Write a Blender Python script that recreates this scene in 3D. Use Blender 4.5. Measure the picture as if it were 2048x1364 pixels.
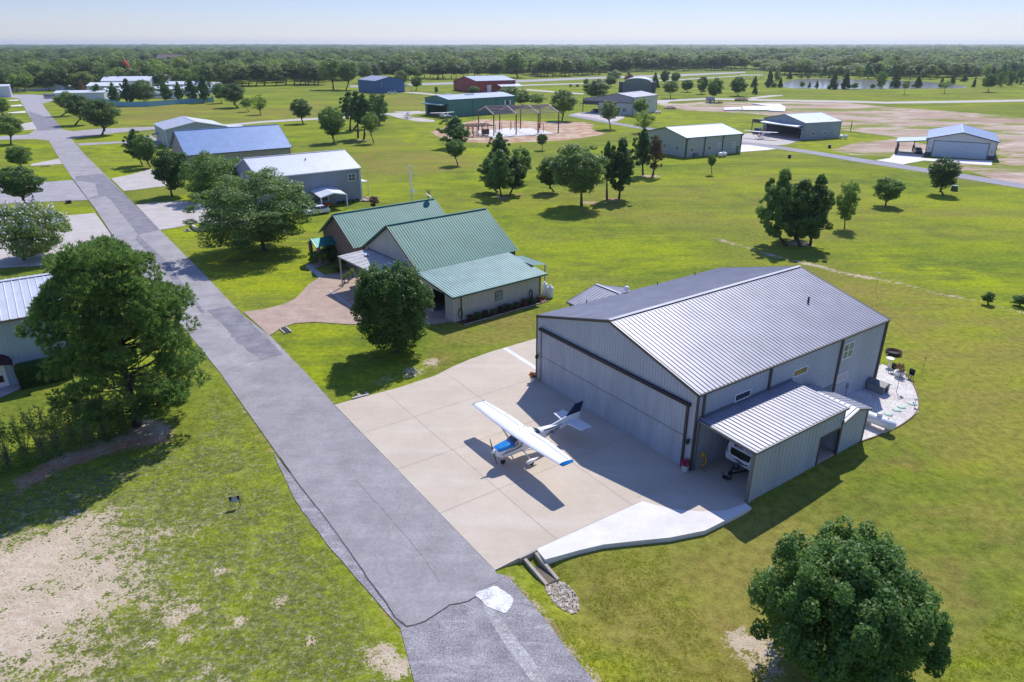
import bpy, math, random
import numpy as np
from mathutils import Vector, Matrix

for _o in list(bpy.data.objects): bpy.data.objects.remove(_o)
SC = bpy.context.scene
COL = SC.collection
R = math.radians

# ------------------------------------------------------------------ camera
CAMH = 28.5            # drone height above the apron, metres
FPX, CX, CY, HOR = 1390.0, 1024.0, 682.0, 88.0   # survey of the photograph (2048 px wide)
TH = math.atan((CY - HOR) / FPX)
cam = bpy.data.cameras.new('camera')
camo = bpy.data.objects.new('camera', cam)
COL.objects.link(camo)
cam.sensor_width = 36.0
cam.lens = FPX / 2048 * 36.0
cam.clip_start = 0.5
cam.clip_end = 40000
camo.location = (0, 0, CAMH)
camo.rotation_euler = (math.pi / 2 - TH, 0, 0)
SC.camera = camo

# ------------------------------------------------------------------ light
SUN_AZ, SUN_EL = 19.5, 50.0        # azimuth from +Y towards +X
w = bpy.data.worlds.new('World'); SC.world = w; w.use_nodes = True
wn = w.node_tree
bg = wn.nodes['Background']
sky = wn.nodes.new('ShaderNodeTexSky')
sky.sky_type = 'NISHITA'; sky.sun_disc = False
sky.sun_elevation = R(SUN_EL); sky.sun_rotation = R(SUN_AZ)
sky.air_density = 1.0; sky.dust_density = 0.0; sky.ozone_density = 3.0; sky.altitude = 600
tint = wn.nodes.new('ShaderNodeMix'); tint.data_type = 'RGBA'; tint.blend_type = 'MULTIPLY'; tint.inputs[0].default_value = 1.0
tint.inputs[7].default_value = (.745, .735, .965, 1)
# sky gain added to lift fill in shadows: brighter overhead than at the skyline
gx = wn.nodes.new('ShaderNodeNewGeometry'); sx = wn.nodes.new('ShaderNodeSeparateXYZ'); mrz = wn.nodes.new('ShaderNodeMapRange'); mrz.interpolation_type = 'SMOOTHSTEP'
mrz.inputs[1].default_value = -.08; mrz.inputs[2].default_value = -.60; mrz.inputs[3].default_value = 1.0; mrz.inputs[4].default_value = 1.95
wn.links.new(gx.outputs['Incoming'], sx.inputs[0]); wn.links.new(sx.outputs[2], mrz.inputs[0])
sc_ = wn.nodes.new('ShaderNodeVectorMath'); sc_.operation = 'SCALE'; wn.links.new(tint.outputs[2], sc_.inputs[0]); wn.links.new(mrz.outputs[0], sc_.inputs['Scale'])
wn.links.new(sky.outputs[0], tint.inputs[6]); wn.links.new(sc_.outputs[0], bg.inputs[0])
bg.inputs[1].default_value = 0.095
sl = bpy.data.lights.new('sun', 'SUN'); sl.energy = 3.95; sl.angle = R(0.5); sl.color = (1.0, 0.96, 0.89)
slo = bpy.data.objects.new('sun', sl); COL.objects.link(slo)
SV = Vector((math.sin(R(SUN_AZ)) * math.cos(R(SUN_EL)), math.cos(R(SUN_AZ)) * math.cos(R(SUN_EL)), math.sin(R(SUN_EL))))
slo.rotation_euler = SV.to_track_quat('Z', 'Y').to_euler()
slo.location = (60, 60, 120)
vs = SC.view_settings
vs.view_transform = 'Standard'; vs.look = 'None'; vs.gamma = 1.0; vs.use_curve_mapping = False
vs.exposure = 0.30
try:
    SC.cycles.volume_step_rate = 1; SC.cycles.max_bounces = 8; SC.cycles.transparent_max_bounces = 8
    SC.cycles.volume_bounces = 0
except Exception: pass

# ------------------------------------------------------------------ survey helpers (real ground positions)
CO = np.array([0., 0., CAMH])
def ray(u, v):
    x = (u - CX) / FPX; y = -(v - CY) / FPX
    return np.array([x, math.cos(TH) + y * math.sin(TH), -math.sin(TH) + y * math.cos(TH)])
def G(u, v, z=0.0):
    d = ray(u, v); return CO + d * ((z - CAMH) / d[2])

class Fr:
    """horizontal working frame: origin, e1 along azimuth az, e2 square to it (left turn)"""
    def __init__(s, o, az):
        a = R(az); s.o = np.array([o[0], o[1], 0.]); s.az = az
        s.e1 = np.array([math.sin(a), math.cos(a), 0.]); s.e2 = np.array([-s.e1[1], s.e1[0], 0.])
    def P(s, a, b, z=0.0): return s.o + s.e1 * a + s.e2 * b + np.array([0, 0, z])
    def at(s, u, v, z=0.0):
        d = G(u, v, z) - s.o; return d @ s.e1, d @ s.e2

# ------------------------------------------------------------------ scene-building helpers
def tagit(o, label=None, cat=None, group=None, kind=None):
    if label: o['label'] = label
    if cat: o['category'] = cat
    if group: o['group'] = group
    if kind: o['kind'] = kind
    return o
def thing(name, label, cat, loc, group=None, rz=0.0):
    o = bpy.data.objects.new(name, None); COL.objects.link(o)
    o.empty_display_size = 0.3
    o.location = tuple(loc); o.rotation_euler = (0, 0, rz)
    return tagit(o, label, cat, group)
def copy_tree(o, parent=None):
    c = o.copy(); COL.objects.link(c)
    if parent is not None: c.parent = parent
    for ch in [x for x in o.children]: copy_tree(ch, c)
    return c

def fast_mesh(name, V, F, nv):
    """V (n,3), F (m,nv) arrays"""
    me = bpy.data.meshes.new(name)
    V = np.asarray(V, dtype=np.float32); F = np.asarray(F, dtype=np.int32)
    me.vertices.add(len(V)); me.vertices.foreach_set('co', V.ravel())
    me.loops.add(F.size); me.loops.foreach_set('vertex_index', F.ravel())
    me.polygons.add(len(F))
    me.polygons.foreach_set('loop_start', np.arange(0, F.size, nv, dtype=np.int32))
    me.polygons.foreach_set('loop_total', np.full(len(F), nv, dtype=np.int32))
    me.update(calc_edges=True)
    return me

class MB:
    def __init__(s): s.v = []; s.f = []; s.m = []; s.sm = []
    def poly(s, pts, m=0, smooth=False):
        b = len(s.v); s.v += [tuple(float(c) for c in p) for p in pts]
        s.f.append(tuple(range(b, b + len(pts)))); s.m.append(m); s.sm.append(smooth)
    def hexa(s, b, t, m=0):
        """b, t : 4 bottom and 4 top points (same winding)"""
        i = len(s.v); s.v += [tuple(float(c) for c in p) for p in list(b) + list(t)]
        for q in ((3, 2, 1, 0), (4, 5, 6, 7), (0, 1, 5, 4), (1, 2, 6, 5), (2, 3, 7, 6), (3, 0, 4, 7)):
            s.f.append(tuple(i + k for k in q)); s.m.append(m); s.sm.append(False)
    def box(s, K, a0, a1, b0, b1, z0, z1, m=0):
        s.hexa([K.P(a0, b0, z0), K.P(a1, b0, z0), K.P(a1, b1, z0), K.P(a0, b1, z0)],
               [K.P(a0, b0, z1), K.P(a1, b0, z1), K.P(a1, b1, z1), K.P(a0, b1, z1)], m)
    def slab(s, pts, th, m=0):
        """planar polygon pts given thickness th downwards"""
        n = len(pts); i = len(s.v)
        s.v += [tuple(float(c) for c in p) for p in pts] + [(float(p[0]), float(p[1]), float(p[2]) - th) for p in pts]
        s.f.append(tuple(range(i, i + n))); s.m.append(m); s.sm.append(False)
        s.f.append(tuple(range(i + 2 * n - 1, i + n - 1, -1))); s.m.append(m); s.sm.append(False)
        for k in range(n):
            a, b = k, (k + 1) % n
            s.f.append((i + b, i + a, i + n + a, i + n + b)); s.m.append(m); s.sm.append(False)
    def beam(s, a, b, w, h=None, m=0, up=(0, 0, 1)):
        a = np.array(a, float); b = np.array(b, float); h = h or w
        d = b - a; d /= np.linalg.norm(d); u = np.array(up, float)
        x = np.cross(d, u)
        if np.linalg.norm(x) < 1e-4: x = np.cross(d, np.array([1., 0, 0]))
        x /= np.linalg.norm(x); y = np.cross(x, d)
        x *= w / 2; y *= h / 2
        s.hexa([a - x - y, a + x - y, a + x + y, a - x + y], [b - x - y, b + x - y, b + x + y, b - x + y], m)
    def tube(s, pts, rad, n=8, m=0, cap=True):
        pts = [np.array(p, float) for p in pts]
        if not hasattr(rad, '__len__'): rad = [rad] * len(pts)
        i0 = len(s.v); px = None
        for k, p in enumerate(pts):
            d = pts[min(k + 1, len(pts) - 1)] - pts[max(k - 1, 0)]; d = d / (np.linalg.norm(d) + 1e-9)
            if px is None:
                a = np.array([0, 0, 1.]) if abs(d[2]) < 0.9 else np.array([1., 0, 0])
                px = np.cross(d, a)
            px = px - d * (px @ d); px /= np.linalg.norm(px) + 1e-9; py = np.cross(d, px)
            for j in range(n):
                t = 2 * math.pi * j / n
                s.v.append(tuple(p + rad[k] * (math.cos(t) * px + math.sin(t) * py)))
        for k in range(len(pts) - 1):
            for j in range(n):
                a = i0 + k * n + j; b = i0 + k * n + (j + 1) % n
                s.f.append((a, b, b + n, a + n)); s.m.append(m); s.sm.append(True)
        if cap:
            s.f.append(tuple(i0 + j for j in range(n - 1, -1, -1))); s.m.append(m); s.sm.append(False)
            e = i0 + (len(pts) - 1) * n
            s.f.append(tuple(e + j for j in range(n))); s.m.append(m); s.sm.append(False)
    def lathe(s, c, prof, n=16, m=0, axis=None):
        """prof: list of (radius, height) about vertical axis through c"""
        c = np.array(c, float); i0 = len(s.v)
        ax = np.array(axis if axis is not None else (0, 0, 1.), float); ax /= np.linalg.norm(ax)
        a = np.array([1., 0, 0]) if abs(ax[0]) < 0.9 else np.array([0, 1., 0])
        px = np.cross(ax, a); px /= np.linalg.norm(px); py = np.cross(ax, px)
        for r, h in prof:
            for j in range(n):
                t = 2 * math.pi * j / n
                s.v.append(tuple(c + ax * h + r * (math.cos(t) * px + math.sin(t) * py)))
        for k in range(len(prof) - 1):
            for j in range(n):
                a_ = i0 + k * n + j; b_ = i0 + k * n + (j + 1) % n
                s.f.append((a_, b_, b_ + n, a_ + n)); s.m.append(m); s.sm.append(True)
        s.f.append(tuple(i0 + j for j in range(n - 1, -1, -1))); s.m.append(m); s.sm.append(False)
        e = i0 + (len(prof) - 1) * n
        s.f.append(tuple(e + j for j in range(n))); s.m.append(m); s.sm.append(False)
    def prof(s, A0, A1, Bf, n, sp=0.3, dep=0.03, wid=0.10, m=0, brk=(), bv=None):
        """ribbed sheet standing on line A0-A1; Bf(f) gives the far edge point at fraction f; ribs offset along n"""
        A0 = np.array(A0, float); A1 = np.array(A1, float); n = np.array(n, float); n = n / np.linalg.norm(n)
        L = np.linalg.norm(A1 - A0); ds = [0.0]; off = [0.0]
        k = max(1, int(L / sp)); st = L / k; bv = wid * 0.25 if bv is None else bv
        for i in range(k):
            c = (i + 0.5) * st
            ds += [c - wid / 2 - bv, c - wid / 2, c + wid / 2, c + wid / 2 + bv]; off += [0, dep, dep, 0]
        ds.append(L); off.append(0.0)
        for b in brk:
            x = b * L; j = int(np.searchsorted(ds, x))
            o_ = off[j - 1] + (off[j] - off[j - 1]) * (x - ds[j - 1]) / max(1e-6, ds[j] - ds[j - 1])
            ds.insert(j, x); off.insert(j, o_)
        i0 = len(s.v)
        for d_, o_ in zip(ds, off):
            f = d_ / L; s.v.append(tuple(A0 + (A1 - A0) * f + n * o_)); s.v.append(tuple(np.array(Bf(f)) + n * o_))
        for i in range(len(ds) - 1):
            a = i0 + 2 * i
            s.f.append((a, a + 2, a + 3, a + 1)); s.m.append(m); s.sm.append(False)
    def islands(s):
        par = list(range(len(s.v)))
        def find(x):
            while par[x] != x: par[x] = par[par[x]]; x = par[x]
            return x
        for f in s.f:
            r = find(f[0])
            for k in f[1:]: par[find(k)] = r
        g = {}
        for i, f in enumerate(s.f): g.setdefault(find(f[0]), []).append(i)
        return list(g.values())
    def build_each(s, name, mats, parent=None):
        """every separate piece becomes an object of its own"""
        out = []
        for isl in s.islands():
            m = MB(); idx = {}
            for i in isl:
                q = []
                for k in s.f[i]:
                    if k not in idx: idx[k] = len(m.v); m.v.append(s.v[k])
                    q.append(idx[k])
                m.f.append(tuple(q)); m.m.append(s.m[i]); m.sm.append(s.sm[i])
            out.append(m.build(name, mats, parent))
        return out
    def build(s, name, mats, parent=None, label=None, flip=False):
        me = bpy.data.meshes.new(name)
        off = np.zeros(3); rz = 0
        if parent is not None:
            pl = np.zeros(3); p = parent; rz = p.rotation_euler[2]
            while p is not None: pl += np.array(p.location); p = p.parent
            off = pl
        V = np.array(s.v, float) - off
        me.from_pydata(V.tolist(), [], s.f)
        if not isinstance(mats, (list, tuple)): mats = [mats]
        for mt in mats: me.materials.append(mt)
        me.polygons.foreach_set('material_index', s.m); me.polygons.foreach_set('use_smooth', s.sm)
        me.update()
        o = bpy.data.objects.new(name, me); COL.objects.link(o)
        if parent is not None: o.parent = parent
        if label: o['label'] = label
        return o

def tgt(o, **k): return tagit(o, **k)

# ------------------------------------------------------------------ materials
def lin(c):
    return tuple((x / 12.92 if x <= 0.04045 else ((x + 0.055) / 1.055) ** 2.4) for x in c)
MATS = {}
def mat(name, col, rough=0.6, metal=0.0, var=0.12, scale=1.5, bump=0.0, bscale=20, spec=0.5, col2=None, streak=None, emit=None, alpha=None):
    if name in MATS: return MATS[name]
    m = bpy.data.materials.new(name); m.use_nodes = True; nt = m.node_tree; N = nt.nodes; L = nt.links
    b = N['Principled BSDF']; b.inputs['Roughness'].default_value = rough; b.inputs['Metallic'].default_value = metal
    b.inputs['Specular IOR Level'].default_value = spec
    tc = N.new('ShaderNodeTexCoord')
    nz = N.new('ShaderNodeTexNoise'); nz.inputs['Scale'].default_value = scale; nz.inputs['Detail'].default_value = 6
    nz.inputs['Roughness'].default_value = 0.65
    src = tc.outputs['Object']
    if streak:
        mp = N.new('ShaderNodeMapping'); mp.inputs['Scale'].default_value = streak; L.new(src, mp.inputs[0]); src = mp.outputs[0]
    L.new(src, nz.inputs['Vector'])
    mx = N.new('ShaderNodeMix'); mx.data_type = 'RGBA'
    c2 = col2 if col2 else tuple(c * (1 - 2.2 * var) for c in col)
    c1 = col if col2 else tuple(min(1, c * (1 + var)) for c in col)
    mx.inputs[6].default_value = (*c1, 1); mx.inputs[7].default_value = (*c2, 1)
    mr = N.new('ShaderNodeMapRange'); mr.inputs[1].default_value = 0.35; mr.inputs[2].default_value = 0.7
    L.new(nz.outputs[0], mr.inputs[0]); L.new(mr.outputs[0], mx.inputs[0]); L.new(mx.outputs[2], b.inputs['Base Color'])
    if bump > 0:
        n2 = N.new('ShaderNodeTexNoise'); n2.inputs['Scale'].default_value = bscale; n2.inputs['Detail'].default_value = 4
        L.new(tc.outputs['Object'], n2.inputs['Vector'])
        bp = N.new('ShaderNodeBump'); bp.inputs['Strength'].default_value = bump; bp.inputs['Distance'].default_value = 0.05
        L.new(n2.outputs[0], bp.inputs['Height']); L.new(bp.outputs[0], b.inputs['Normal'])
    if emit: b.inputs['Emission Color'].default_value = (*col, 1); b.inputs['Emission Strength'].default_value = emit
    MATS[name] = m
    return m

def leafmat(name, ca, cb, trans=0.3, rough=0.45):
    """ca, cb: two real leaf greens; 'tint' is a per-leaf attribute"""
    m = bpy.data.materials.new(name); m.use_nodes = True; nt = m.node_tree; N = nt.nodes; L = nt.links
    b = N['Principled BSDF']; b.inputs['Roughness'].default_value = rough; b.inputs['Specular IOR Level'].default_value = 0.35
    at = N.new('ShaderNodeAttribute'); at.attribute_name = 'tint'
    oi = N.new('ShaderNodeObjectInfo')
    mx = N.new('ShaderNodeMix'); mx.data_type = 'RGBA'
    mx.inputs[6].default_value = (*ca, 1); mx.inputs[7].default_value = (*cb, 1)
    L.new(at.outputs['Fac'], mx.inputs[0])
    hs = N.new('ShaderNodeHueSaturation')
    r1 = N.new('ShaderNodeMapRange'); r1.inputs[3].default_value = 0.75; r1.inputs[4].default_value = 1.45
    r2 = N.new('ShaderNodeMapRange'); r2.inputs[3].default_value = 0.515; r2.inputs[4].default_value = 0.485
    L.new(oi.outputs['Random'], r1.inputs[0]); L.new(oi.outputs['Random'], r2.inputs[0])
    L.new(r1.outputs[0], hs.inputs['Value']); L.new(r2.outputs[0], hs.inputs['Hue'])
    L.new(mx.outputs[2], hs.inputs['Color']); L.new(hs.outputs[0], b.inputs['Base Color'])
    tr = N.new('ShaderNodeBsdfTranslucent')
    hs2 = N.new('ShaderNodeHueSaturation'); hs2.inputs['Value'].default_value = 2.0; hs2.inputs['Hue'].default_value = 0.493
    L.new(hs.outputs[0], hs2.inputs['Color']); L.new(hs2.outputs[0], tr.inputs[0])
    ms = N.new('ShaderNodeMixShader'); ms.inputs[0].default_value = trans
    L.new(b.outputs[0], ms.inputs[1]); L.new(tr.outputs[0], ms.inputs[2])
    L.new(ms.outputs[0], N['Material Output'].inputs[0])
    MATS[name] = m
    return m
# ------------------------------------------------------------------ ground
HF = Fr((2.26, 57.85), 144.9)      # main hangar / street frame
def pxpoly(pts): return np.array([G(u, v)[:2] for u, v in pts])
def sdist(poly, X, Y):
    """signed distance (negative inside) to polygon"""
    n = len(poly); D = np.full(X.shape, 1e18); ins = np.zeros(X.shape, bool)
    for i in range(n):
        x0, y0 = poly[i]; x1, y1 = poly[(i + 1) % n]
        dx, dy = x1 - x0, y1 - y0; L2 = dx * dx + dy * dy + 1e-12
        t = np.clip(((X - x0) * dx + (Y - y0) * dy) / L2, 0, 1)
        D = np.minimum(D, (X - x0 - t * dx) ** 2 + (Y - y0 - t * dy) ** 2)
        c = ((y0 > Y) != (y1 > Y)) & (X < (x1 - x0) * (Y - y0) / (y1 - y0 + 1e-18) + x0)
        ins ^= c
    D = np.sqrt(D); return np.where(ins, -D, D)
def ldist(pts, X, Y):
    D = np.full(X.shape, 1e18)
    for i in range(len(pts) - 1):
        x0, y0 = pts[i]; x1, y1 = pts[i + 1]
        dx, dy = x1 - x0, y1 - y0; L2 = dx * dx + dy * dy + 1e-12
        t = np.clip(((X - x0) * dx + (Y - y0) * dy) / L2, 0, 1)
        D = np.minimum(D, (X - x0 - t * dx) ** 2 + (Y - y0 - t * dy) ** 2)
    return np.sqrt(D)
def sstep(x): x = np.clip(x, 0, 1); return x * x * (3 - 2 * x)
def vnoise(X, Y, sc, seed=0):
    """smooth value noise"""
    rs = np.random.RandomState(seed); T = rs.rand(256, 256)
    x = X / sc + 1000.5; y = Y / sc + 1000.5; xi = np.floor(x).astype(int); yi = np.floor(y).astype(int)
    fx = x - xi; fy = y - yi; fx = fx * fx * (3 - 2 * fx); fy = fy * fy * (3 - 2 * fy)
    a = T[xi % 256, yi % 256]; b = T[(xi + 1) % 256, yi % 256]; c = T[xi % 256, (yi + 1) % 256]; d = T[(xi + 1) % 256, (yi + 1) % 256]
    return (a * (1 - fx) + b * fx) * (1 - fy) + (c * (1 - fx) + d * fx) * fy

SLAB_EDGE = [(1072, 1099), (1090, 1120), (1207, 1090), (1340, 1076), (1410, 1062), (1448, 1043), (1503, 1016)]
_se = [tuple(G(u, v)[:2]) for u, v in SLAB_EDGE]
def zground(X, Y):
    z = np.zeros_like(X)
    # lawn below the slab drops away towards the lower right
    s = (X - HF.o[0]) * HF.e1[0] + (Y - HF.o[1]) * HF.e1[1]; t = (X - HF.o[0]) * HF.e2[0] + (Y - HF.o[1]) * HF.e2[1]
    d = sstep((s - 23.2) / 2.2) * sstep((14.0 - t) / 14.0) * sstep((t + 21) / 5.0)
    d2 = sstep((s - 19.0) / 1.6) * sstep((1.5 - t) / 3.0) * sstep((t + 16.8) / 2.2)
    z -= np.maximum(.40 * d, .26 * d2)
    # ditch in front of the culvert
    cv = [tuple(HF.P(19.6, -15.2)[:2]), tuple(HF.P(24.5, -14.6)[:2])]
    z -= 0.35 * np.exp(-(ldist(cv, X, Y) / 1.3) ** 2)
    far = sstep((Y - 2600) / 4200)
    z += far * (5 + 9 * (vnoise(X, Y, 1400, 3) - .5) + 4 * (vnoise(X, Y, 500, 4) - .5))
    far2 = sstep((Y - 9000) / 6000); z += far2 * (11 + 16 * (vnoise(X, Y, 3000, 8) - .4))
    return z

ys = [-260, -180, -120, -80, -50, -30, -15, -5, 3, 9, 13]
y = 15.0
while y < 1500: ys.append(y); y *= 1.0085
while y < 22000: ys.append(y); y *= 1.03
ys = np.array(ys)
su = np.concatenate([np.linspace(-4.5, -1.0, 30)[:-1], np.linspace(-1.0, 1.0, 420), np.linspace(1.0, 4.5, 30)[1:]])
wid = np.maximum(ys, 15) + 6
X = (wid[:, None] * su[None, :]); Y = np.repeat(ys[:, None], len(su), 1)
Z = zground(X, Y) - 0.03
nr, nc = X.shape
V = np.stack([X, Y, Z], -1).reshape(-1, 3)
ii = np.arange(nr * nc).reshape(nr, nc)
Fq = np.stack([ii[:-1, :-1], ii[:-1, 1:], ii[1:, 1:], ii[1:, :-1]], -1).reshape(-1, 4)
gme = fast_mesh('ground', V, Fq, 4)
gme.polygons.foreach_set('use_smooth', np.ones(len(Fq), bool))
Xf, Yf = V[:, 0], V[:, 1]
LAY = {k: np.zeros(len(V)) for k in ('dirt', 'red', 'lush', 'dry', 'forest', 'shade', 'soil', 'rough')}
def paint(lay, pts, val=1.0, soft=2.0, px=True):
    poly = pxpoly(pts) if px else np.array(pts)
    x0, y0 = poly.min(0) - 3 * soft; x1, y1 = poly.max(0) + 3 * soft
    k = np.where((Xf > x0) & (Xf < x1) & (Yf > y0) & (Yf < y1))[0]
    if len(k) == 0: return
    d = sdist(poly, Xf[k], Yf[k]); a = sstep(0.5 - d / (2 * soft)) * val
    if val < 0: LAY[lay][k] += a
    else: LAY[lay][k] = np.maximum(LAY[lay][k], a)
def line(lay, pts, w, val=1.0, soft=None):
    p = [tuple(G(u, v)[:2]) for u, v in pts]
    a = sstep((w - ldist(p, Xf, Yf)) / (soft or w) + 0.5) * val
    LAY[lay] = np.maximum(LAY[lay], a)

# sandy worn lawn at lower left
paint('dirt', [(-300, 1060), (200, 960), (420, 940), (470, 1100), (520, 1240), (640, 1364), (600, 1500), (-400, 1500)], 0.40, 5)
paint('dirt', [(-300, 1090), (100, 1030), (330, 970), (400, 1040), (430, 1140), (340, 1220), (300, 1300), (180, 1400), (-400, 1500)], 0.52, 4)
paint('dirt', [(-200, 1110), (60, 1062), (160, 1015), (240, 985), (310, 985), (322, 1020), (296, 1062), (350, 1085), (372, 1120), (300, 1150), (292, 1205), (232, 1240), (180, 1262), (120, 1300), (60, 1364), (-200, 1500)], 0.64, 3.5)
paint('dirt', [(20, 1085), (190, 1020), (280, 1010), (300, 1040), (250, 1080), (330, 1100), (300, 1125), (230, 1150), (120, 1215), (20, 1230), (-80, 1230)], 0.68, 3.0)
for (u, v, r) in ((350, 1235, 1.0), (370, 1275, .7), (165, 1335, 1.1), (215, 1325, .9), (500, 1190, .6), (560, 1200, .6), (440, 1140, .6), (760, 1310, 1.3), (790, 1340, 1.0), (620, 1280, .5), (330, 1320, .6), (480, 1240, .6), (300, 1285, .6), (385, 1215, .5), (1530, 1300, 2.0), (1500, 1280, 1.4), (820, 742, 1.6), (770, 760, 1.4), (860, 725, 1.2)):
    g = G(u, v); paint('dirt', [(g[0] + r * math.cos(a), g[1] + r * math.sin(a)) for a in np.linspace(0, 6.28, 9)[:-1]], 0.62, r * .8, px=False)
# pine straw under the big pine and its hedge
paint('red', [(20, 960), (110, 905), (230, 868), (300, 820), (350, 850), (352, 885), (240, 905), (120, 945), (20, 1000)], 0.62, 1.0)
# verge of the road
line('red', [(860, 1364), (820, 1300), (770, 1230), (700, 1120), (640, 1040), (590, 960), (520, 870), (440, 745)], 0.35, 0.42, 0.5)
line('red', [(486, 627), (500, 640)], .1, 0.3, 0.3)
line('red', [(548, 680), (603, 738), (640, 778), (668, 806)], 0.28, 0.50, 0.45)
line('red', [(320, 458), (400, 536), (484, 622)], 0.22, 0.46, 0.4)
line('red', [(124, 262), (172, 310), (208, 344), (245, 382)], 0.25, 0.44, 0.4)
line('red', [(1020, 1150), (1100, 1240), (1180, 1330), (1230, 1400)], 0.35, 0.5, 0.5)
# building sites
paint('red', [(858, 264), (900, 250), (960, 238), (1090, 243), (1170, 244), (1190, 249), (1186, 258), (1215, 268), (1140, 280), (1060, 284), (990, 287), (930, 284), (880, 276)], 0.80, 2.5)
paint('soil', [(1318, 212), (1400, 203), (1500, 204), (1640, 203), (1690, 206), (1770, 214), (1900, 222), (2048, 234), (2300, 255), (2300, 360), (2048, 300), (1990, 292), (1900, 285), (1800, 276), (1700, 262), (1640, 246), (1560, 232), (1440, 224), (1380, 221), (1345, 217)], 0.85, 4)
paint('red', [(1640, 200), (1700, 205), (1780, 214), (1760, 222), (1700, 232), (1640, 225), (1600, 215)], 0.75, 5)
paint('soil', [(1660, 301), (1720, 283), (1800, 276), (1860, 290), (1850, 320), (1770, 313), (1720, 314), (1685, 308)], 0.75, 2)
paint('soil', [(1990, 292), (2100, 300), (2200, 420), (2048, 372), (1960, 350), (1850, 325), (1900, 320), (1985, 330)], 0.72, 2)
paint('lush', [(1660, 214), (1720, 222), (1730, 234), (1680, 238), (1640, 228)], 0.6, 5)
paint('dirt', [(1285, 200), (1340, 206), (1420, 210), (1380, 219), (1330, 214)], 0.7, 3)
# worn ditch line behind the hangar
line('dirt', [(1440, 478), (1500, 497), (1560, 515), (1640, 533), (1700, 548), (1800, 566)], 0.9, 0.56, 1.6)
line('dirt', [(1800, 566), (1880, 588), (1960, 602), (2048, 626), (2140, 650)], 0.7, 0.52, 1.4)
for (u, v, w_) in ((1003, 395, 2.2), (1040, 388, 1.6), (1090, 392, 1.5), (1180, 405, 2.5), (1225, 398, 2.5), (1300, 352, 3.2), (1424, 348, 1.0), (916, 329, 1.2), (1600, 487, 2.6), (720, 280, 3), (740, 262, 3)):
    g = G(u, v); paint('red', [(g[0] + w_ * math.cos(a), g[1] + w_ * .8 * math.sin(a)) for a in np.linspace(0, 6.28, 9)[:-1]], 0.6, 1.2, px=False)
# mown, dried lawns
paint('dry', [(1600, 540), (1720, 556), (1900, 592), (2048, 634), (2300, 700), (2300, 1110), (2048, 1150), (1950, 1250), (1860, 1364), (1750, 1600), (1300, 1600), (1130, 1180), (1180, 1110), (1400, 1075), (1720, 890), (1840, 800), (1770, 690)], 0.85, 4)
paint('dry', [(900, 640), (1040, 610), (1075, 640), (1060, 680), (960, 700), (870, 740), (860, 700)], 0.65, 2)
paint('dry', [(230, 205), (420, 205), (500, 225), (640, 200), (650, 235), (500, 242), (300, 255), (240, 250)], 0.62, 6)
paint('dry', [(680, 300), (800, 288), (900, 300), (960, 330), (900, 345), (760, 352), (700, 340)], 0.7, 6)
paint('dry', [(770, 192), (850, 192), (850, 221), (780, 223)], 0.6, 5)
paint('dry', [(1000, 400), (1240, 360), (1500, 340), (1800, 400), (2048, 420), (2048, 480), (1500, 470), (1200, 440)], 0.28, 8)
paint('rough', [(-300, 1000), (200, 930), (380, 880), (430, 780), (520, 900), (640, 1080), (740, 1240), (820, 1400), (-300, 1500)], 1.0, 1.5)
paint('dry', [(600, 1364), (420, 1120), (420, 900), (520, 960), (700, 1180), (800, 1364)], 0.25, 2)
# fresh, brilliant grass
paint('lush', [(780, 238), (860, 235), (960, 228), (880, 262), (870, 290), (1000, 300), (960, 320), (860, 300), (800, 282)], 0.95, 4)
paint('lush', [(1230, 268), (1250, 225), (1330, 222), (1460, 232), (1520, 250), (1480, 275), (1300, 250)], 0.95, 4)
paint('lush', [(1640, 278), (1690, 264), (1790, 276), (1720, 286), (1650, 300), (1560, 290)], 1.0, 2)
paint('lush', [(640, 330), (900, 345), (1000, 330), (1480, 330), (1720, 345), (2048, 390), (2048, 470), (1700, 480), (1400, 440), (1100, 460), (900, 420), (760, 400)], 0.45, 8)
paint('lush', [(1700, 500), (1850, 520), (2048, 560), (2048, 590), (1850, 560), (1690, 535)], 0.95, 2.5)
paint('lush', [(1060, 480), (1250, 440), (1450, 480), (1400, 530), (1200, 560), (1100, 600), (1080, 560)], 0.55, 3)
paint('lush', [(320, 460), (400, 450), (640, 470), (640, 540), (600, 600), (490, 622), (430, 560)], 0.8, 1.5)
paint('lush', [(545, 675), (640, 650), (700, 660), (700, 700), (640, 770), (600, 740)], 0.9, 1.0)
paint('lush', [(0, 240), (60, 240), (250, 240), (250, 340), (150, 340), (100, 420), (0, 440)], 0.7, 3)
paint('lush', [(150, 290), (250, 280), (300, 340), (240, 356)], 0.9, 2)
paint('lush', [(2048, 1165), (2200, 1150), (2200, 1500), (1830, 1500), (1880, 1364), (1960, 1260)], 0.9, 0.8)
paint('lush', [(1010, 1150), (1060, 1120), (1100, 1150), (1160, 1140), (1200, 1300), (1260, 1364), (1180, 1330)], 0.8, 1.0)
paint('lush', [(430, 760), (520, 880), (640, 1060), (740, 1230), (800, 1330), (760, 1330), (600, 1120), (480, 960), (420, 850)], 0.7, 1.2)
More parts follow.
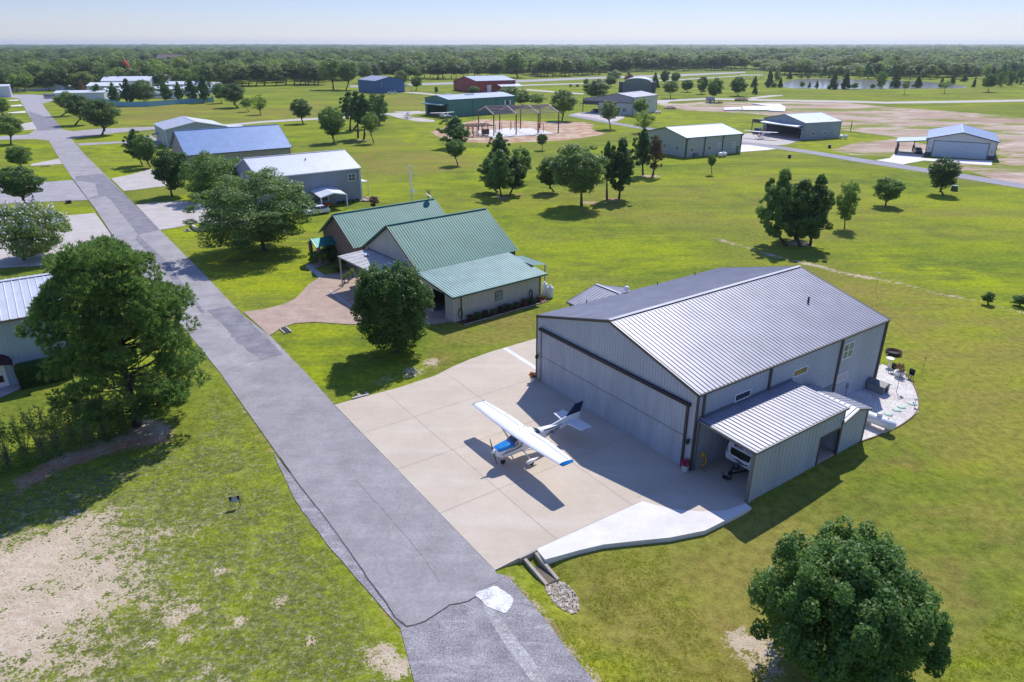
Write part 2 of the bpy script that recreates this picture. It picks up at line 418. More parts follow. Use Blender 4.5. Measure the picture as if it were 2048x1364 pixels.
# far woodland floor
paint('forest', [(-900, 190), (-100, 178), (200, 176), (330, 150), (500, 147), (800, 146), (1200, 146), (1500, 142), (1560, 152), (1800, 152), (1920, 148), (2100, 160), (2600, 165), (2600, 100), (1024, 92.5), (-900, 100)], 1.0, 25)
LAY['forest'] = np.maximum(LAY['forest'], sstep((Yf - 900) / 200))
_den = vnoise(Xf, Yf, 95, 21) * .6 + vnoise(Xf, Yf, 260, 22) * .4
LAY['forest'] *= np.where(Yf < 2800, sstep((_den - .38) / .06), 1.0)
LAY['dry'] = LAY['dry'] * (0.8 + 0.4 * vnoise(Xf, Yf, 6, 11))
for k, a in LAY.items():
    if k == 'shade': continue
    at = gme.attributes.new(k, 'FLOAT', 'POINT'); at.data.foreach_set('value', np.clip(a, 0, 1).astype(np.float32))

def ground_material():
    m = bpy.data.materials.new('grass_and_earth'); m.use_nodes = True; nt = m.node_tree; N = nt.nodes; L = nt.links
    b = N['Principled BSDF']; b.inputs['Roughness'].default_value = 0.9; b.inputs['Specular IOR Level'].default_value = 0.04
    tc = N.new('ShaderNodeTexCoord')
    def noise(sc, det=5, rough=0.6, stretch=None, dist=0.0):
        n = N.new('ShaderNodeTexNoise'); n.inputs['Scale'].default_value = sc; n.inputs['Detail'].default_value = det
        n.inputs['Roughness'].default_value = rough; n.inputs['Distortion'].default_value = dist
        if stretch:
            mp = N.new('ShaderNodeMapping'); mp.inputs['Rotation'].default_value = (0, 0, stretch[0]); mp.inputs['Scale'].default_value = (stretch[1], stretch[2], 1)
            L.new(tc.outputs['Object'], mp.inputs[0]); L.new(mp.outputs[0], n.inputs['Vector'])
        else: L.new(tc.outputs['Object'], n.inputs['Vector'])
        return n.outputs[0]
    def attr(k): a = N.new('ShaderNodeAttribute'); a.attribute_name = k; return a.outputs['Fac']
    def ramp(x, lo, hi):
        r = N.new('ShaderNodeMapRange'); r.interpolation_type = 'SMOOTHSTEP'; r.inputs[1].default_value = lo; r.inputs[2].default_value = hi; L.new(x, r.inputs[0]); return r.outputs[0]
    def mth(op, a, c):
        n = N.new('ShaderNodeMath'); n.operation = op
        for i, q in enumerate((a, c)):
            if isinstance(q, (int, float)): n.inputs[i].default_value = q
            else: L.new(q, n.inputs[i])
        return n.outputs[0]
    def mix(f, a, c):
        n = N.new('ShaderNodeMix'); n.data_type = 'RGBA'
        if isinstance(f, (int, float)): n.inputs[0].default_value = f
        else: L.new(f, n.inputs[0])
        for i, q in ((6, a), (7, c)):
            if isinstance(q, tuple): n.inputs[i].default_value = (*q, 1)
            else: L.new(q, n.inputs[i])
        return n.outputs[2]
    big = noise(0.035, 4, .55); mid = noise(0.22, 5, .6); sm = noise(1.6, 5, .65); fine = noise(7.0, 4, .7); micro = noise(30.0, 2, .6)
    mow = noise(0.9, 3, .5, (R(-20), 0.10, 1.0)); mow2 = noise(0.35, 3, .5, (R(62), 0.08, 1.0))
    g = mix(ramp(mid, .35, .68), GR['mid'], GR['dark'])
    g = mix(ramp(big, .40, .62), g, GR['olive'])
    lf = mth('MULTIPLY', attr('lush'), ramp(mth('ADD', mth('MULTIPLY', mow, .5), mth('MULTIPLY', mid, .5)), .62, .36))
    g = mix(lf, g, GR['lush'])
    df = mth('MULTIPLY', attr('dry'), ramp(mth('ADD', mth('MULTIPLY', mow2, .5), mth('MULTIPLY', big, .5)), .34, .60))
    g = mix(df, g, GR['dry'])
    df2 = mth('MULTIPLY', attr('dry'), ramp(mid, .52, .66)); g = mix(mth('MULTIPLY', df2, .55), g, GR['brown'])
    g = mix(mth('MULTIPLY', ramp(mow, .45, .70), .35), g, GR['olive'])
    g = mix(mth('MULTIPLY', ramp(noise(0.12, 4, .6, (R(-12), .25, 1.0)), .52, .68), .28), g, GR['dry'])
    g = mix(mth('MULTIPLY', ramp(noise(.055, 5, .65, (R(-8), .35, 1.0)), .47, .60), .55), g, GR['lush']); g = mix(mth('MULTIPLY', ramp(noise(.085, 5, .7, (R(-14), .30, 1.0)), .50, .64), .5), g, GR['dark']); g = mix(mth('MULTIPLY', ramp(noise(.5, 5, .7, (R(-10), .4, 1.0)), .54, .66), .4), g, GR['dark'])
    g = mix(mth('MULTIPLY', attr('dry'), mth('MULTIPLY', ramp(noise(.09, 5, .65), .36, .60), .75)), g, GR['dry'])
    rg = mix(ramp(noise(2.6, 5, .7, (R(30), .5, 1.0)), .42, .60), GR['rough'], GR['mid']); rg = mix(ramp(noise(3.7, 5, .75), .50, .62), rg, GR['rough2']); rg = mix(mth('MULTIPLY', ramp(noise(.35, 4, .6), .5, .62), .38), rg, GR['lush'])
    g = mix(mth('MULTIPLY', attr('rough'), .85), g, rg)
    # blade-scale variation
    v = mth('ADD', mth('MULTIPLY', sm, .45), mth('ADD', mth('MULTIPLY', fine, .35), mth('MULTIPLY', micro, .20)))
    hs = N.new('ShaderNodeHueSaturation'); L.new(g, hs.inputs['Color'])
    vr = N.new('ShaderNodeMapRange'); vr.inputs[1].default_value = .33; vr.inputs[2].default_value = .67; vr.inputs[3].default_value = .45; vr.inputs[4].default_value = 1.55
    L.new(v, vr.inputs[0]); L.new(vr.outputs[0], hs.inputs['Value']); g = hs.outputs[0]
    # bare earth
    dn = mth('ADD', mth('MULTIPLY', sm, .5), mth('MULTIPLY', fine, .5))
    e = mix(ramp(sm, .35, .65), GR['sand'], GR['sand2'])
    dm = mth('ADD', attr('dirt'), mth('MULTIPLY', mth('SUBTRACT', mth('ADD', mth('MULTIPLY', dn, .7), mth('MULTIPLY', mid, .3)), .5), 3.2))
    tracks = noise(1.2, 3, .5, (R(-6), 0.12, 1.0)); e = mix(mth('MULTIPLY', ramp(fine, .50, .68), .5), e, GR['sand3'])
    g = mix(mth('MULTIPLY', ramp(dm, .46, .60), ramp(attr('dirt'), .02, .2)), g, e)
    r = mix(ramp(sm, .35, .65), GR['red'], GR['red2'])
    rm = mth('ADD', attr('red'), mth('MULTIPLY', mth('SUBTRACT', dn, .5), 1.6))
    g = mix(mth('MULTIPLY', ramp(rm, .40, .60), ramp(attr('red'), .02, .2)), g, mix(ramp(mid, .4, .6), r, e))
    tr2 = noise(.35, 5, .6, (R(-14), .30, 1.0)); tr3 = noise(.045, 6, .7, (R(-10), .5, 1.0))
    so = mix(ramp(tr3, .38, .62), (.52, .41, .33), (.38, .27, .20)); so = mix(mth('MULTIPLY', ramp(tr2, .54, .68), .6), so, (.26, .18, .13)); so = mix(mth('MULTIPLY', ramp(noise(.16, 6, .7, (R(8), .35, 1.0)), .54, .66), .8), so, (.62, .54, .45)); so = mix(mth('MULTIPLY', ramp(noise(.055, 5, .7, (R(-5), .5, 1.0)), .50, .58), .85), so, GR['mid'])
    sm_ = mth('ADD', attr('soil'), mth('MULTIPLY', mth('SUBTRACT', mth('ADD', mth('MULTIPLY', big, .5), mth('MULTIPLY', mid, .5)), .5), 2.2))
    g = mix(mth('MULTIPLY', ramp(sm_, .42, .60), ramp(attr('soil'), .02, .2)), g, so)
    fr = mix(ramp(noise(.02, 6, .7), .4, .6), GR['for1'], GR['for2'])
    g = mix(attr('forest'), g, fr)
    L.new(g, b.inputs['Base Color'])
    bp = N.new('ShaderNodeBump'); bp.inputs['Strength'].default_value = .7; bp.inputs['Distance'].default_value = .14
    L.new(mth('ADD', mth('MULTIPLY', fine, .6), mth('MULTIPLY', sm, .9)), bp.inputs['Height']); L.new(bp.outputs[0], b.inputs['Normal'])
    return m
GR = dict(mid=(.190, .235, .022), dark=(.105, .155, .022), olive=(.205, .225, .034), lush=(.300, .350, .010), dry=(.245, .208, .052), brown=(.25, .155, .058), rough=(.118, .136, .048), rough2=(.30, .27, .16),
          sand=(.64, .53, .41), sand2=(.47, .38, .27), sand3=(.34, .24, .16), red=(.50, .30, .19), red2=(.36, .19, .11), for1=(.06, .095, .022), for2=(.15, .20, .03))
gme.materials.append(ground_material())
go = bpy.data.objects.new('ground', gme); COL.objects.link(go); tagit(go, kind='structure')

# ------------------------------------------------------------------ roads, drives and slabs
def pavemat(name, c1, c2, c3=None, sc=0.35, fine=14, rough=.85, crack=0.0, fvar=.25, streak=None):
    mo = .16 if fvar > .09 else .05
    m = bpy.data.materials.new(name); m.use_nodes = True; nt = m.node_tree; N = nt.nodes; L = nt.links
    b = N['Principled BSDF']; b.inputs['Roughness'].default_value = rough; b.inputs['Specular IOR Level'].default_value = .3
    tc = N.new('ShaderNodeTexCoord')
    def noise(s, d=5, r=.6, st=None):
        n = N.new('ShaderNodeTexNoise'); n.inputs['Scale'].default_value = s; n.inputs['Detail'].default_value = d; n.inputs['Roughness'].default_value = r
        if st:
            mp = N.new('ShaderNodeMapping'); mp.inputs['Rotation'].default_value = (0, 0, st[0]); mp.inputs['Scale'].default_value = (st[1], st[2], 1)
            L.new(tc.outputs['Object'], mp.inputs[0]); L.new(mp.outputs[0], n.inputs['Vector'])
        else: L.new(tc.outputs['Object'], n.inputs['Vector'])
        return n.outputs[0]
    def rmp(x, lo, hi, a=0., c=1.):
        r = N.new('ShaderNodeMapRange'); r.inputs[1].default_value = lo; r.inputs[2].default_value = hi; r.inputs[3].default_value = a; r.inputs[4].default_value = c
        L.new(x, r.inputs[0]); return r.outputs[0]
    def mix(f, a, c):
        n = N.new('ShaderNodeMix'); n.data_type = 'RGBA'; L.new(f, n.inputs[0])
        for i, q in ((6, a), (7, c)):
            if isinstance(q, tuple): n.inputs[i].default_value = (*q, 1)
            else: L.new(q, n.inputs[i])
        return n.outputs[2]
    g = mix(rmp(noise(sc), .38, .64), c1, c2)
    if c3: g = mix(rmp(noise(sc * 2.2, 4, .6, streak or (R(55), .12, 1.)), .52, .72, 0, .7), g, c3)
    hs = N.new('ShaderNodeHueSaturation'); L.new(g, hs.inputs['Color']); L.new(rmp(noise(fine, 3, .75), .3, .7, 1 - fvar, 1 + fvar), hs.inputs['Value'])
    g = hs.outputs[0]
    if crack:
        vo = N.new('ShaderNodeTexVoronoi'); vo.feature = 'DISTANCE_TO_EDGE'; vo.inputs['Scale'].default_value = crack
        nz = N.new('ShaderNodeTexNoise'); nz.inputs['Scale'].default_value = 1.5; nz.inputs['Detail'].default_value = 6
        ad = N.new('ShaderNodeMixRGB'); ad.blend_type = 'ADD'; ad.inputs[0].default_value = .5
        L.new(tc.outputs['Object'], nz.inputs['Vector']); L.new(tc.outputs['Object'], ad.inputs[1]); L.new(nz.outputs['Color'], ad.inputs[2]); L.new(ad.outputs[0], vo.inputs['Vector'])
        mm = N.new('ShaderNodeMath'); mm.operation = 'MULTIPLY'
        L.new(rmp(vo.outputs[0], .0, .012, 1, 0), mm.inputs[0]); L.new(rmp(noise(.3, 2), .5, .62), mm.inputs[1])
        g = mix(mm.outputs[0], g, tuple(c * .45 for c in c2))
    hs3 = N.new('ShaderNodeHueSaturation'); L.new(g, hs3.inputs['Color']); L.new(rmp(noise(4.5, 5, .8), .32, .68, 1 - mo, 1 + mo), hs3.inputs['Value']); g = hs3.outputs[0]
    hs4 = N.new('ShaderNodeHueSaturation'); L.new(g, hs4.inputs['Color']); L.new(rmp(noise(.7, 4, .7), .35, .65, 1 - mo * .6, 1 + mo * .6), hs4.inputs['Value']); g = hs4.outputs[0]
    L.new(g, b.inputs['Base Color'])
    bp = N.new('ShaderNodeBump'); bp.inputs['Strength'].default_value = .25; bp.inputs['Distance'].default_value = .02
    L.new(noise(fine * 1.5, 2), bp.inputs['Height']); L.new(bp.outputs[0], b.inputs['Normal'])
    MATS[name] = m; return m
ASPH = pavemat('asphalt', (.345, .325, .325), (.275, .26, .265), (.40, .38, .375), .25, 22, fvar=.10, streak=(R(55), .1, 1.))
ASPHD = pavemat('asphalt_dark', (.19, .182, .205), (.255, .245, .268), (.155, .15, .17), .6, 18, fvar=.16)
ASPHO = pavemat('asphalt_old', (.37, .345, .35), (.31, .29, .305), (.40, .375, .38), .3, 16, fvar=.12)
GRAV = pavemat('gravel_fine', (.30, .285, .295), (.22, .205, .22), (.42, .40, .40), .8, 11, fvar=.55)
GRAVL = pavemat('white_gravel', (.62, .58, .54), (.52, .47, .43), (.66, .64, .62), .9, 9, fvar=.42)
CONC = pavemat('concrete_tan', (.535, .455, .365), (.490, .412, .325), (.565, .50, .42), .22, 30, fvar=.05, rough=.75)
CONCW = pavemat('concrete_new', (.72, .69, .66), (.64, .61, .58), (.76, .74, .72), .5, 25, fvar=.05, rough=.75)
CONCG = pavemat('concrete_old', (.50, .455, .42), (.43, .39, .36), (.54, .50, .47), .4, 18, fvar=.08)
AGGR = pavemat('aggregate_concrete', (.43, .315, .245), (.37, .27, .21), (.46, .35, .28), .5, 26, fvar=.14)
DARKL = mat('joint_dark', (.34, .29, .235), .9, var=.1)
SEAL = mat('road_edge_dark', (.07, .065, .07), .9, var=.2, scale=3)
def densify(pts, step=3.0, jit=0.0, rs=None, closed=True):
    out = []; n = len(pts)
    for i in range(n if closed else n - 1):
        a = np.array(pts[i], float); b = np.array(pts[(i + 1) % n], float); L = np.linalg.norm(b[:2] - a[:2]); k = max(1, int(L / step))
        for j in range(k):
            p = a + (b - a) * j / k
            if jit and 0 < j: p = p + rs.normal(0, jit, 3) * np.array([1, 1, 0])
            out.append(p)
    if not closed: out.append(np.array(pts[-1], float))
    return out
def smoothpts(pts, it=2, closed=True):
    pts = [np.array(p, float) for p in pts]
    for _ in range(it):
        o = []
        n = len(pts)
        if closed:
            for i in range(n): a, b = pts[i], pts[(i + 1) % n]; o += [a * .75 + b * .25, a * .25 + b * .75]
        else:
            o.append(pts[0])
            for i in range(n - 1): a, b = pts[i], pts[i + 1]; o += [a * .75 + b * .25, a * .25 + b * .75]
            o.append(pts[-1])
        pts = o
    return pts
def sheet(name, pts, z, m, th=0.0, jit=0.0, px=True, sm=0, kind='structure', seed=1, **kw):
    """flat paved sheet (triangulated polygon) at height z"""
    rs = np.random.RandomState(seed)
    P = [np.array([*G(u, v)[:2], z]) for u, v in pts] if px else [np.array([p[0], p[1], z]) for p in pts]
    if sm: P = smoothpts(P, sm)
    if jit: P = densify(P, 0.8, jit, rs)
    mb = MB()
    if th: mb.slab(P, th)
    else: mb.poly(P)
    o = mb.build(name, m); me = o.data
    import bmesh
    bm = bmesh.new(); bm.from_mesh(me); bmesh.ops.triangulate(bm, faces=[f for f in bm.faces if len(f.verts) > 4]); bmesh.ops.recalc_face_normals(bm, faces=bm.faces)
    if not th:
        for f in bm.faces:
            if f.normal.z < 0: f.normal_flip()
    bm.to_mesh(me); bm.free()
    return tagit(o, kind=kind, **kw)
def ribbon(name, pts, w, z, m, jit=0.0, px=True, seed=1, kind='structure'):
    rs = np.random.RandomState(seed)
    P = [np.array([*G(u, v)[:2], 0]) for u, v in pts] if px else [np.array([p[0], p[1], 0.]) for p in pts]
    if jit: P = densify(P, 0.5, jit, rs, closed=False)
    mb = MB()
    for i in range(len(P) - 1):
        a, b = P[i], P[i + 1]
        def nn(k):
            d = P[min(k + 1, len(P) - 1)] - P[max(k - 1, 0)]; d /= np.linalg.norm(d) + 1e-9; return np.array([-d[1], d[0], 0])
        na, nb = nn(i) * w / 2, nn(i + 1) * w / 2; zz = np.array([0, 0, z])
        mb.poly([a - na + zz, b - nb + zz, b + nb + zz, a + na + zz])
    o = mb.build(name, m)
    return tagit(o, kind=kind)

# main street
LEFT = [(815, 1252), (742, 1165), (671, 1063.6), (600, 972), (520, 858), (440, 745), (330, 610), (236, 488), (191, 419.6), (145.5, 358), (116, 312.7), (97.7, 281)]
RIGHT = [(145.5, 281), (172.7, 312.7), (208, 346.8), (262, 402), (320, 460), (400, 540), (485, 630), (539.7, 671), (603, 738), (668, 810), (780, 925), (990, 1141)]
sheet('road', [(813, 1252)] + LEFT[1:] + RIGHT + [(992, 1146), (998, 1163), (972, 1172), (958, 1190), (936, 1203), (900, 1210), (884, 1222), (870, 1230), (850, 1243), (830, 1252)], .020, ASPH)
sheet('road', [(97.7, 281), (68, 278), (-120, 283), (-120, 272), (0, 272.5), (56, 269), (73.9, 259), (48.9, 215), (37.5, 197), (84, 207), (107, 237.7), (124, 258.5), (145, 262.5), (200, 257.5), (307, 253.5), (307, 259), (240, 265), (200, 270), (142, 277), (145.5, 281)], .016, ASPHO)
sheet('road', [(10, 194), (37.5, 197), (84, 207), (105, 203), (104, 192), (60, 188.5), (0, 190), (-60, 192), (-60, 195)], .012, ASPHO)
sheet('road_patch', [(56, 222), (110, 240), (124, 258), (76, 262), (62, 238)], .026, ASPHD)
sheet('road_patch', [(150, 352), (207, 348), (262, 402), (320, 460), (276, 470), (222, 400), (210, 392), (190, 398), (176, 396), (196, 390), (190, 366), (152, 362)], .027, ASPHD, jit=.05)
sheet('road_patch', [(412, 621), (456, 613), (474, 618), (486, 631), (530, 672), (562, 704), (566, 711), (520, 719), (498, 704), (478, 688), (446, 650)], .0275, ASPHD, jit=.10)
sheet('road_patch', [(276, 470), (330, 520), (410, 625), (404, 628), (318, 530), (270, 478)], .0268, SEAL and ASPHD, jit=.03)
sheet('road_patch', [(560, 716), (605, 738), (670, 812), (992, 1146), (998, 1163), (972, 1172), (958, 1190), (936, 1203), (900, 1210), (884, 1222), (870, 1230), (850, 1243), (830, 1252), (815, 1252), (742, 1165), (600, 972), (448, 757), (452, 741)], .0245,
      pavemat('asphalt_newer', (.31, .292, .300), (.262, .248, .256), (.355, .335, .338), .3, 26, fvar=.11, streak=(R(55), .08, 1.)))
sheet('gravel_road', [(992, 1146), (1014, 1152), (1080, 1226), (1200, 1380), (1330, 1560), (860, 1560), (838, 1400), (812, 1300), (800, 1255), (770, 1215), (800, 1190), (900, 1150), (960, 1130)], .010, GRAV, jit=.03)
sheet('gravel_shoulder', [(600, 972), (671, 1063), (742, 1165), (815, 1252), (800, 1256), (786, 1240), (730, 1175), (655, 1090), (590, 1000), (545, 905)], .012, GRAV, jit=.025)
ribbon('road_edge', [(560, 915), (600, 973), (640, 1022), (671, 1064), (705, 1112), (742, 1166), (775, 1210), (790, 1235), (800, 1243), (813, 1253)], .07, .0315, SEAL, jit=.012)
ribbon('road_edge', [(813, 1253), (830, 1250), (850, 1243), (870, 1230), (884, 1221), (900, 1210), (936, 1203), (958, 1190)], .07, .0316, SEAL, jit=.03)
ribbon('road_edge', [(145, 357), (191, 419), (236, 488)], .10, .0317, SEAL, jit=.02)
SEAMM = mat('road_seam', (.23, .22, .22), .9, var=.3, scale=3)
for pts_ in ([(275, 470), (287, 486), (324, 523), (353, 564), (386, 597), (406, 622)], [(710, 960), (784, 1040), (846, 1114), (881, 1167)], [(452, 741), (505, 722), (560, 716)], [(160, 300), (200, 352), (235, 402)]):
    ribbon('road_seam', pts_, .035, .0322, SEAMM, jit=.02)
TYM = mat('tyre_mark', (.288, .272, .278), .9, var=.1)
for pts_ in ([(806, 1000), (790, 1030), (779, 1060), (771, 1095), (772, 1130), (785, 1165)], [(898, 1060), (880, 1085), (868, 1120), (872, 1150)], [(830, 990), (822, 1020), (818, 1050)]):
    P_ = smoothpts([np.array([*G(u, v)[:2], 0]) for u, v in pts_], 2, closed=False); ribbon('tyre_mark', [p_[:2] for p_ in P_], .16, .0326, TYM, px=False)
# white spilled concrete on the gravel
sheet('spilled_concrete', [(948, 1190), (962, 1181), (978, 1177), (990, 1171), (1004, 1180), (1022, 1192), (1028, 1200), (1022, 1214), (1012, 1228), (1000, 1224), (985, 1218), (970, 1212), (962, 1200)], .034, pavemat('spilled_white', (.74, .74, .74), (.50, .49, .49), (.80, .80, .80), 1.8, 10, fvar=.3), jit=.10, sm=1)
sheet('spilled_concrete', [(962, 1200), (990, 1220), (1030, 1275), (1075, 1330), (1110, 1400), (1090, 1400), (1050, 1345), (1010, 1290), (978, 1240)], .018, pavemat('white_dust', (.40, .39, .38), (.30, .285, .295), (.50, .49, .48), 2.0, 8, fvar=.5), jit=.16, sm=1)
# main apron (old tan concrete) and the new white strip
apron = [HF.P(19.02, -17.35), HF.P(18.95, -14.35), HF.P(19.12, -5.6)] + [G(*p) for p in ((1340, 1018), (1400, 1024), (1424, 1023), (1452, 1021), (1492, 1008))] + [HF.P(23.3, .2), HF.P(23.3, 10.9), HF.P(-.2, 10.9), HF.P(-.3, 8), HF.P(-7.6, 8.3), HF.P(-7.5, 2.2)] + \
        [G(*p) for p in ((985, 703), (940, 719), (905, 734), (870, 752), (800, 775))] + [HF.P(-5.85, -17.28)]
sheet('concrete_apron', [p[:2] for p in apron], .040, CONC, th=.7, px=False)
white = [(1283, 1003), (1072, 1099), (1090, 1120), (1120, 1112), (1160, 1101), (1207, 1090), (1270, 1083), (1340, 1076), (1410, 1062), (1448, 1043), (1503, 1016), (1492, 1008), (1452, 1021), (1424, 1023), (1400, 1024), (1340, 1018)]
sheet('concrete_strip', white, .043, CONCW, th=.8)
for t_, a0, a1 in ((-6.34, -6.6, 19.0), (-12.68, -6.1, 18.9)): ribbon('apron_joint', [HF.P(a0, t_), HF.P(a1, t_)], .035, .0465, DARKL, px=False)
for s_, b0, b1 in ((-.05, -17.2, -.1), (6.2, -17.3, -.1), (12.45, -17.3, -.1), (18.7, -5.5, 3)): ribbon('apron_joint', [HF.P(s_, b0), HF.P(s_, b1)], .035, .0468, DARKL, px=False)
ribbon('apron_joint', [(1283, 1003), (1072, 1099)], .03, .0470, DARKL)
ribbon('apron_joint', [HF.P(-7.4, 1.5), HF.P(-.2, 1.2)], .5, .0472, CONCW, px=False)
# yellow-brown drive of the green-roofed house
sheet('driveway', [(486.5, 624), (531, 618), (566, 609), (590, 598), (606, 582), (617, 569), (640, 554), (655, 549), (690, 541), (740, 533), (860, 560), (893, 636), (906, 643), (870, 649), (780, 649), (696, 649), (629, 644), (589, 647), (563, 655.5), (545, 668), (539, 671)], .030, AGGR)
sheet('driveway_edge', [(658, 582), (662, 580), (700, 610), (712, 618), (708, 620), (690, 606)], .034, CONCG)
sheet('path', [(611, 529), (630, 527), (655, 521), (662, 526), (634, 535), (628, 536), (651, 551), (638, 556), (612, 535)], .026, CONCG)
# other drives
sheet('driveway', [(222, 357), (262, 349), (302, 338), (335, 352), (335, 372), (314, 374), (268, 380), (247.6, 382)], .024, CONCG)
sheet('driveway', [(272, 410), (310, 405), (361, 402), (470, 410), (560, 425), (560, 448), (470, 452), (400, 445.5), (352, 455), (320, 460)], .0245, CONCG)
sheet('driveway', [(62, 328), (118, 317.5), (125, 328), (62, 332)], .022, CONCG)
sheet('driveway', [(-40, 366), (95, 364), (145, 360), (176, 400), (85, 404), (-40, 410)], .0225, ASPHO)
sheet('driveway', [(-60, 440), (124, 432), (190, 426), (236, 488), (250, 510), (120, 530), (-60, 540)], .0228, CONCG)
sheet('driveway', [(40, 248), (66, 243.5), (74, 259), (48, 260.5)], .0222, CONCG)
sheet('driveway', [(16, 225), (49.5, 222), (53, 225.5), (16, 226.5)], .0223, CONCW)
sheet('driveway', [(22, 211), (42, 209), (46, 212), (22, 213)], .0224, CONCW)
sheet('driveway', [(18, 200), (36, 199.2), (38, 201), (18, 201.8)], .0225, CONCW)
sheet('driveway', [(0, 770), (40, 764), (75, 757), (85, 764), (45, 776), (0, 796), (-60, 808), (-60, 780)], .0226, CONCG)
# cross street and taxiways further out
sheet('taxiway', [(307, 253.5), (330, 252), (449, 249), (520, 242.4), (594, 237.6), (640, 235.5), (776, 226.4), (850, 222.6), (856, 226), (812, 229.5), (806, 232), (852, 237), (870, 240), (868, 244), (836, 243), (800, 237), (776, 229.5), (640, 239), (520, 246), (449, 253), (307, 259)], .014, CONCG)
sheet('driveway', [(152, 287), (245, 282.5), (300, 270), (325, 285), (310, 292), (243, 286), (160, 291.5)], .0145, ASPHO)
road_top = [(1141, 228), (1188, 236), (1224, 243.5), (1268, 251), (1330, 260), (1481, 282.3), (1549, 291), (1640, 304), (1720, 316.5), (1856, 337), (1926.6, 347.7), (2048, 367.8), (2300, 412)]
road_bot = [(2300, 425), (2048, 377.4), (1928, 358), (1856, 345.5), (1720, 325), (1640, 311), (1549, 297), (1481, 288.5), (1330, 265), (1262, 254.5), (1218, 247), (1180, 240), (1136, 232)]
sheet('road', road_top + road_bot, .015, pavemat('asphalt_lane', (.29, .28, .31), (.25, .24, .27), (.33, .32, .35), .2, 9, fvar=.1))
sheet('driveway', [(1166, 224), (1200, 225), (1250, 231), (1248, 236), (1232, 243), (1222, 244), (1188, 236.5), (1141, 229)], .0165, CONCG)
sheet('driveway', [(1483, 268), (1530, 264), (1606, 279), (1575, 289), (1552, 291), (1480, 282.5)], .0165, CONCG)
sheet('driveway', [(1478, 289), (1500, 290), (1552, 297.5), (1535, 300), (1480, 304)], .0166, CONCW)
sheet('driveway', [(1792, 304), (1849, 311), (1842, 316), (1985, 321.5), (1983, 331), (1900, 325), (1848, 321), (1812, 327.5), (1806, 329), (1752, 320.5), (1780, 316)], .0166, CONCW)
sheet('driveway', [(1796, 303), (1832, 296), (1858, 304), (1849, 312)], .0167, CONCG)
sheet('taxiway', [(1312, 200.5), (1417, 196), (1515, 198.2), (1700, 201.6), (1774, 203.6), (1887, 201.8), (2048, 199), (2400, 192), (2400, 197), (2048, 203), (1887, 206), (1774, 207.2), (1700, 205), (1515, 201.6), (1417, 199), (1340, 203), (1330, 208), (1300, 206)], .0145, CONCG)
sheet('taxiway', [(1495, 195.6), (1540, 190.5), (1566, 190), (1566, 191.5), (1540, 194), (1505, 198.2)], .0146, CONCG)
sheet('taxiway', [(1053, 178), (1110, 182.5), (1167, 186.5), (1167, 189), (1110, 185.5), (1053, 180.5)], .0147, CONCG)
sheet('runway', [(700, 171), (1025, 160.5), (1208, 153.2), (1360, 148.5), (1490, 143.2), (1492, 145.5), (1360, 152.5), (1208, 157), (1025, 165), (700, 175)], .0148, ASPHO)
sheet('taxiway', [(1025, 170), (1167, 166), (1363, 158.5), (1482, 150.8), (1482, 152), (1363, 160.2), (1167, 167.8), (1025, 172)], .0149, CONCG)
sheet('taxiway', [(792, 184.5), (830, 184), (884, 189), (950, 190), (950, 192), (880, 191.5), (830, 187)], .0151, CONCG)
sheet('slab_of_new_building', [(955, 266), (972, 272), (985, 275), (1080, 269.5), (1108, 267), (1085, 262), (1062, 257.5), (1010, 257), (990, 260), (955, 262)], .10, CONCW, th=.25)
# gravel bed round the propane tank
grav = [(16.9, 24.8), (16.74, 29.3), (18.4, 29.4), (20.46, 27.7), (22.54, 24.7), (23.62, 22.4), (23.95, 19.06), (23.8, 16.5), (23.42, 13.95), (18.5, 13.95), (18.5, 24.8)]
sheet('gravel_bed', [HF.P(*p)[:2] for p in grav], .022, GRAVL, px=False, jit=.01)
ribbon('bed_edging', [HF.P(*p)[:2] for p in smoothpts([np.array([*q]) for q in grav[1:9]], 2, closed=False)], .09, .05, mat('edging_brick', (.20, .12, .09), .9), px=False)
# pond
WATER = mat('pond_water', (.34, .33, .32), .12, var=.05, scale=.02, spec=1.0, bump=.05, bscale=.6)
sheet('pond', [(1562, 176.5), (1566, 165), (1585, 159.5), (1640, 157), (1700, 158), (1740, 160), (1800, 161.5), (1850, 163), (1912, 169), (1935, 174), (1928, 177), (1800, 177.5), (1740, 177.8), (1640, 177.5)], .03, WATER, sm=1)
# ------------------------------------------------------------------ paints
STEELW = mat('siding_grey', (.42, .465, .52), .5, .1, var=.05, scale=.35, streak=(1, 1, .15))
STEELR = mat('roof_galvalume', (.285, .285, .33), .5, .3, var=.07, scale=.5)
TRIMD = mat('trim_bronze', (.075, .068, .066), .45, .2, var=.05)
TRIMM = mat('trim_grey', (.17, .175, .185), .45, .2, var=.05)
BLACK = mat('black_rubber', (.012, .012, .014), .5, var=.05)
WHITE = mat('white_paint', (.80, .80, .80), .35, var=.03)
WHITEM = mat('white_metal', (.74, .77, .80), .38, .2, var=.03)
GLASS = mat('window_glass', (.030, .045, .060), .06, var=.3, scale=.6, spec=1.0)
GLASSG = mat('window_screen', (.16, .19, .17), .25, var=.2, scale=1.2)
DARK = mat('dark_interior', (.030, .030, .032), .9, var=.2)
def arr(*a): return np.array(a, float)

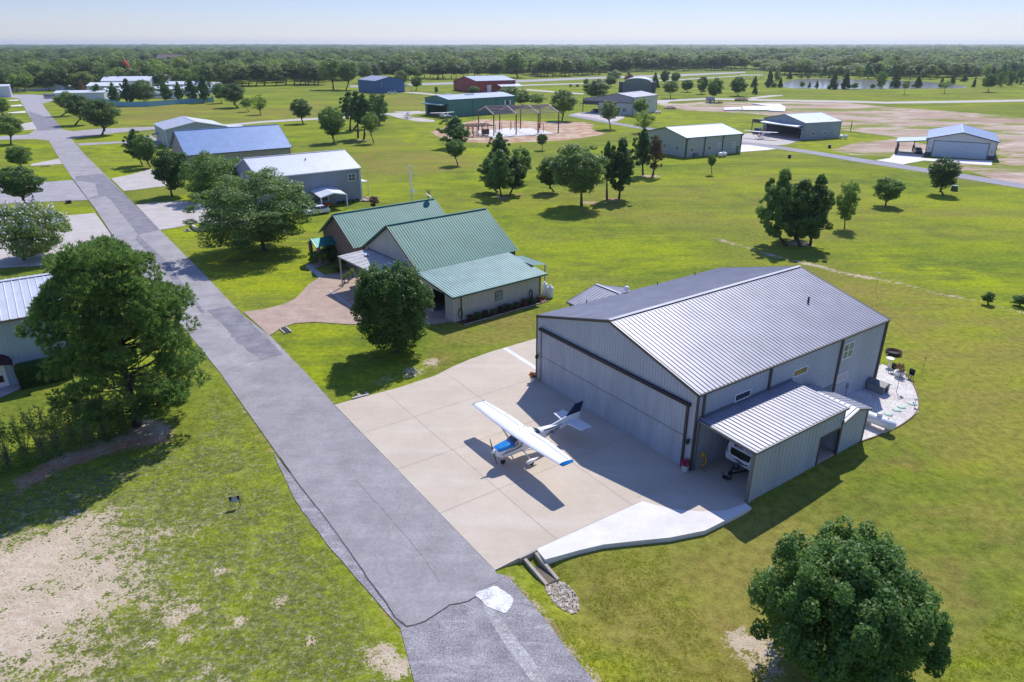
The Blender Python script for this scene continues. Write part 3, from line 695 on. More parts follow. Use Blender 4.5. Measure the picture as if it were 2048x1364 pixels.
def window(K, parent, side, c, a0, a1, z0, z1, out, mats=(WHITE, GLASS), grid=None, name='window', fr=.07, pr=.075):
    """window lying on plane a=c ('S', running along b) or b=c ('T', running along a); out = +1/-1 outward"""
    mb = MB(); pb = MB()
    def bx(m, p0, p1, q0, q1, d0, d1, mi):
        lo, hi = sorted((c + out * d0, c + out * d1))
        if side == 'S': m.box(K, lo, hi, p0, p1, q0, q1, mi)
        else: m.box(K, p0, p1, lo, hi, q0, q1, mi)
    a0, a1 = sorted((a0, a1))
    bx(mb, a0, a0 + fr, z0, z1, .0, pr, 0); bx(mb, a1 - fr, a1, z0, z1, .0, pr, 0)
    bx(mb, a0 + fr, a1 - fr, z0, z0 + fr, .0, pr + .004, 0); bx(mb, a0 + fr, a1 - fr, z1 - fr, z1, .0, pr + .004, 0)
    if grid:
        nx, nz = grid
        for i in range(1, nx):
            x = a0 + (a1 - a0) * i / nx; bx(mb, x - fr * .4, x + fr * .4, z0 + fr, z1 - fr, .0, pr - .006, 0)
        for i in range(1, nz):
            x = z0 + (z1 - z0) * i / nz; bx(mb, a0 + fr, a1 - fr, x - fr * .4, x + fr * .4, .0, pr - .010, 0)
    w = mb.build(name, mats[0], parent)
    bx(pb, a0 + fr, a1 - fr, z0 + fr, z1 - fr, .006, .048, 0)
    g = pb.build('pane', mats[1], parent=None); g.parent = w
    L = w.parent.location; g.data.transform(Matrix.Translation(-L))
    return w

def gable(K, root, a0, a1, b0, b1, eave, ridge, along, wallm, roofm, trimm, sp=0.6, dep=.03, rsp=0.6, rdep=.035, over=.25,
          rpos=.5, openings=(), eave2=None, skip=(), wall_z0=0.0, rw=.12, trim=True, corner=True):
    """rectangular shed with two roof slopes. along='a' ridge parallel to e1. openings: (face, p0, p1, ztop)
    faces: 'a0','a1' (planes a=const), 'b0','b1'."""
    ev = {'lo': eave, 'hi': eave if eave2 is None else eave2}
    if along == 'b': rc = a0 + (a1 - a0) * rpos
    else: rc = b0 + (b1 - b0) * rpos
    def top(a, b):
        if along == 'b':
            return ev['lo'] + (ridge - ev['lo']) * (a - a0) / (rc - a0) if a <= rc else ev['hi'] + (ridge - ev['hi']) * (a1 - a) / (a1 - rc)
        return ev['lo'] + (ridge - ev['lo']) * (b - b0) / (rc - b0) if b <= rc else ev['hi'] + (ridge - ev['hi']) * (b1 - b) / (b1 - rc)
    mb = MB()
    faces = {'a0': ((a0, b0), (a0, b1), -K.e1), 'a1': ((a1, b0), (a1, b1), K.e1), 'b0': ((a0, b0), (a1, b0), -K.e2), 'b1': ((a0, b1), (a1, b1), K.e2)}
    for fn, (p, q, nrm) in faces.items():
        if fn in skip: continue
        ops = sorted([o[1:] for o in openings if o[0] == fn])
        isg = (along == 'b' and fn[0] == 'b') or (along == 'a' and fn[0] == 'a')
        lo, hi = (p[0], q[0]) if fn[0] == 'b' else (p[1], q[1])
        def seg(x0, x1, z0):
            if x1 - x0 < .05: return
            def pt(x, z): return K.P(x, p[1], z) if fn[0] == 'b' else K.P(p[0], x, z)
            brk = [(rc - x0) / (x1 - x0)] if isg and x0 < rc < x1 else []
            def Bf(f):
                x = x0 + (x1 - x0) * f
                return pt(x, top(x, p[1]) if fn[0] == 'b' else top(p[0], x))
            mb.prof(pt(x0, z0), pt(x1, z0), Bf, nrm, sp, dep, rw, 0, brk)
        x = lo
        for o in ops:
            seg(x, o[0], wall_z0); seg(o[0], o[1], o[2]); x = o[1]
        seg(x, hi, wall_z0)
    w = mb.build('wall', wallm, root)
    # roof
    rb = MB(); th = .06
    if along == 'b':
        sl = [(a0 - over, a0, ev['lo']), (a1 + over, a1, ev['hi'])]
        for xe, xw, e in sl:
            slope = (ridge - e) / (rc - xw) if xw < rc else (ridge - e) / (xw - rc)
            ze = e - abs(slope) * over + th; zr = ridge + th
            A0, A1 = K.P(xe, b0 - over, ze), K.P(xe, b1 + over, ze); B0, B1 = K.P(rc, b0 - over, zr), K.P(rc, b1 + over, zr)
            n = np.cross(A1 - A0, B0 - A0); n = n if n[2] > 0 else -n
            rb.prof(A0, A1, lambda f, B0=B0, B1=B1: B0 + (B1 - B0) * f, n, rsp, rdep, rw * .6, bv=rdep * 1.1)
            dn = arr(0, 0, .05); rb.poly([A0 - dn, A1 - dn, B1 - dn, B0 - dn])
        rpts = [K.P(rc, b0 - over, ridge + th + rdep + .012), K.P(rc, b1 + over, ridge + th + rdep + .012)]
    else:
        sl = [(b0 - over, b0, ev['lo']), (b1 + over, b1, ev['hi'])]
        for xe, xw, e in sl:
            slope = (ridge - e) / (rc - xw) if xw < rc else (ridge - e) / (xw - rc)
            ze = e - abs(slope) * over + th; zr = ridge + th
            A0, A1 = K.P(a0 - over, xe, ze), K.P(a1 + over, xe, ze); B0, B1 = K.P(a0 - over, rc, zr), K.P(a1 + over, rc, zr)
            n = np.cross(A1 - A0, B0 - A0); n = n if n[2] > 0 else -n
            rb.prof(A0, A1, lambda f, B0=B0, B1=B1: B0 + (B1 - B0) * f, n, rsp, rdep, rw * .6, bv=rdep * 1.1)
            dn = arr(0, 0, .05); rb.poly([A0 - dn, A1 - dn, B1 - dn, B0 - dn])
        rpts = [K.P(a0 - over, rc, ridge + th + rdep + .012), K.P(a1 + over, rc, ridge + th + rdep + .012)]
    rb.beam(rpts[0], rpts[1], .34, .02)
    rf = rb.build('roof', roofm, root)
    if trim:
        tb = MB(); o2 = over + .03
        if along == 'b':
            for bb in (b0 - o2, b1 + o2):
                for xw, e in ((a0 - over, ev['lo']), (a1 + over, ev['hi'])):
                    s_ = (ridge - e) / abs(rc - (a0 if xw < rc else a1)); z_ = e - s_ * over
                    tb.beam(K.P(xw, bb, z_ - .02), K.P(rc, bb, ridge - .02), .05, .22)
            for xw, e in ((a0 - o2, ev['lo']), (a1 + o2, ev['hi'])):
                s_ = (ridge - e) / abs(rc - (a0 if xw < rc else a1)); z_ = e - s_ * over
                tb.beam(K.P(xw, b0 - over, z_ - .03), K.P(xw, b1 + over, z_ - .03), .10, .14)
        else:
            for aa in (a0 - o2, a1 + o2):
                for xw, e in ((b0 - over, ev['lo']), (b1 + over, ev['hi'])):
                    s_ = (ridge - e) / abs(rc - (b0 if xw < rc else b1)); z_ = e - s_ * over
                    tb.beam(K.P(aa, xw, z_ - .02), K.P(aa, rc, ridge - .02), .05, .22)
            for xw, e in ((b0 - o2, ev['lo']), (b1 + o2, ev['hi'])):
                s_ = (ridge - e) / abs(rc - (b0 if xw < rc else b1)); z_ = e - s_ * over
                tb.beam(K.P(a0 - over, xw, z_ - .03), K.P(a1 + over, xw, z_ - .03), .10, .14)
        if corner:
            for a_, b_ in ((a0, b0), (a1, b0), (a0, b1), (a1, b1)):
                sa = -1 if a_ == a0 else 1; sb = -1 if b_ == b0 else 1
                z_ = top(a_, b_) - .08
                tb.box(K, a_ - .08 if sa > 0 else a_ - .06, a_ + .06 if sa > 0 else a_ + .08, b_ - .08 if sb > 0 else b_ - .06, b_ + .06 if sb > 0 else b_ + .08, wall_z0, z_)
        tb.build_each('trim', trimm, root)
    return w, rf

def downspout(K, root, pts, m=TRIMD, wd=.11):
    mb = MB()
    for i in range(len(pts) - 1): mb.beam(pts[i], pts[i + 1], wd, wd)
    return mb.build('downspout', m, root)

# ================================================================== main hangar
K = HF; W_, D_ = 18.54, 24.62
RT = thing('hangar', 'large grey ribbed-metal hangar with a wide bifold door, behind the parked aeroplane', 'hangar', K.P(9.27, 0, 0))
gable(K, RT, 0, W_, 0, D_, 6.22, 8.72, 'b', STEELW, STEELR, TRIMD, sp=.305, dep=.035, rsp=.40, rdep=.045, over=.06, rw=.085, rpos=.5)
# base slab edge strip at foot of walls is the apron; door
db = MB()
db.prof(K.P(.78, -.06, .05), K.P(17.72, -.06, .05), lambda f: K.P(.78 + 16.94 * f, -.06, 2.56), -K.e2, .305, .03, .085)
db.prof(K.P(.78, -.06, 2.62), K.P(17.72, -.06, 2.62), lambda f: K.P(.78 + 16.94 * f, -.06, 5.10), -K.e2, .305, .03, .085)
door = db.build('hangar_door', mat('siding_door', (.43, .475, .53), .5, .1, var=.09, scale=.9, streak=(1, 1, .15)), RT)
sb = MB(); sb.box(K, .78, 17.72, -.075, -.062, 2.56, 2.62); sb.box(K, .70, .80, -.11, -.04, .05, 5.1)
sb.build_each('door_seam', TRIMM, RT)
sb = MB(); sb.beam(K.P(.55, -.16, 5.2), K.P(18.0, -.16, 5.2), .22, .24); sb.build('door_hood', BLACK, RT)
sb = MB(); sb.box(K, 17.68, 17.86, -.16, -.03, .05, 5.08); sb.build('door_jamb', TRIMD, RT)
for a_ in (.30, 18.2):
    mb = MB(); c = K.P(a_, -.16, 2.45)
    mb.beam(K.P(a_, -.02, 2.5), K.P(a_, -.2, 2.5), .07, .07); mb.lathe(K.P(a_, -.24, 2.18), [(.07, 0), (.13, .08), (.15, .26), (.09, .36), (.02, .42)], 10)
    mb.build_each('wall_lamp', BLACK, RT)
for t_, z0 in ((.55, 4.3), (8.0, 4.25), (17.5, .1), (D_ - .35, .1)):
    downspout(K, RT, [K.P(W_ + .10, t_, 6.1), K.P(W_ + .10, t_, z0)], wd=.16)
window(K, RT, 'S', W_, 4.05, 5.85, 4.40, 5.0, 1)
window(K, RT, 'S', W_, 11.1, 13.0, 4.40, 5.02, 1, mats=(WHITE, mat('pane_yellow', (.20, .17, .035), .15, var=.2)))
window(K, RT, 'S', W_, 17.95, 19.5, 4.08, 5.55, 1, mats=(WHITE, mat('pane_green', (.18, .26, .24), .12, var=.35, scale=2)), grid=(2, 2), fr=.09)
window(K, RT, 'S', W_, 17.82, 19.4, 1.95, 2.75, 1, mats=(WHITE, mat('pane_blind', (.42, .40, .44), .3, var=.05)), fr=.06)
mb = MB(); mb.box(K, W_ + .02, W_ + .24, 19.7, 19.95, 1.0, 1.45); mb.beam(K.P(W_ + .1, 19.82, .05), K.P(W_ + .1, 19.82, 1.0), .05); mb.build('meter_box', mat('meter_grey', (.42, .45, .46), .5), RT)
mb = MB(); mb.box(K, W_ + .02, W_ + .05, 16.3, 17.2, 0, 2.05); mb.build('side_door', mat('door_teal', (.12, .19, .21), .5), RT)
for a_, b_, m_ in ((11.3, 16.0, TRIMM), (16.8, 21.0, TRIMD)):
    zt = 8.72 - (a_ - 9.27) * .2697 if a_ > 9.27 else 8.72 - (9.27 - a_) * .2697
    if a_ > 16:
        mb = MB(); mb.lathe(K.P(a_ - 3.0, b_ - 1.5, zt + .75), [(.09, 0), (.09, .55), (.13, .56), (.13, .62)], 8); mb.build('vent_pipe', m_, RT)
for b_ in (5.5, 14.8, 20.3):
    mb = MB(); mb.lathe(K.P(.3, b_, 6.25), [(.05, 0), (.05, .45)], 6); mb.build('vent_pipe', TRIMD, RT)
mb = MB(); mb.lathe(K.P(.25, 10.6, 6.2), [(.03, 0), (.03, .35)], 6); mb.lathe(K.P(.25, 10.6, 6.55), [(.05, 0), (.22, .08), (.28, .25), (.2, .42), (.05, .5)], 12); mb.build('antenna_dome', WHITE, RT)
# carport lean-to: roof, outer wall, posts
S1 = 23.32
rb = MB(); A0, A1 = K.P(S1 + .1, .25, 4.02), K.P(S1 + .1, 10.98, 4.02); B0, B1 = K.P(W_ + .04, .25, 4.26), K.P(W_ + .04, 10.98, 4.26)
rb.prof(A0, A1, lambda f: B0 + (B1 - B0) * f, arr(0, 0, 1), .41, .048, .05, bv=.055)
dn = arr(0, 0, .08); rb.poly([A0 - dn, A1 - dn, B1 - dn, B0 - dn]); rb.build('carport_roof', STEELR, RT)
tb = MB(); tb.beam(K.P(W_ + .1, .2, 4.12), K.P(S1 + .15, .2, 3.92), .06, .20); tb.beam(K.P(S1 + .17, .2, 3.93), K.P(S1 + .17, 11.0, 3.93), .07, .18)
tb.box(K, S1 - .12, S1 + .06, .12, .28, -.1, 3.9); tb.box(K, W_ + .04, W_ + .2, .12, .26, 0, 4.1); tb.box(K, W_ + .02, W_ + .14, .3, 11.0, 4.32, 4.40)
tb.build_each('carport_trim', TRIMM, RT)
mb = MB()
def cw(x0, x1, z0): mb.prof(K.P(S1, x0, z0), K.P(S1, x1, z0), lambda f: K.P(S1, x0 + (x1 - x0) * f, 3.9), K.e1, .42, .04, .11)
cw(.25, 8.15, -.3); cw(8.15, 10.75, 2.34)
mb.prof(K.P(W_ + .05, 10.97, 0), K.P(S1, 10.97, 0), lambda f: K.P(W_ + .05 + (S1 - W_ - .05) * f, 10.97, 4.15 - .22 * f), K.e2, .42, .03, .1)
mb.build('carport_wall', STEELW, RT)
mb = MB(); mb.prof(K.P(S1 - .08, 8.0, 0), K.P(S1 - .08, .3, 0), lambda f: K.P(S1 - .08, 8.0 - 7.7 * f, 3.85), -K.e1, .42, .03, .1); mb.build('inner_lining', STEELW, RT)
tb = MB(); tb.box(K, S1 - .1, S1 + .05, 8.06, 8.2, -.1, 2.3); tb.box(K, S1 - .1, S1 + .06, 10.62, 10.80, -.1, 2.86); tb.box(K, S1 - .06, S1 + .05, 8.2, 10.62, 2.26, 2.38); tb.build_each('doorway_trim', TRIMD, RT)
# small gabled store behind the carport
S2 = Fr(K.P(0, 0)[:2], K.az)
mb = MB()
tp = lambda y: 2.86 + .52 * (1 - abs(y - 12.5) / 1.7)
mb.prof(K.P(S1, 10.8, -.2), K.P(S1, 14.2, -.2), lambda f: K.P(S1, 10.8 + 3.4 * f, tp(10.8 + 3.4 * f)), K.e1, .42, .035, .1, 0, (.5,))
mb.prof(K.P(W_ + .1, 14.2, 0), K.P(S1, 14.2, 0), lambda f: K.P(W_ + .1 + (S1 - W_ - .1) * f, 14.2, 2.86), K.e2, .42, .035, .1)
mb.build('store_wall', STEELW, RT)
rb = MB()
for y0 in (10.62, 14.42):
    A0, A1 = K.P(W_ + .1, y0, 2.84), K.P(S1 + .15, y0, 2.84); B0, B1 = K.P(W_ + .1, 12.5, 3.42), K.P(S1 + .15, 12.5, 3.42)
    rb.prof(A0, A1, lambda f, B0=B0, B1=B1: B0 + (B1 - B0) * f, arr(0, 0, 1), .41, .048, .05, bv=.055)
rb.build('store_roof', STEELR, RT)
tb = MB(); tb.beam(K.P(S1 + .2, 10.62, 2.76), K.P(S1 + .2, 12.5, 3.34), .05, .14); tb.beam(K.P(S1 + .2, 14.42, 2.76), K.P(S1 + .2, 12.5, 3.34), .05, .14)
tb.box(K, S1 - .08, S1 + .07, 14.12, 14.27, 0, 2.8); tb.beam(K.P(W_ + .1, 14.46, 2.78), K.P(S1 + .15, 14.46, 2.78), .09, .12); tb.build_each('store_trim', TRIMM, RT)

# small pavilion behind the hangar's left wall
PV = thing('garden_shelter', 'small grey metal-roofed shelter half hidden behind the large hangar', 'shelter', K.P(-9, 14, 0))
gable(K, PV, -9.2, -3.2, 11.4, 19.4, 2.45, 3.6, 'a', STEELW, STEELR, TRIMD, sp=.6, rsp=.42, rdep=.04, over=.2, rpos=.5, skip=('a0', 'b0'), corner=False)
mb = MB()
for a_, b_ in ((-9.1, 11.5), (-9.1, 19.3), (-3.3, 11.5)): mb.box(K, a_ - .08, a_ + .08, b_ - .08, b_ + .08, 0, 2.5)
mb.build_each('post', TRIMD, PV)

# ================================================================== green-roofed house
HH = Fr(G(909, 645)[:2], 51.0 + 90)
GREENR = mat('roof_green', (.030, .195, .150), .58, .0, var=.10, scale=.5)
GREENP = mat('roof_green_pale', (.16, .275, .265), .5, .1, var=.10, scale=.5)
GREEND = mat('trim_green', (.020, .085, .060), .45, var=.05)
SIDEC = mat('siding_cream', (.50, .475, .41), .5, var=.05, scale=.4, streak=(1, 1, .2))
BRICK = mat('brick_wall', (.26, .17, .125), .85, var=.18, scale=6, bump=.4, bscale=14)
HT = thing('house', 'cream metal house with steep green roof, brick wing and grey front canopy', 'house', HH.P(-7, 3, 0))
K = HH; Ls = 14.2
mb = MB()
tpg = lambda a: 4.35 + (8.35 - 4.35) * (1 - abs(a + 13.3) / 6.6)
seg = lambda a0, a1, z0, f_, brk=(): mb.prof(K.P(a0, 0, z0), K.P(a1, 0, z0), lambda f: K.P(a0 + (a1 - a0) * f, 0, f_(a0 + (a1 - a0) * f)), -K.e2, .45, .03, .10, 0, brk)
seg(-19.9, -6.7, 0, tpg, (.5,)); low = lambda a: 4.2 - (a + 6.7) / 6.7 * .95
seg(-6.7, -4.2, 0, low); seg(-4.2, -1.75, 2.9, low); seg(-1.75, 0, 0, low)
mb.prof(K.P(0, 0, 0), K.P(0, 12.6, 0), lambda f: K.P(0, 12.6 * f, 3.22), K.e1, .45, .035, .10)
mb.prof(K.P(-19.9, Ls, 0), K.P(-6.7, Ls, 0), lambda f: K.P(-19.9 + 13.2 * f, Ls, tpg(-19.9 + 13.2 * f)), K.e2, .45, .03, .10, 0, (.5,))
mb.prof(K.P(-6.7, 12.6, 0), K.P(0, 12.6, 0), lambda f: K.P(-6.7 + 6.7 * f, 12.6, low(-6.7 + 6.7 * f)), K.e2, .45, .03, .10)
mb.prof(K.P(-19.9, 0, 0), K.P(-19.9, Ls, 0), lambda f: K.P(-19.9, Ls * f, 4.35), -K.e1, .45, .03, .10)
mb.build('wall', SIDEC, HT)
rb = MB(); n = arr(0, 0, 1)
for ae in (-20.3, -6.5):
    A0, A1 = K.P(ae, -.35, 4.28), K.P(ae, Ls + .4, 4.28); B0, B1 = K.P(-13.3, -.35, 8.5), K.P(-13.3, Ls + .4, 8.5)
    rb.prof(A0, A1, lambda f, B0=B0, B1=B1: B0 + (B1 - B0) * f, np.cross(A1 - A0, B0 - A0) * (1 if np.cross(A1 - A0, B0 - A0)[2] > 0 else -1), .38, .042, .05, bv=.05)
rb.beam(K.P(-13.3, -.35, 8.56), K.P(-13.3, Ls + .4, 8.56), .3, .03)
rb.build('roof', GREENR, HT)
rb = MB(); A0, A1 = K.P(.75, -.6, 3.28), K.P(.75, 13.0, 3.28); B0, B1 = K.P(-6.55, -.6, 4.30), K.P(-6.55, 13.0, 4.30)
rb.prof(A0, A1, lambda f: B0 + (B1 - B0) * f, n, .38, .042, .05, bv=.05); d_ = arr(0, 0, .08); rb.poly([A0 - d_, A1 - d_, B1 - d_, B0 - d_]); rb.build('lean_to_roof', GREENP, HT)
rb = MB(); A0, A1 = K.P(-1.6, Ls + .9, 3.45), K.P(-6.5, Ls + .9, 3.45); B0, B1 = K.P(-1.6, 12.7, 3.85), K.P(-6.5, 12.7, 3.85)
rb.prof(A0, A1, lambda f: B0 + (B1 - B0) * f, n, .38, .042, .05, bv=.05); rb.build('rear_porch_roof', GREENP, HT)
mb = MB()
for a_ in (-1.8, -4.8): mb.box(K, a_ - .07, a_ + .07, Ls + .7, Ls + .84, 0, 3.4)
mb.build_each('porch_post', SIDEC, HT)
tb = MB(); tb.beam(K.P(-20.3, -.4, 4.22), K.P(-13.3, -.4, 8.44), .06, .24); tb.beam(K.P(-6.5, -.4, 4.22), K.P(-13.3, -.4, 8.44), .06, .24)
tb.beam(K.P(-6.5, -.66, 4.22), K.P(.75, -.66, 3.2), .06, .2); tb.beam(K.P(.82, -.62, 3.2), K.P(.82, 13.05, 3.2), .09, .16); tb.beam(K.P(-20.35, -.35, 4.2), K.P(-20.35, Ls + .4, 4.2), .09, .16)
tb.build_each('green_trim', GREEND, HT)
tb = MB(); tb.beam(K.P(-1.75, -.12, 3.25), K.P(.1, -.12, 3.05), .05, .3); tb.box(K, -.06, .06, -.06, .06, 0, 3.15); tb.beam(K.P(.1, .05, 3.08), K.P(.1, 12.6, 3.08), .05, .22)
tb.build_each('white_trim', mat('trim_cream', (.56, .54, .48), .5), HT)
tb = MB(); tb.box(K, .03, .10, .9, 1.0, 0, 3.1); tb.box(K, .02, .12, 12.5, 12.6, 0, 3.1); tb.build_each('downspout', TRIMD, HT)
mb = MB(); mb.box(K, -6.6, -.1, .2, 12.4, .03, .045); mb.build('garage_floor', CONCG, HT)
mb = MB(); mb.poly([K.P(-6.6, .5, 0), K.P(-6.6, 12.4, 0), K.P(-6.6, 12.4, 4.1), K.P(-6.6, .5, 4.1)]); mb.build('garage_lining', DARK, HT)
window(K, HT, 'S', 0, 5.75, 6.75, 1.25, 2.35, 1, mats=(GREEND, mat('pane_pale', (.28, .36, .36), .2, var=.2)), grid=(1, 2), fr=.06)
# canopy in front
rb = MB(); A0, A1 = K.P(-19.2, -4.2, 4.1), K.P(-7.2, -4.2, 4.1); B0, B1 = K.P(-19.2, -.04, 4.32), K.P(-7.2, -.04, 4.32)
rb.prof(A0, A1, lambda f: B0 + (B1 - B0) * f, n, 1.2, .03, .06); d_ = arr(0, 0, .08); rb.poly([A0 - d_, A1 - d_, B1 - d_, B0 - d_])
rb.build('canopy', mat('canopy_grey', (.47, .45, .44), .5, .1, var=.12, scale=.8), HT)
mb = MB()
for a_ in (-19.1, -7.3): mb.box(K, a_ - .07, a_ + .07, -4.15, -4.01, 0, 4.05)
mb.beam(K.P(-19.25, -4.24, 4.03), K.P(-7.15, -4.24, 4.03), .06, .16); mb.build_each('canopy_post', SIDEC, HT)
mb = MB(); mb.beam(K.P(-19.2, -.05, 4.38), K.P(-7.2, -.05, 4.38), .08, .12); mb.build('canopy_flashing', TRIMM, HT)
mb = MB(); mb.beam(K.P(-17.0, -1.5, 4.42), K.P(-16.2, -1.7, 4.42), .5, .12); mb.beam(K.P(-12.0, -1.2, 4.40), K.P(-10.6, -1.4, 4.38), .25, .08); mb.build_each('roof_hatch', WHITEM, HT)
# brick wing
bx0, bx1, by1 = -33.6, -23.4, 16.0; rcx = -28.6
mb = MB(); tb_ = lambda a: 3.7 + (7.0 - 3.7) * (1 - abs(a - rcx) / 5.1)
mb.prof(K.P(bx0, .4, 0), K.P(bx1, .4, 0), lambda f: K.P(bx0 + (bx1 - bx0) * f, .4, tb_(bx0 + (bx1 - bx0) * f)), -K.e2, 50, 0, .01, 0, (.5,))
mb.prof(K.P(bx0, by1, 0), K.P(bx1, by1, 0), lambda f: K.P(bx0 + (bx1 - bx0) * f, by1, tb_(bx0 + (bx1 - bx0) * f)), K.e2, 50, 0, .01, 0, (.5,))
for aa, nn in ((bx0, -K.e1), (bx1, K.e1)): mb.prof(K.P(aa, .4, 0), K.P(aa, by1, 0), lambda f, aa=aa: K.P(aa, .4 + (by1 - .4) * f, 3.75), nn, 50, 0, .01)
mb.build('brick_wall', BRICK, HT)
rb = MB()
for ae in (bx0 - .4, bx1 + .4):
    A0, A1 = K.P(ae, -.1, 3.55), K.P(ae, by1 + .4, 3.55); B0, B1 = K.P(rcx, -.1, 7.12), K.P(rcx, by1 + .4, 7.12)
    nn = np.cross(A1 - A0, B0 - A0); nn = nn if nn[2] > 0 else -nn
    rb.prof(A0, A1, lambda f, B0=B0, B1=B1: B0 + (B1 - B0) * f, nn, .38, .042, .05, bv=.05)
rb.beam(K.P(rcx, -.1, 7.18), K.P(rcx, by1 + .4, 7.18), .3, .03)
rb.build('wing_roof', mat('roof_green_wing', (.045, .210, .170), .58, .0, var=.10, scale=.5), HT)
tb = MB(); tb.beam(K.P(bx0 - .4, -.15, 3.48), K.P(rcx, -.15, 7.04), .06, .18); tb.beam(K.P(bx1 + .4, -.15, 3.48), K.P(rcx, -.15, 7.04), .06, .18); tb.build_each('wing_trim', mat('trim_sage', (.22, .30, .27), .5), HT)
# entrance porch
mb = MB()
for s_ in (-1, 1):
    a_ = -30.9 + s_ * 1.5
    mb.poly([K.P(a_ , -2.6, 2.7), K.P(a_, .4, 2.7), K.P(-30.9, .4, 3.6), K.P(-30.9, -2.6, 3.6)])
mb.build('porch_roof', mat('roof_teal', (.015, .19, .17), .35, .3), HT)
mb = MB()
for a_ in (-32.2, -29.6): mb.box(K, a_ - .22, a_ + .22, -2.5, -2.1, 0, 2.7)
mb.build_each('porch_pillar', BRICK, HT)
mb = MB(); mb.beam(K.P(-32.4, -2.66, 2.68), K.P(-30.9, -2.66, 3.58), .05, .18); mb.beam(K.P(-29.4, -2.66, 2.68), K.P(-30.9, -2.66, 3.58), .05, .18); mb.build_each('porch_trim', WHITEM, HT)
mb = MB(); mb.box(K, -31.4, -30.4, .32, .39, 0, 2.1); mb.build('front_door', mat('door_dark', (.04, .03, .025), .5), HT)

# ================================================================== left building with white roof
K = Fr((-45.0, 56.77), -125.1)
LT = thing('hangar', 'pale blue metal building with white ribbed roof at the left edge, behind the big pine', 'hangar', K.P(0, -5, 0))
WROOF = mat('roof_white', (.56, .58, .63), .45, .1, var=.04, scale=.6)
PALE = mat('siding_pale_blue', (.36, .44, .49), .5, .1, var=.05, scale=.4, streak=(1, 1, .2))
gable(K, LT, -4.6, 17, -13.2, 0, 6.25, 7.8, 'a', PALE, WROOF, mat('trim_brown', (.16, .10, .08), .5), sp=.42, dep=.03, rsp=.62, rdep=.05, over=.35, rpos=.5, rw=.07)
mb = MB(); mb.box(K, .65, 1.75, .03, .08, .05, 2.3); mb.build_each('door', WHITE, LT)
mb = MB(); mb.box(K, .95, 1.35, .085, .1, .5, 1.15); mb.build('door_panel', mat('pet_door', (.05, .01, .01), .6), LT)
mb = MB()
for i in range(7):
    t0, t1 = math.pi * i / 7, math.pi * (i + 1) / 7
    p = lambda t, y: K.P(1.3 - 1.35 * math.cos(t), y, 2.35 + .95 * math.sin(t) - (0 if y < .2 else .5) - .02)
    mb.poly([p(t0, .05), p(t1, .05), K.P(1.3 - 1.35 * math.cos(t1), 1.1, 2.15 + .35 * math.sin(t1)), K.P(1.3 - 1.35 * math.cos(t0), 1.1, 2.15 + .35 * math.sin(t0))])
mb.build('awning', mat('maroon_canvas', (.045, .008, .012), .8), LT)

# ================================================================== grey hangar with white roof beyond the big oak
K = Fr((-29.62, 137.69), -126)
SIDEG = mat('siding_blue_grey', (.27, .30, .36), .5, .1, var=.04, scale=.3)
WG = thing('hangar', 'blue-grey metal hangar with white roof and a white carport on its near side', 'hangar', K.P(9, -7, 0))
gable(K, WG, 0, 19.6, -14.5, 0, 6.35, 8.9, 'a', SIDEG, mat('roof_bright', (.62, .64, .70), .45, .1, var=.03, scale=.6), WHITEM, sp=.45, rsp=.45, rdep=.05, over=.15, rw=.09, rpos=.5)
window(K, WG, 'T', 0, 1.1, 2.65, 4.0, 5.4, 1, grid=(2, 2), fr=.1)
downspout(K, WG, [K.P(.25, .12, 6.2), K.P(.25, .12, .1)], WHITEM, .14)
mb = MB(); mb.lathe(K.P(9, -4.6, 7.9), [(.1, 0), (.1, .5), (.16, .52)], 8); mb.build('vent_pipe', TRIMD, WG)
rb = MB(); n = arr(0, 0, 1)
A0, A1 = K.P(5.2, 5.0, 2.55), K.P(10.4, 5.0, 2.55); B0, B1 = K.P(5.2, .1, 3.1), K.P(10.4, .1, 3.1); C0, C1 = K.P(7.8, 5.0, 3.1), K.P(7.8, .1, 3.5)
for p_ in ((A0, B0), (A1, B1)): rb.slab([p_[0], C0, C1, p_[1]], .06)
rb.build('carport_roof', WHITEM, WG)
mb = MB(); mb.beam(A0, C0, .08, .2); mb.beam(A1, C0, .08, .2)
for a_ in (5.3, 10.3): mb.box(K, a_ - .09, a_ + .09, 4.85, 5.03, 0, 2.5)
mb.box(K, 7.0, 7.14, .1, .2, 0, 3); mb.build_each('carport_post', WHITE, WG)
rb = MB(); rb.slab([K.P(0, -4.6, 3.0), K.P(-3.6, -4.6, 2.7), K.P(-3.6, -8.6, 2.7), K.P(0, -8.6, 3.0)], .1)
rb.box(K, -3.6, -3.45, -4.75, -4.6, 0, 2.7); rb.box(K, -3.6, -3.45, -8.6, -8.45, 0, 2.7); rb.build_each('patio_cover', WHITE, WG)
mb = MB(); mb.box(K, 7.3, 8.6, .03, .09, 0, 2.6); mb.build('side_door', mat('door_shade', (.09, .095, .10), .7), WG)

# ================================================================== blue roof
K = Fr((-54.74, 177.85), -125.5)
BRT = thing('hangar', 'long cream building under a bright blue ribbed roof', 'hangar', K.P(12, -8, 0))
BLUER = mat('roof_blue', (.21, .32, .54), .42, .15, var=.05, scale=.5)
gable(K, BRT, .4, 24.4, -16.6, -.5, 5.1, 9.6, 'a', mat('siding_taupe', (.38, .35, .31), .6), BLUER, mat('trim_blue', (.035, .06, .14), .5), sp=.5, rsp=.42, rdep=.06, over=.45, rw=.08, rpos=.5)

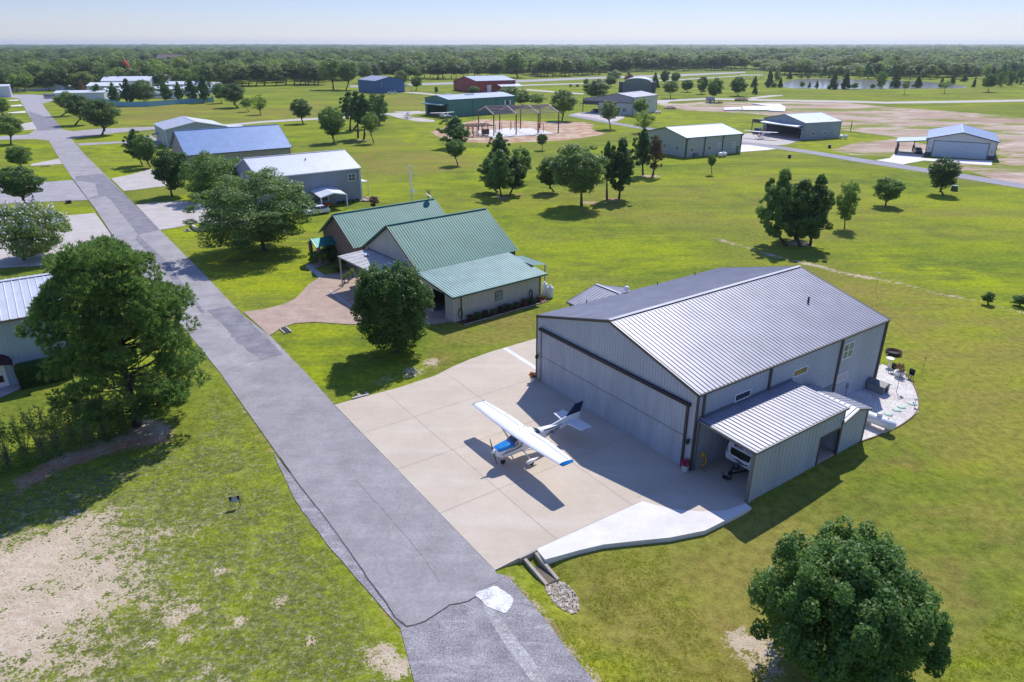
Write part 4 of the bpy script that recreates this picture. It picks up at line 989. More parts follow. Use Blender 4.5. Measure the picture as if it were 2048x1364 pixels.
# ================================================================== pale hangar
K = Fr((-103, 214.26), -33.6)
PHT = thing('hangar', 'pale green-grey hangar with low white roof beyond the blue-roofed building', 'hangar', K.P(9, -8, 0))
gable(K, PHT, 0, 20.5, -17.6, 0, 5.1, 6.9, 'a', mat('siding_pale', (.36, .42, .41), .5, var=.03), WROOF, WHITEM, sp=.9, rsp=.9, over=.15, rpos=.5)
mb = MB(); mb.box(K, 6.5, 7.6, .03, .08, 0, 2.2); mb.build('side_door', WHITEM, PHT)
mb = MB(); mb.slab([K.P(-.2, -17.6, 4.9), K.P(-.2, -24, 4.3), K.P(9, -24, 4.3), K.P(9, -17.6, 4.9)], .12)
for a_ in (0, 8.8): mb.box(K, a_ - .1, a_ + .1, -23.9, -23.7, 0, 4.3)
mb.build_each('lean_to', WROOF, PHT)
mb = MB(); mb.slab([K.P(14, .1, 2.7), K.P(14, 1.8, 2.3), K.P(17, 1.8, 2.3), K.P(17, .1, 2.7)], .06); mb.build('awning', mat('awning_blue', (.05, .12, .28), .7), PHT)

# ================================================================== far hangars
K = Fr((-85.15, 461.53), -37.1)
T = thing('hangar', 'royal blue hangar with grey roof in front of the far woods', 'hangar', K.P(12, -9, 0))
gable(K, T, 0, 24.6, -20.2, 0, 7.35, 9.6, 'a', mat('siding_blue', (.030, .125, .30), .5, var=.05), mat('roof_dull', (.36, .38, .45), .4, .2, var=.05), mat('trim_navy', (.02, .07, .17), .5), sp=.9, rsp=.9, over=.2)
mb = MB(); mb.slab([K.P(1, -20.3, 5.2), K.P(1, -26, 3.6), K.P(9, -26, 3.6), K.P(9, -20.3, 5.2)], .12)
for a_ in (1.2, 8.8): mb.box(K, a_ - .1, a_ + .1, -25.9, -25.7, 0, 3.6)
mb.build_each('side_awning', WROOF, T)
mb = MB(); mb.box(K, -.08, -.02, -14, -13, 0, 2.2); mb.box(K, -.08, -.02, -4.4, -4.0, 3.5, 7); mb.build_each('door', mat('door_grey', (.3, .33, .36), .5), T)
K = Fr((-26.54, 306.96), -40.3)
T = thing('hangar', 'teal green hangar with its bifold door folded out over two pale aeroplanes', 'hangar', K.P(9, -18, 0))
TEAL = mat('siding_teal', (.075, .215, .195), .5, .05, var=.05)
gable(K, T, 0, 17.6, -36.4, 0, 7.05, 8.35, 'b', TEAL, mat('roof_pale', (.60, .64, .70), .32, .25, var=.03), mat('trim_teal', (.035, .10, .09), .5), sp=.9, rsp=.8, over=.2, openings=(('b1', 1.3, 16.2, 5.3),))
for t_ in (-12.5, -25.5): downspout(K, T, [K.P(-.1, t_, 6.9), K.P(-.1, t_, .1)], mat('trim_teal', (.035, .10, .09)), .22)
mb = MB(); mb.slab([K.P(1.0, .1, 5.5), K.P(16.4, .1, 5.5), K.P(16.4, 2.9, 5.0), K.P(1.0, 2.9, 5.0)], .15); mb.slab([K.P(1.0, .3, 4.3), K.P(16.4, .3, 4.3), K.P(16.4, 2.9, 4.85), K.P(1.0, 2.9, 4.85)], .12); mb.build_each('bifold_door', mat('door_sage', (.20, .33, .31), .5), T)
mb = MB(); mb.box(K, .3, 17.3, -35, -.3, .02, .05); mb.build('floor', CONCG, T)
mb = MB(); mb.box(K, 2.5, 15, -9, -8.8, 0, 5.2); mb.build('partition', mat('partition_grey', (.16, .18, .20), .8), T)
window(K, T, 'S', 0, -33.2, -31.2, 3.6, 5.3, -1, grid=(2, 2), fr=.15, mats=(TRIMM, GLASS))
mb = MB(); mb.box(K, -.08, -.02, -34.0, -33.3, 3.5, 5.4); mb.box(K, -.08, -.02, -31.1, -30.4, 3.5, 5.4); mb.build_each('shutter', WHITE, T)
mb = MB(); mb.box(K, 6, 8, -18, -14, 7.4, 8.4); mb.box(K, 11, 12.5, -10, -6, 7.5, 8.5); mb.build_each('roof_monitor', WROOF, T)
K = Fr((-22.45, 465.88), -28.3)
T = thing('barn', 'red metal barn with grey roof and a white side door', 'barn', K.P(17, -13, 0))
REDS = mat('siding_red', (.36, .028, .040), .5, var=.06)
gable(K, T, 0, 35.4, -28, 0, 7.1, 9.3, 'b', REDS, mat('roof_grey_far', (.42, .45, .54), .4, .2, var=.04), TRIMM, sp=1.0, rsp=1.0, over=.2, eave2=5.8)
mb = MB(); mb.box(K, -.08, -.02, -10.5, -7.5, 0, 4.6); mb.build('side_door', WHITE, T)
mb = MB(); mb.slab([K.P(-.05, -14, 5.0), K.P(-.05, -30, 5.0), K.P(-7, -30, 3.8), K.P(-7, -14, 3.8)], .2)
for t_ in (-14.4, -22, -29.6): mb.box(K, -6.8, -6.5, t_ - .15, t_ + .15, 0, 3.8)
mb.build_each('lean_to', mat('roof_grey_far', (.42, .45, .54)), T)
for a_, z_ in ((26, 5.2), (20, 5.6), (14, 5.6), (30, 2.0), (26, 2.0), (22, 2.0), (17, 2.0)):
    window(K, T, 'T', 0, a_, a_ + 1.4, z_ - .8, z_ + .9, 1, fr=.12, mats=(mat('frame_pink', (.45, .25, .27), .5), GLASS))
window(K, T, 'S', 0, -24.5, -21.5, 5.9, 6.8, -1, fr=.12, grid=(3, 1), mats=(TRIMM, GLASS))
K = Fr((52.16, 314.98), -51.9)
T = thing('hangar', 'pale cream hangar with mauve gable and a car under its open left bay', 'hangar', K.P(12, -10, 0))
CREAMS = mat('siding_cream_far', (.50, .53, .50), .5, var=.03)
gable(K, T, 0, 17.4, -22, 0, 7.4, 8.75, 'b', CREAMS, mat('roof_taupe', (.36, .36, .41), .42, .2, var=.04), TRIMD, sp=.9, rsp=.9, over=.2, rpos=.475, eave2=7.1, skip=())
gm = mat('siding_mauve', (.36, .34, .35), .5, var=.03)
mb = MB(); mb.prof(K.P(.15, .08, 5.1), K.P(25.6, .08, 5.1), lambda f: K.P(.15 + 25.45 * f, .08, (7.35 + 1.3 * (25.45 * f) / 8.1) if 25.45 * f < 8.1 else 8.65 - (25.45 * f - 8.1) / 17.35 * 2.6), K.e2, .9, .03, .1, 0, (.318,)); mb.build('gable_face', gm, T)
mb = MB(); mb.slab([K.P(17.4, .2, 7.3), K.P(25.8, .2, 6.1), K.P(25.8, -14, 6.1), K.P(17.4, -14, 7.3)], .15); mb.build('bay_roof', mat('roof_taupe', (.36, .36, .41)), T)
mb = MB()
for a_, t_ in ((25.5, 0), (25.5, -13.5), (21.5, -13.5)): mb.box(K, a_ - .12, a_ + .12, t_ - .12, t_ + .12, 0, 6)
mb.box(K, 8.0, 17.3, .1, .35, 4.75, 5.1); mb.box(K, .5, 13.5, .12, .3, 4.95, 5.15); mb.box(K, 17.4, 25.6, -.05, .2, 3.6, 5.1); mb.build_each('bay_frame', TRIMD, T)
mb = MB(); mb.box(K, 17.5, 25.4, -13.9, -13.7, 0, 2.6); mb.box(K, 17.45, 17.6, -13.5, -.2, 0, 6.5); mb.build_each('bay_wall', DARK, T)
window(K, T, 'T', 0, 3.2, 5.0, 1.1, 3.0, 1, fr=.12, mats=(WHITEM, GLASS), grid=(2, 1)); window(K, T, 'T', 0, 8.4, 9.6, 1.1, 3.0, 1, fr=.12, mats=(WHITEM, GLASS))
window(K, T, 'S', 0, -15.5, -14.3, 4.6, 5.4, -1, fr=.1, mats=(TRIMM, GLASS))
downspout(K, T, [K.P(-.1, -8.5, 7.2), K.P(-.1, -8.5, .1)], TRIMM, .2)
# arched hangar
K = Fr((69.4, 475.9), 103.5)
T = thing('hangar', 'arched grey-green hangar between two dark square pillars', 'hangar', K.P(11, 0, 0))
mb = MB(); AR = lambda x: 5.5 + 2.9 * math.sqrt(max(0, 1 - ((x - 11.1) / 9.0) ** 2)) * 1.0
xs = np.linspace(2.1, 20.1, 19)
for i in range(18): mb.poly([K.P(xs[i], 0, 0), K.P(xs[i + 1], 0, 0), K.P(xs[i + 1], 0, AR(xs[i + 1])), K.P(xs[i], 0, AR(xs[i]))])
for i in range(18): mb.poly([K.P(xs[i], 22, 0), K.P(xs[i + 1], 22, 0), K.P(xs[i + 1], 22, AR(xs[i + 1])), K.P(xs[i], 22, AR(xs[i]))])
mb.build('wall', mat('siding_sage', (.17, .21, .20), .6, var=.05), T)
mb = MB()
for i in range(18): mb.slab([K.P(xs[i], -.3, AR(xs[i]) + .15), K.P(xs[i + 1], -.3, AR(xs[i + 1]) + .15), K.P(xs[i + 1], 22.3, AR(xs[i + 1]) + .15), K.P(xs[i], 22.3, AR(xs[i]) + .15)], .2)
mb.build('roof', mat('roof_arch', (.42, .47, .50), .4, .2), T)
mb = MB(); mb.box(K, -.6, 2.1, -.5, 3, 0, 6.2); mb.box(K, 20.1, 22.8, -.5, 3, 0, 6.2); mb.build_each('pillar', mat('pillar_dark', (.075, .08, .085), .7), T)
mb = MB(); mb.box(K, 2.3, 19.9, -.12, -.02, 5.0, 5.15); mb.box(K, 3, 19.2, -.08, -.02, .1, 4.9); mb.build_each('door', mat('door_sage2', (.14, .175, .17), .6), T)
# cream hangar with green trim
K = Fr((47.12, 194.02), 61.4)
T = thing('hangar', 'pale cream hangar with white roof, dark green trim and downpipes', 'hangar', K.P(10, 8, 0))
GT = mat('siding_putty', (.40, .43, .40), .5, var=.03); GTR = mat('trim_dkgreen', (.045, .10, .08), .5)
gable(K, T, 0, 20.6, 0, 17.4, 5.25, 7.15, 'a', GT, mat('roof_skyblue', (.66, .70, .78), .30, .2, var=.03), GTR, sp=.9, rsp=.9, over=.3, rpos=.5)
for a_ in (.25, 6.7, 13.4, 20.4): downspout(K, T, [K.P(a_ + .5, -.25, 5.1), K.P(a_, -.12, 4.6), K.P(a_, -.12, .1)], GTR, .2)
for a_ in (1.7, 8.0): window(K, T, 'T', 0, a_, a_ + 1.2, 1.3, 2.6, -1, fr=.12, mats=(WHITEM, GLASS), grid=(2, 1))
for a_ in (11.7, 17.0): window(K, T, 'T', 0, a_, a_ + 1.3, 1.6, 3.0, -1, fr=.14, mats=(WHITE, mat('pane_pale', (.28, .36, .36))), grid=(2, 2))
for b_ in (2.6, 7.9): window(K, T, 'S', 0, b_, b_ + 1.3, 1.4, 2.9, -1, fr=.12, mats=(WHITEM, GLASS), grid=(2, 1))
mb = MB(); mb.box(K, 2.8, 4.0, -1.0, -.2, 0, 1.0); mb.build('air_conditioner', TRIMM, T)
mb = MB(); mb.box(K, 19.0, 19.6, -.08, -.03, 0, 1.9); mb.build('side_door', GTR, T)
mb = MB(); mb.slab([K.P(-.1, 9.6, 3.5), K.P(-1.2, 9.6, 3.1), K.P(-1.2, 11.6, 3.1), K.P(-.1, 11.6, 3.5)], .08); mb.build('awning', GTR, T)
# open hangar with carport
K = Fr((93.88, 231.83), -23.5)
T = thing('hangar', 'blue-grey hangar standing open behind a red and white aeroplane, its door folded out', 'hangar', K.P(9, -8, 0))
OB = mat('siding_open', (.27, .33, .38), .5, var=.03)
gable(K, T, 0, 18.6, -15.6, 0, 5.25, 7.2, 'b', OB, mat('roof_icy', (.70, .73, .80), .30, .2, var=.03), TRIMM, sp=.9, rsp=.9, over=.2, rpos=.5, openings=(('b1', 1.2, 17.2, 4.3),))
mb = MB(); mb.slab([K.P(.8, .1, 4.5), K.P(17.6, .1, 4.5), K.P(17.6, 2.6, 4.2), K.P(.8, 2.6, 4.2)], .12); mb.slab([K.P(.8, .3, 3.6), K.P(17.6, .3, 3.6), K.P(17.6, 2.6, 4.05), K.P(.8, 2.6, 4.05)], .1); mb.build_each('bifold_door', WHITEM, T)
mb = MB(); mb.box(K, .3, 18.3, -15.3, -.2, .02, .05); mb.build('floor', CONCG, T)
mb = MB(); mb.box(K, .1, .25, -6.5, -.3, 0, 4.2); mb.box(K, .3, 5.5, -6.6, -6.4, 0, 4.2); mb.build_each('timber_lining', mat('timber', (.30, .14, .06), .7, var=.25, scale=1), T)
mb = MB(); mb.box(K, 5.6, 8.5, -8.5, -8.3, 0, 4.0); mb.build('white_partition', mat('partition_pale', (.42, .44, .46), .7), T)
for b_ in (-4.5, -9.5): window(K, T, 'S', 0, b_, b_ + 1.2, 1.2, 2.4, -1, fr=.12, mats=(WHITEM, GLASS))
mb = MB(); mb.slab([K.P(18.7, -1.5, 4.6), K.P(26.0, -1.5, 4.2), K.P(26.0, -9, 4.2), K.P(18.7, -9, 4.6)], .12); mb.box(K, 18.8, 26.0, -1.6, -1.45, 3.1, 4.2)
for a_, b_ in ((25.9, -1.6), (25.9, -8.9), (21.5, -8.9)): mb.box(K, a_ - .1, a_ + .1, b_ - .1, b_ + .1, 0, 4.2)
mb.build_each('carport', mat('carport_brown', (.11, .095, .09), .6), T)
# white hangar with open porch on stone pillars
K = Fr((114.3, 197.25), 119.9)
T = thing('hangar', 'white hangar with black edging and an open side bay on dark pillars', 'hangar', K.P(8, 10, 0))
WS = mat('siding_white', (.58, .61, .62), .5, var=.03); STONE = mat('stone_dark', (.095, .09, .10), .8, var=.3, scale=3)
gable(K, T, 0, 16.1, 0, 23.5, 4.75, 6.65, 'b', WS, mat('roof_sky', (.60, .67, .78), .28, .2, var=.03), mat('edging_black', (.02, .02, .025), .5), sp=.9, rsp=.9, over=.45, rpos=.48)
mb = MB(); mb.prof(K.P(1.6, -.09, .05), K.P(14.3, -.09, .05), lambda f: K.P(1.6 + 12.7 * f, -.09, 4.15), -K.e2, .8, .02, .06); mb.build('hangar_door', mat('door_white_blue', (.47, .56, .64), .5, var=.03), T)
mb = MB(); mb.box(K, 1.45, 14.45, -.14, -.05, 4.15, 4.27); mb.box(K, 1.45, 1.6, -.14, -.05, .05, 4.15); mb.box(K, 14.3, 14.45, -.14, -.05, .05, 4.15); mb.build_each('door_frame', TRIMD, T)
mb = MB(); mb.box(K, -.15, 1.4, -.2, .1, 0, 1.1); mb.box(K, 14.6, 16.25, -.2, .1, 0, 1.1); mb.box(K, 16.12, 16.3, 0, 23, 0, 1.1); mb.build_each('stone_base', STONE, T)
mb = MB(); mb.slab([K.P(.2, -.3, 4.25), K.P(-7.7, -.3, 3.45), K.P(-7.7, 9.5, 3.45), K.P(.2, 9.5, 4.25)], .12); mb.build('bay_roof', mat('roof_sky', (.60, .67, .78)), T)
mb = MB(); mb.beam(K.P(.0, -.36, 4.12), K.P(-7.75, -.36, 3.32), .06, .2); mb.build('bay_edging', mat('edging_black', (.02, .02, .025)), T)
mb = MB()
for a_, b_ in ((-7.2, 0), (-7.2, 9.0), (-3.2, 9.0)): mb.box(K, a_ - .3, a_ + .3, b_ - .1, b_ + .5, 0, 1.7); mb.box(K, a_ - .12, a_ + .12, b_ + .1, b_ + .3, 1.7, 3.5)
mb.box(K, -7.1, -6.9, .3, 3.2, 0, 2.6); mb.build_each('pillar', STONE, T)
mb = MB(); mb.box(K, .6, .75, -.16, -.1, 2.0, 2.3); mb.box(K, 15.2, 15.35, -.16, -.1, 2.0, 2.3); mb.build_each('wall_lamp', BLACK, T)

# steel frame under construction
K = Fr((-6.1, 242.6), 70.0)
T = thing('steel_frame', 'bare rust-brown steel building frame standing on a pale new slab', 'building frame', K.P(13, 9, 0))
RUST = mat('primer_steel', (.13, .055, .045), .7, var=.15); RUSTL = mat('purlin_steel', (.42, .33, .36), .5, .3, var=.1)
NF = [0, 8.0, 16.0, 23.6]
mb = MB()
for i, a_ in enumerate(NF):
    for b_ in (0, 17.0): mb.box(K, a_ - .16, a_ + .16, b_ - .16, b_ + .16, 0, 6.8)
mb.build_each('column', RUST, T)
for i, a_ in enumerate(NF):
    mb = MB(); mb.beam(K.P(a_, -.2, 6.8), K.P(a_, 9.2, 8.7), .18, .4); mb.beam(K.P(a_, 17.2, 6.8), K.P(a_, 9.2, 8.7), .18, .4); mb.build('rafter', RUSTL, T)
for j in range(7):
    f = j / 6; mb = MB(); mb.beam(K.P(-.2, -.2 + 9.3 * f, 7.0 + 1.9 * f), K.P(23.8, -.2 + 9.3 * f, 7.0 + 1.9 * f), .10, .18); mb.build('purlin', RUSTL, T)
for j in range(4):
    f = j / 4; mb = MB(); mb.beam(K.P(-.2, 17.2 - 7.8 * f, 7.0 + 1.9 * f), K.P(23.8, 17.2 - 7.8 * f, 7.0 + 1.9 * f), .10, .18); mb.build('purlin', RUST, T)
mb = MB()
for a_ in np.arange(-8.8, -.3, 1.7):
    for b_ in (.4, 7.2): mb.box(K, a_ - .1, a_ + .1, b_ - .1, b_ + .1, 0, 3.2)
for b_ in (.4, 3.8, 7.2): mb.beam(K.P(-9.1, b_, 3.3), K.P(0, b_, 3.3), .15, .25)
for a_ in np.arange(-8.8, 0, 2.8): mb.beam(K.P(a_, .2, 3.4), K.P(a_, 7.4, 3.4), .15, .25)
for a_ in np.arange(-8.6, 0, 1.5): mb.beam(K.P(a_, .2, 3.55), K.P(a_ + .2, 7.4, 3.55), .4, .05)
mb.build_each('lean_to_frame', RUST, T)
mb = MB()
for a_, b_ in ((3, 7), (5, 9), (7, 12), (11, 14), (13, 15), (9, 2.5), (18, 4), (19.7, 4.2), (12, 16)): mb.box(K, a_ - .07, a_ + .07, b_ - .07, b_ + .07, 0, 2.9)
mb.beam(K.P(18, 4, 2.9), K.P(19.7, 4.2, 2.9), .1); mb.box(K, -3.2, -.8, 2.5, 3.0, .3, 2.0); mb.build_each('stud', RUST, T)
# ------------------------------------------------------------------ trees
def clump_centres(rs, n, kind):
    C = []; tries = 0
    lob = rs.normal(size=(7, 3)); lob /= np.linalg.norm(lob, axis=1)[:, None]; la = rs.uniform(-.13, .10, 7)
    while len(C) < n and tries < 20000:
        tries += 1
        d = rs.normal(size=3); d /= np.linalg.norm(d)
        r = rs.uniform(.35, 1) ** .5 * .84
        if kind in ('oak', 'round', 'dense', 'loose'):
            q = 1 + sum(a * max(0, d @ l) ** 3 for a, l in zip(la, lob)) * (2.2 if kind in ('oak', 'loose') else 1.0)
            p = d * r * q
            if kind == 'oak' and p[2] < -.55: p[2] *= .8
        elif kind == 'cone':
            z = rs.uniform(-.95, .90); rr = (1 - (z + 1) / 2) ** .75 * .80 * math.sqrt(rs.uniform(.2, 1)); a = rs.uniform(0, 6.283)
            p = np.array([rr * math.cos(a), rr * math.sin(a), z])
        elif kind == 'pine':
            z = rs.uniform(-.92, .92); prof_ = min(1, (z + 1.05) * 2.2) * max(.10, (1 - (max(0, z + .35) / 1.35) ** 1.25)) * (.84 + .12 * math.sin(z * 9 + la[0] * 60)); a = rs.uniform(0, 6.283)
            rr = prof_ * math.sqrt(rs.uniform(.12, 1)); p = np.array([rr * math.cos(a), rr * math.sin(a), z])
        elif kind == 'pinebig':
            z = rs.uniform(-.95, .93); prof_ = math.sqrt(max(0, 1 - abs((z + .15) / 1.15) ** 2.3)) * (.86 + .08 * math.sin(z * 8)); a = rs.uniform(0, 6.283)
            rr = prof_ * math.sqrt(rs.uniform(.12, 1)); p = np.array([rr * math.cos(a), rr * math.sin(a), z])
        elif kind == 'upright':
            z = rs.uniform(-.9, .82); prof_ = math.sqrt(max(0, 1 - abs(z) ** 2.4)) * .86; a = rs.uniform(0, 6.283)
            rr = prof_ * math.sqrt(rs.uniform(.25, 1)); p = np.array([rr * math.cos(a), rr * math.sin(a), z])
        if len(C) and min(np.linalg.norm(p - c) for c in C) < .9 / n ** .5 * (1.3 if kind == 'pine' else 1.0): continue
        C.append(p)
    return np.array(C)

CR = {}
def crown_data(seed, kind, nclump, cr, nleaf, leaf, squash=(1, 1, .8), aspect=1.0, fill=.16, spikes=0):
    rs = np.random.RandomState(seed)
    C = clump_centres(rs, nclump, kind); n = len(C)
    if spikes:
        S_ = rs.normal(size=(spikes, 3)); S_[:, 2] = np.abs(S_[:, 2]) * .9 - .15; S_ /= np.linalg.norm(S_, axis=1)[:, None]; C = np.concatenate([C, S_ * rs.uniform(.80, .95, (spikes, 1))]); n = len(C)
    w = rs.uniform(.6, 1.4, n); rad = cr * rs.uniform(.75, 1.25, n)
    if spikes: rad[-spikes:] *= .72; w[-spikes:] *= 1.8
    if kind == 'cone': rad *= (1.25 - (C[:, 2] + 1) / 2)
    cid = rs.choice(n, nleaf, p=w * rad ** 2 / (w * rad ** 2).sum())
    d = rs.normal(size=(nleaf, 3)); d /= np.linalg.norm(d, axis=1)[:, None]
    d[:, 2] = np.where(d[:, 2] < -.2, d[:, 2] * .5, d[:, 2])
    r = rs.uniform(.35, 1, nleaf) ** .55
    P = C[cid] + d * r[:, None] * rad[cid][:, None] * np.array(squash)
    k = rs.rand(nleaf) < fill          # loose leaves between the clumps
    q = rs.normal(size=(nleaf, 3)); q /= np.linalg.norm(q, axis=1)[:, None]
    if kind == 'cone':
        z = rs.uniform(-.95, .98, nleaf); a = rs.uniform(0, 6.283, nleaf); rr = (1 - (z + 1) / 2) ** .8 * .85 * np.sqrt(rs.rand(nleaf))
        Q = np.stack([rr * np.cos(a), rr * np.sin(a), z], 1)
    else: Q = q * (rs.rand(nleaf, 1) ** .5) * (.80 if kind != 'pine' else .6)
    P = np.where(k[:, None], Q, P)
    # leaf quads
    out = P / (np.linalg.norm(P, axis=1)[:, None] + 1e-6)
    N = .55 * d + .35 * out + np.array([0, 0, .35]) + rs.normal(size=(nleaf, 3)) * .55
    N /= np.linalg.norm(N, axis=1)[:, None]
    T = np.cross(N, rs.normal(size=(nleaf, 3))); T /= np.linalg.norm(T, axis=1)[:, None]; B = np.cross(N, T)
    s = leaf * rs.uniform(.6, 1.35, nleaf)[:, None]
    T = T * s * aspect; B = B * s
    V = np.stack([P - T * .5, P - B * .5 + N * s * .12, P + T * .5, P + B * .5 + N * s * .12], 1).reshape(-1, 3)
    F = np.arange(nleaf * 4).reshape(-1, 4)
    tint = np.clip(rs.uniform(0, 1, n)[cid] * .55 + rs.rand(nleaf) * .45, 0, 1)
    return V, F, np.repeat(tint, 4), C, rad
def crown_mesh(name, m, scale, *a, **k):
    V, F, t, C, rad = crown_data(*a, **k)
    V = V * np.array(scale)
    me = fast_mesh(name, V, F, 4); at = me.attributes.new('tint', 'FLOAT', 'POINT'); at.data.foreach_set('value', t.astype(np.float32))
    me.materials.append(m); return me, C * np.array(scale)

LEAF = dict(
    pear=leafmat('leaf_pear', (.062, .130, .022), (.125, .215, .038), .45),
    oak=leafmat('leaf_oak', (.080, .138, .036), (.155, .230, .062), .45),
    light=leafmat('leaf_light', (.11, .18, .028), (.18, .26, .045), .45),
    dark=leafmat('leaf_dark', (.050, .108, .022), (.100, .180, .036), .42),
    pine=leafmat('needles', (.046, .108, .026), (.130, .220, .048), .36),
    far=leafmat('leaf_far', (.046, .088, .016), (.115, .165, .028), .34),
    brown=leafmat('needles_dead', (.22, .10, .055), (.13, .13, .045), .35),
    magnolia=leafmat('leaf_magnolia', (.070, .150, .028), (.170, .275, .060), .42, .5),
    red=leafmat('leaf_red', (.16, .04, .035), (.08, .08, .03), .3))
BARK = mat('bark', (.105, .080, .060), .9, var=.25, scale=4)
BARKD = mat('bark_dark', (.06, .048, .040), .9, var=.25, scale=4)

def tree_wood(C, h0, ztop, r0, rs, nl=10, lean=0.0):
    """trunk (local, base at origin) and limbs towards clump centres C (already placed)"""
    t = MB(); zc = h0 + (ztop - h0) * .45
    bx, by = rs.normal(0, .06, 2) * zc + lean
    path = [(0, 0, -.1), (bx * .3, by * .3, h0 * .5), (bx * .6, by * .6, h0), (bx, by, zc), (bx * 1.1, by * 1.1, h0 + (ztop - h0) * .8)]
    t.tube(path, [r0 * 1.35, r0, r0 * .85, r0 * .55, r0 * .15], 8)
    l = MB()
    idx = rs.permutation(len(C))[:nl]
    for i in idx:
        c = C[i]; f = rs.uniform(.25, .95); s = np.array(path[2]) * (1 - f) + np.array(path[3]) * f
        mid = (s + c) / 2 + np.array([0, 0, -.06 * np.linalg.norm(c - s)])
        l.tube([s, mid, s + (c - s) * .92], [r0 * .38, r0 * .22, r0 * .07], 5, cap=False)
    return t, l

def fit(base, l, r, top, bot):
    """crown and base measurements -> base point, radius, half height, centre height"""
    P = G(*base); dh = np.linalg.norm(P[:2])
    u = (l + r) / 2
    vc = (top + bot) / 2; d = ray(base[0], vc); tt = (P[:2] @ d[:2]) / (d[:2] @ d[:2]); zc = CAMH + d[2] * tt
    D = math.sqrt(dh ** 2 + (CAMH - zc) ** 2); sp = (CAMH - zc) / D; cp = dh / D
    # angular sizes measured along the ray
    def ang(a, b): a = ray(*a); b = ray(*b); return math.acos(min(1, (a @ b) / np.linalg.norm(a) / np.linalg.norm(b)))
    Rr = D * math.tan(ang((l, vc), (r, vc)) / 2); Rv = D * math.tan(ang((u, top), (u, bot)) / 2)
    Rz = math.sqrt(max((Rv * Rv - Rr * Rr * sp * sp), (.35 * Rv) ** 2)) / cp
    # sideways offset of the crown from the trunk foot
    du = ray(u, vc); t2 = dh / math.hypot(du[0], du[1]); cxy = du[:2] * t2 - P[:2]
    return P, Rr, Rz, zc, cxy

PROTO = {}
def proto(kind, i):
    key = (kind, i)
    if key in PROTO: return PROTO[key]
    rs = np.random.RandomState(100 + i * 7 + len(kind))
    spec = dict(
        round=('round', 80, .22, 12000, .056, 'pear'), oak=('oak', 62, .25, 13000, .054, 'oak'), light=('loose', 44, .22, 6500, .056, 'light'),
        dense=('dense', 95, .20, 13000, .052, 'dark'), pine=('pine', 95, .17, 15000, .046, 'pine'), cone=('cone', 40, .24, 5000, .085, 'pine'),
        upright=('upright', 80, .20, 12000, .052, 'dark'), brown=('pine', 45, .17, 7000, .046, 'brown'), far=('oak', 30, .33, 3800, .09, 'far'),
        farcone=('cone', 22, .28, 1300, .15, 'pine'), farpale=('round', 30, .33, 3600, .09, 'light'), shrub=('round', 14, .42, 1500, .16, 'dark'), shrubred=('round', 14, .40, 1500, .15, 'red'), shrublight=('loose', 14, .40, 1400, .15, 'oak'))[kind]
    me, C = crown_mesh('crown_' + kind, LEAF[spec[5]], (1, 1, 1), 31 * i + len(kind) * 3, spec[0], spec[1], spec[2], spec[3], spec[4], aspect=2.2 if kind in ('pine', 'brown', 'cone') else 1.25, spikes=(18 if kind in ('round', 'oak', 'pine', 'upright', 'light') else 0))
    # unit wood: trunk from z=-1(bottom of crown)… in crown units
    l = MB(); idx = rs.permutation(len(C))[:12]
    for j in idx:
        c = C[j]; s = np.array([0, 0, rs.uniform(-.95, -.2) if kind != 'pine' else c[2] - .15])
        l.tube([s, (s + c) / 2 + np.array([0, 0, -.05]), c], [.035, .022, .008], 4, cap=False)
    l.tube([(0, 0, -1.02), (.02, 0, -.3), (0, .02, .55)], [.055, .045, .012], 6)
    lm = bpy.data.meshes.new('limbs_' + kind); lm.from_pydata([tuple(v) for v in l.v], [], l.f); lm.materials.append(BARK if kind != 'pine' else BARKD)
    t = MB(); t.tube([(0, 0, -.02), (.15, .1, .4), (0, 0, 1.0)], [1.35, 1.0, .85], 7)
    tm = bpy.data.meshes.new('trunk_' + kind); tm.from_pydata([tuple(v) for v in t.v], [], t.f); tm.materials.append(BARK if kind != 'pine' else BARKD)
    for m_ in (lm, tm): m_.polygons.foreach_set('use_smooth', [True] * len(m_.polygons))
    PROTO[key] = (me, lm, tm); return PROTO[key]
def put(name, mesh, parent, loc, scale, rz):
    o = bpy.data.objects.new(name, mesh); COL.objects.link(o); o.parent = parent; o.location = loc; o.scale = scale; o.rotation_euler = (0, 0, rz); return o
TR = np.random.RandomState(5)
def tree(kind, base, l, r, top, bot, label, name='tree', cat='tree', group=None, var=None, tr=None, limbs=True, P=None, dims=None):
    i = TR.randint(3) if var is None else var
    me, lm, tm = proto(kind, i)
    if dims is None: P, Rr, Rz, zc, cxy = fit(base, l, r, top, bot)
    else: Rr, Rz, zc = dims; cxy = np.zeros(2)
    root = thing(name, label, cat, (P[0], P[1], 0), group)
    rz = TR.uniform(0, 6.28)
    put('crown', me, root, (cxy[0], cxy[1], zc), (Rr, Rr, Rz), rz)
    rt = tr or max(.08, .045 * Rr)
    if limbs: put('limbs', lm, root, (cxy[0], cxy[1], zc), (Rr, Rr, Rz), rz)
    zb = max(.25, zc - Rz * .92)
    dv = Vector((float(cxy[0]), float(cxy[1]), zb + .1))
    t = put('trunk', tm, root, (0, 0, 0), (rt, rt, dv.length), 0)
    t.rotation_euler = dv.to_track_quat('Z', 'Y').to_euler()
    return root

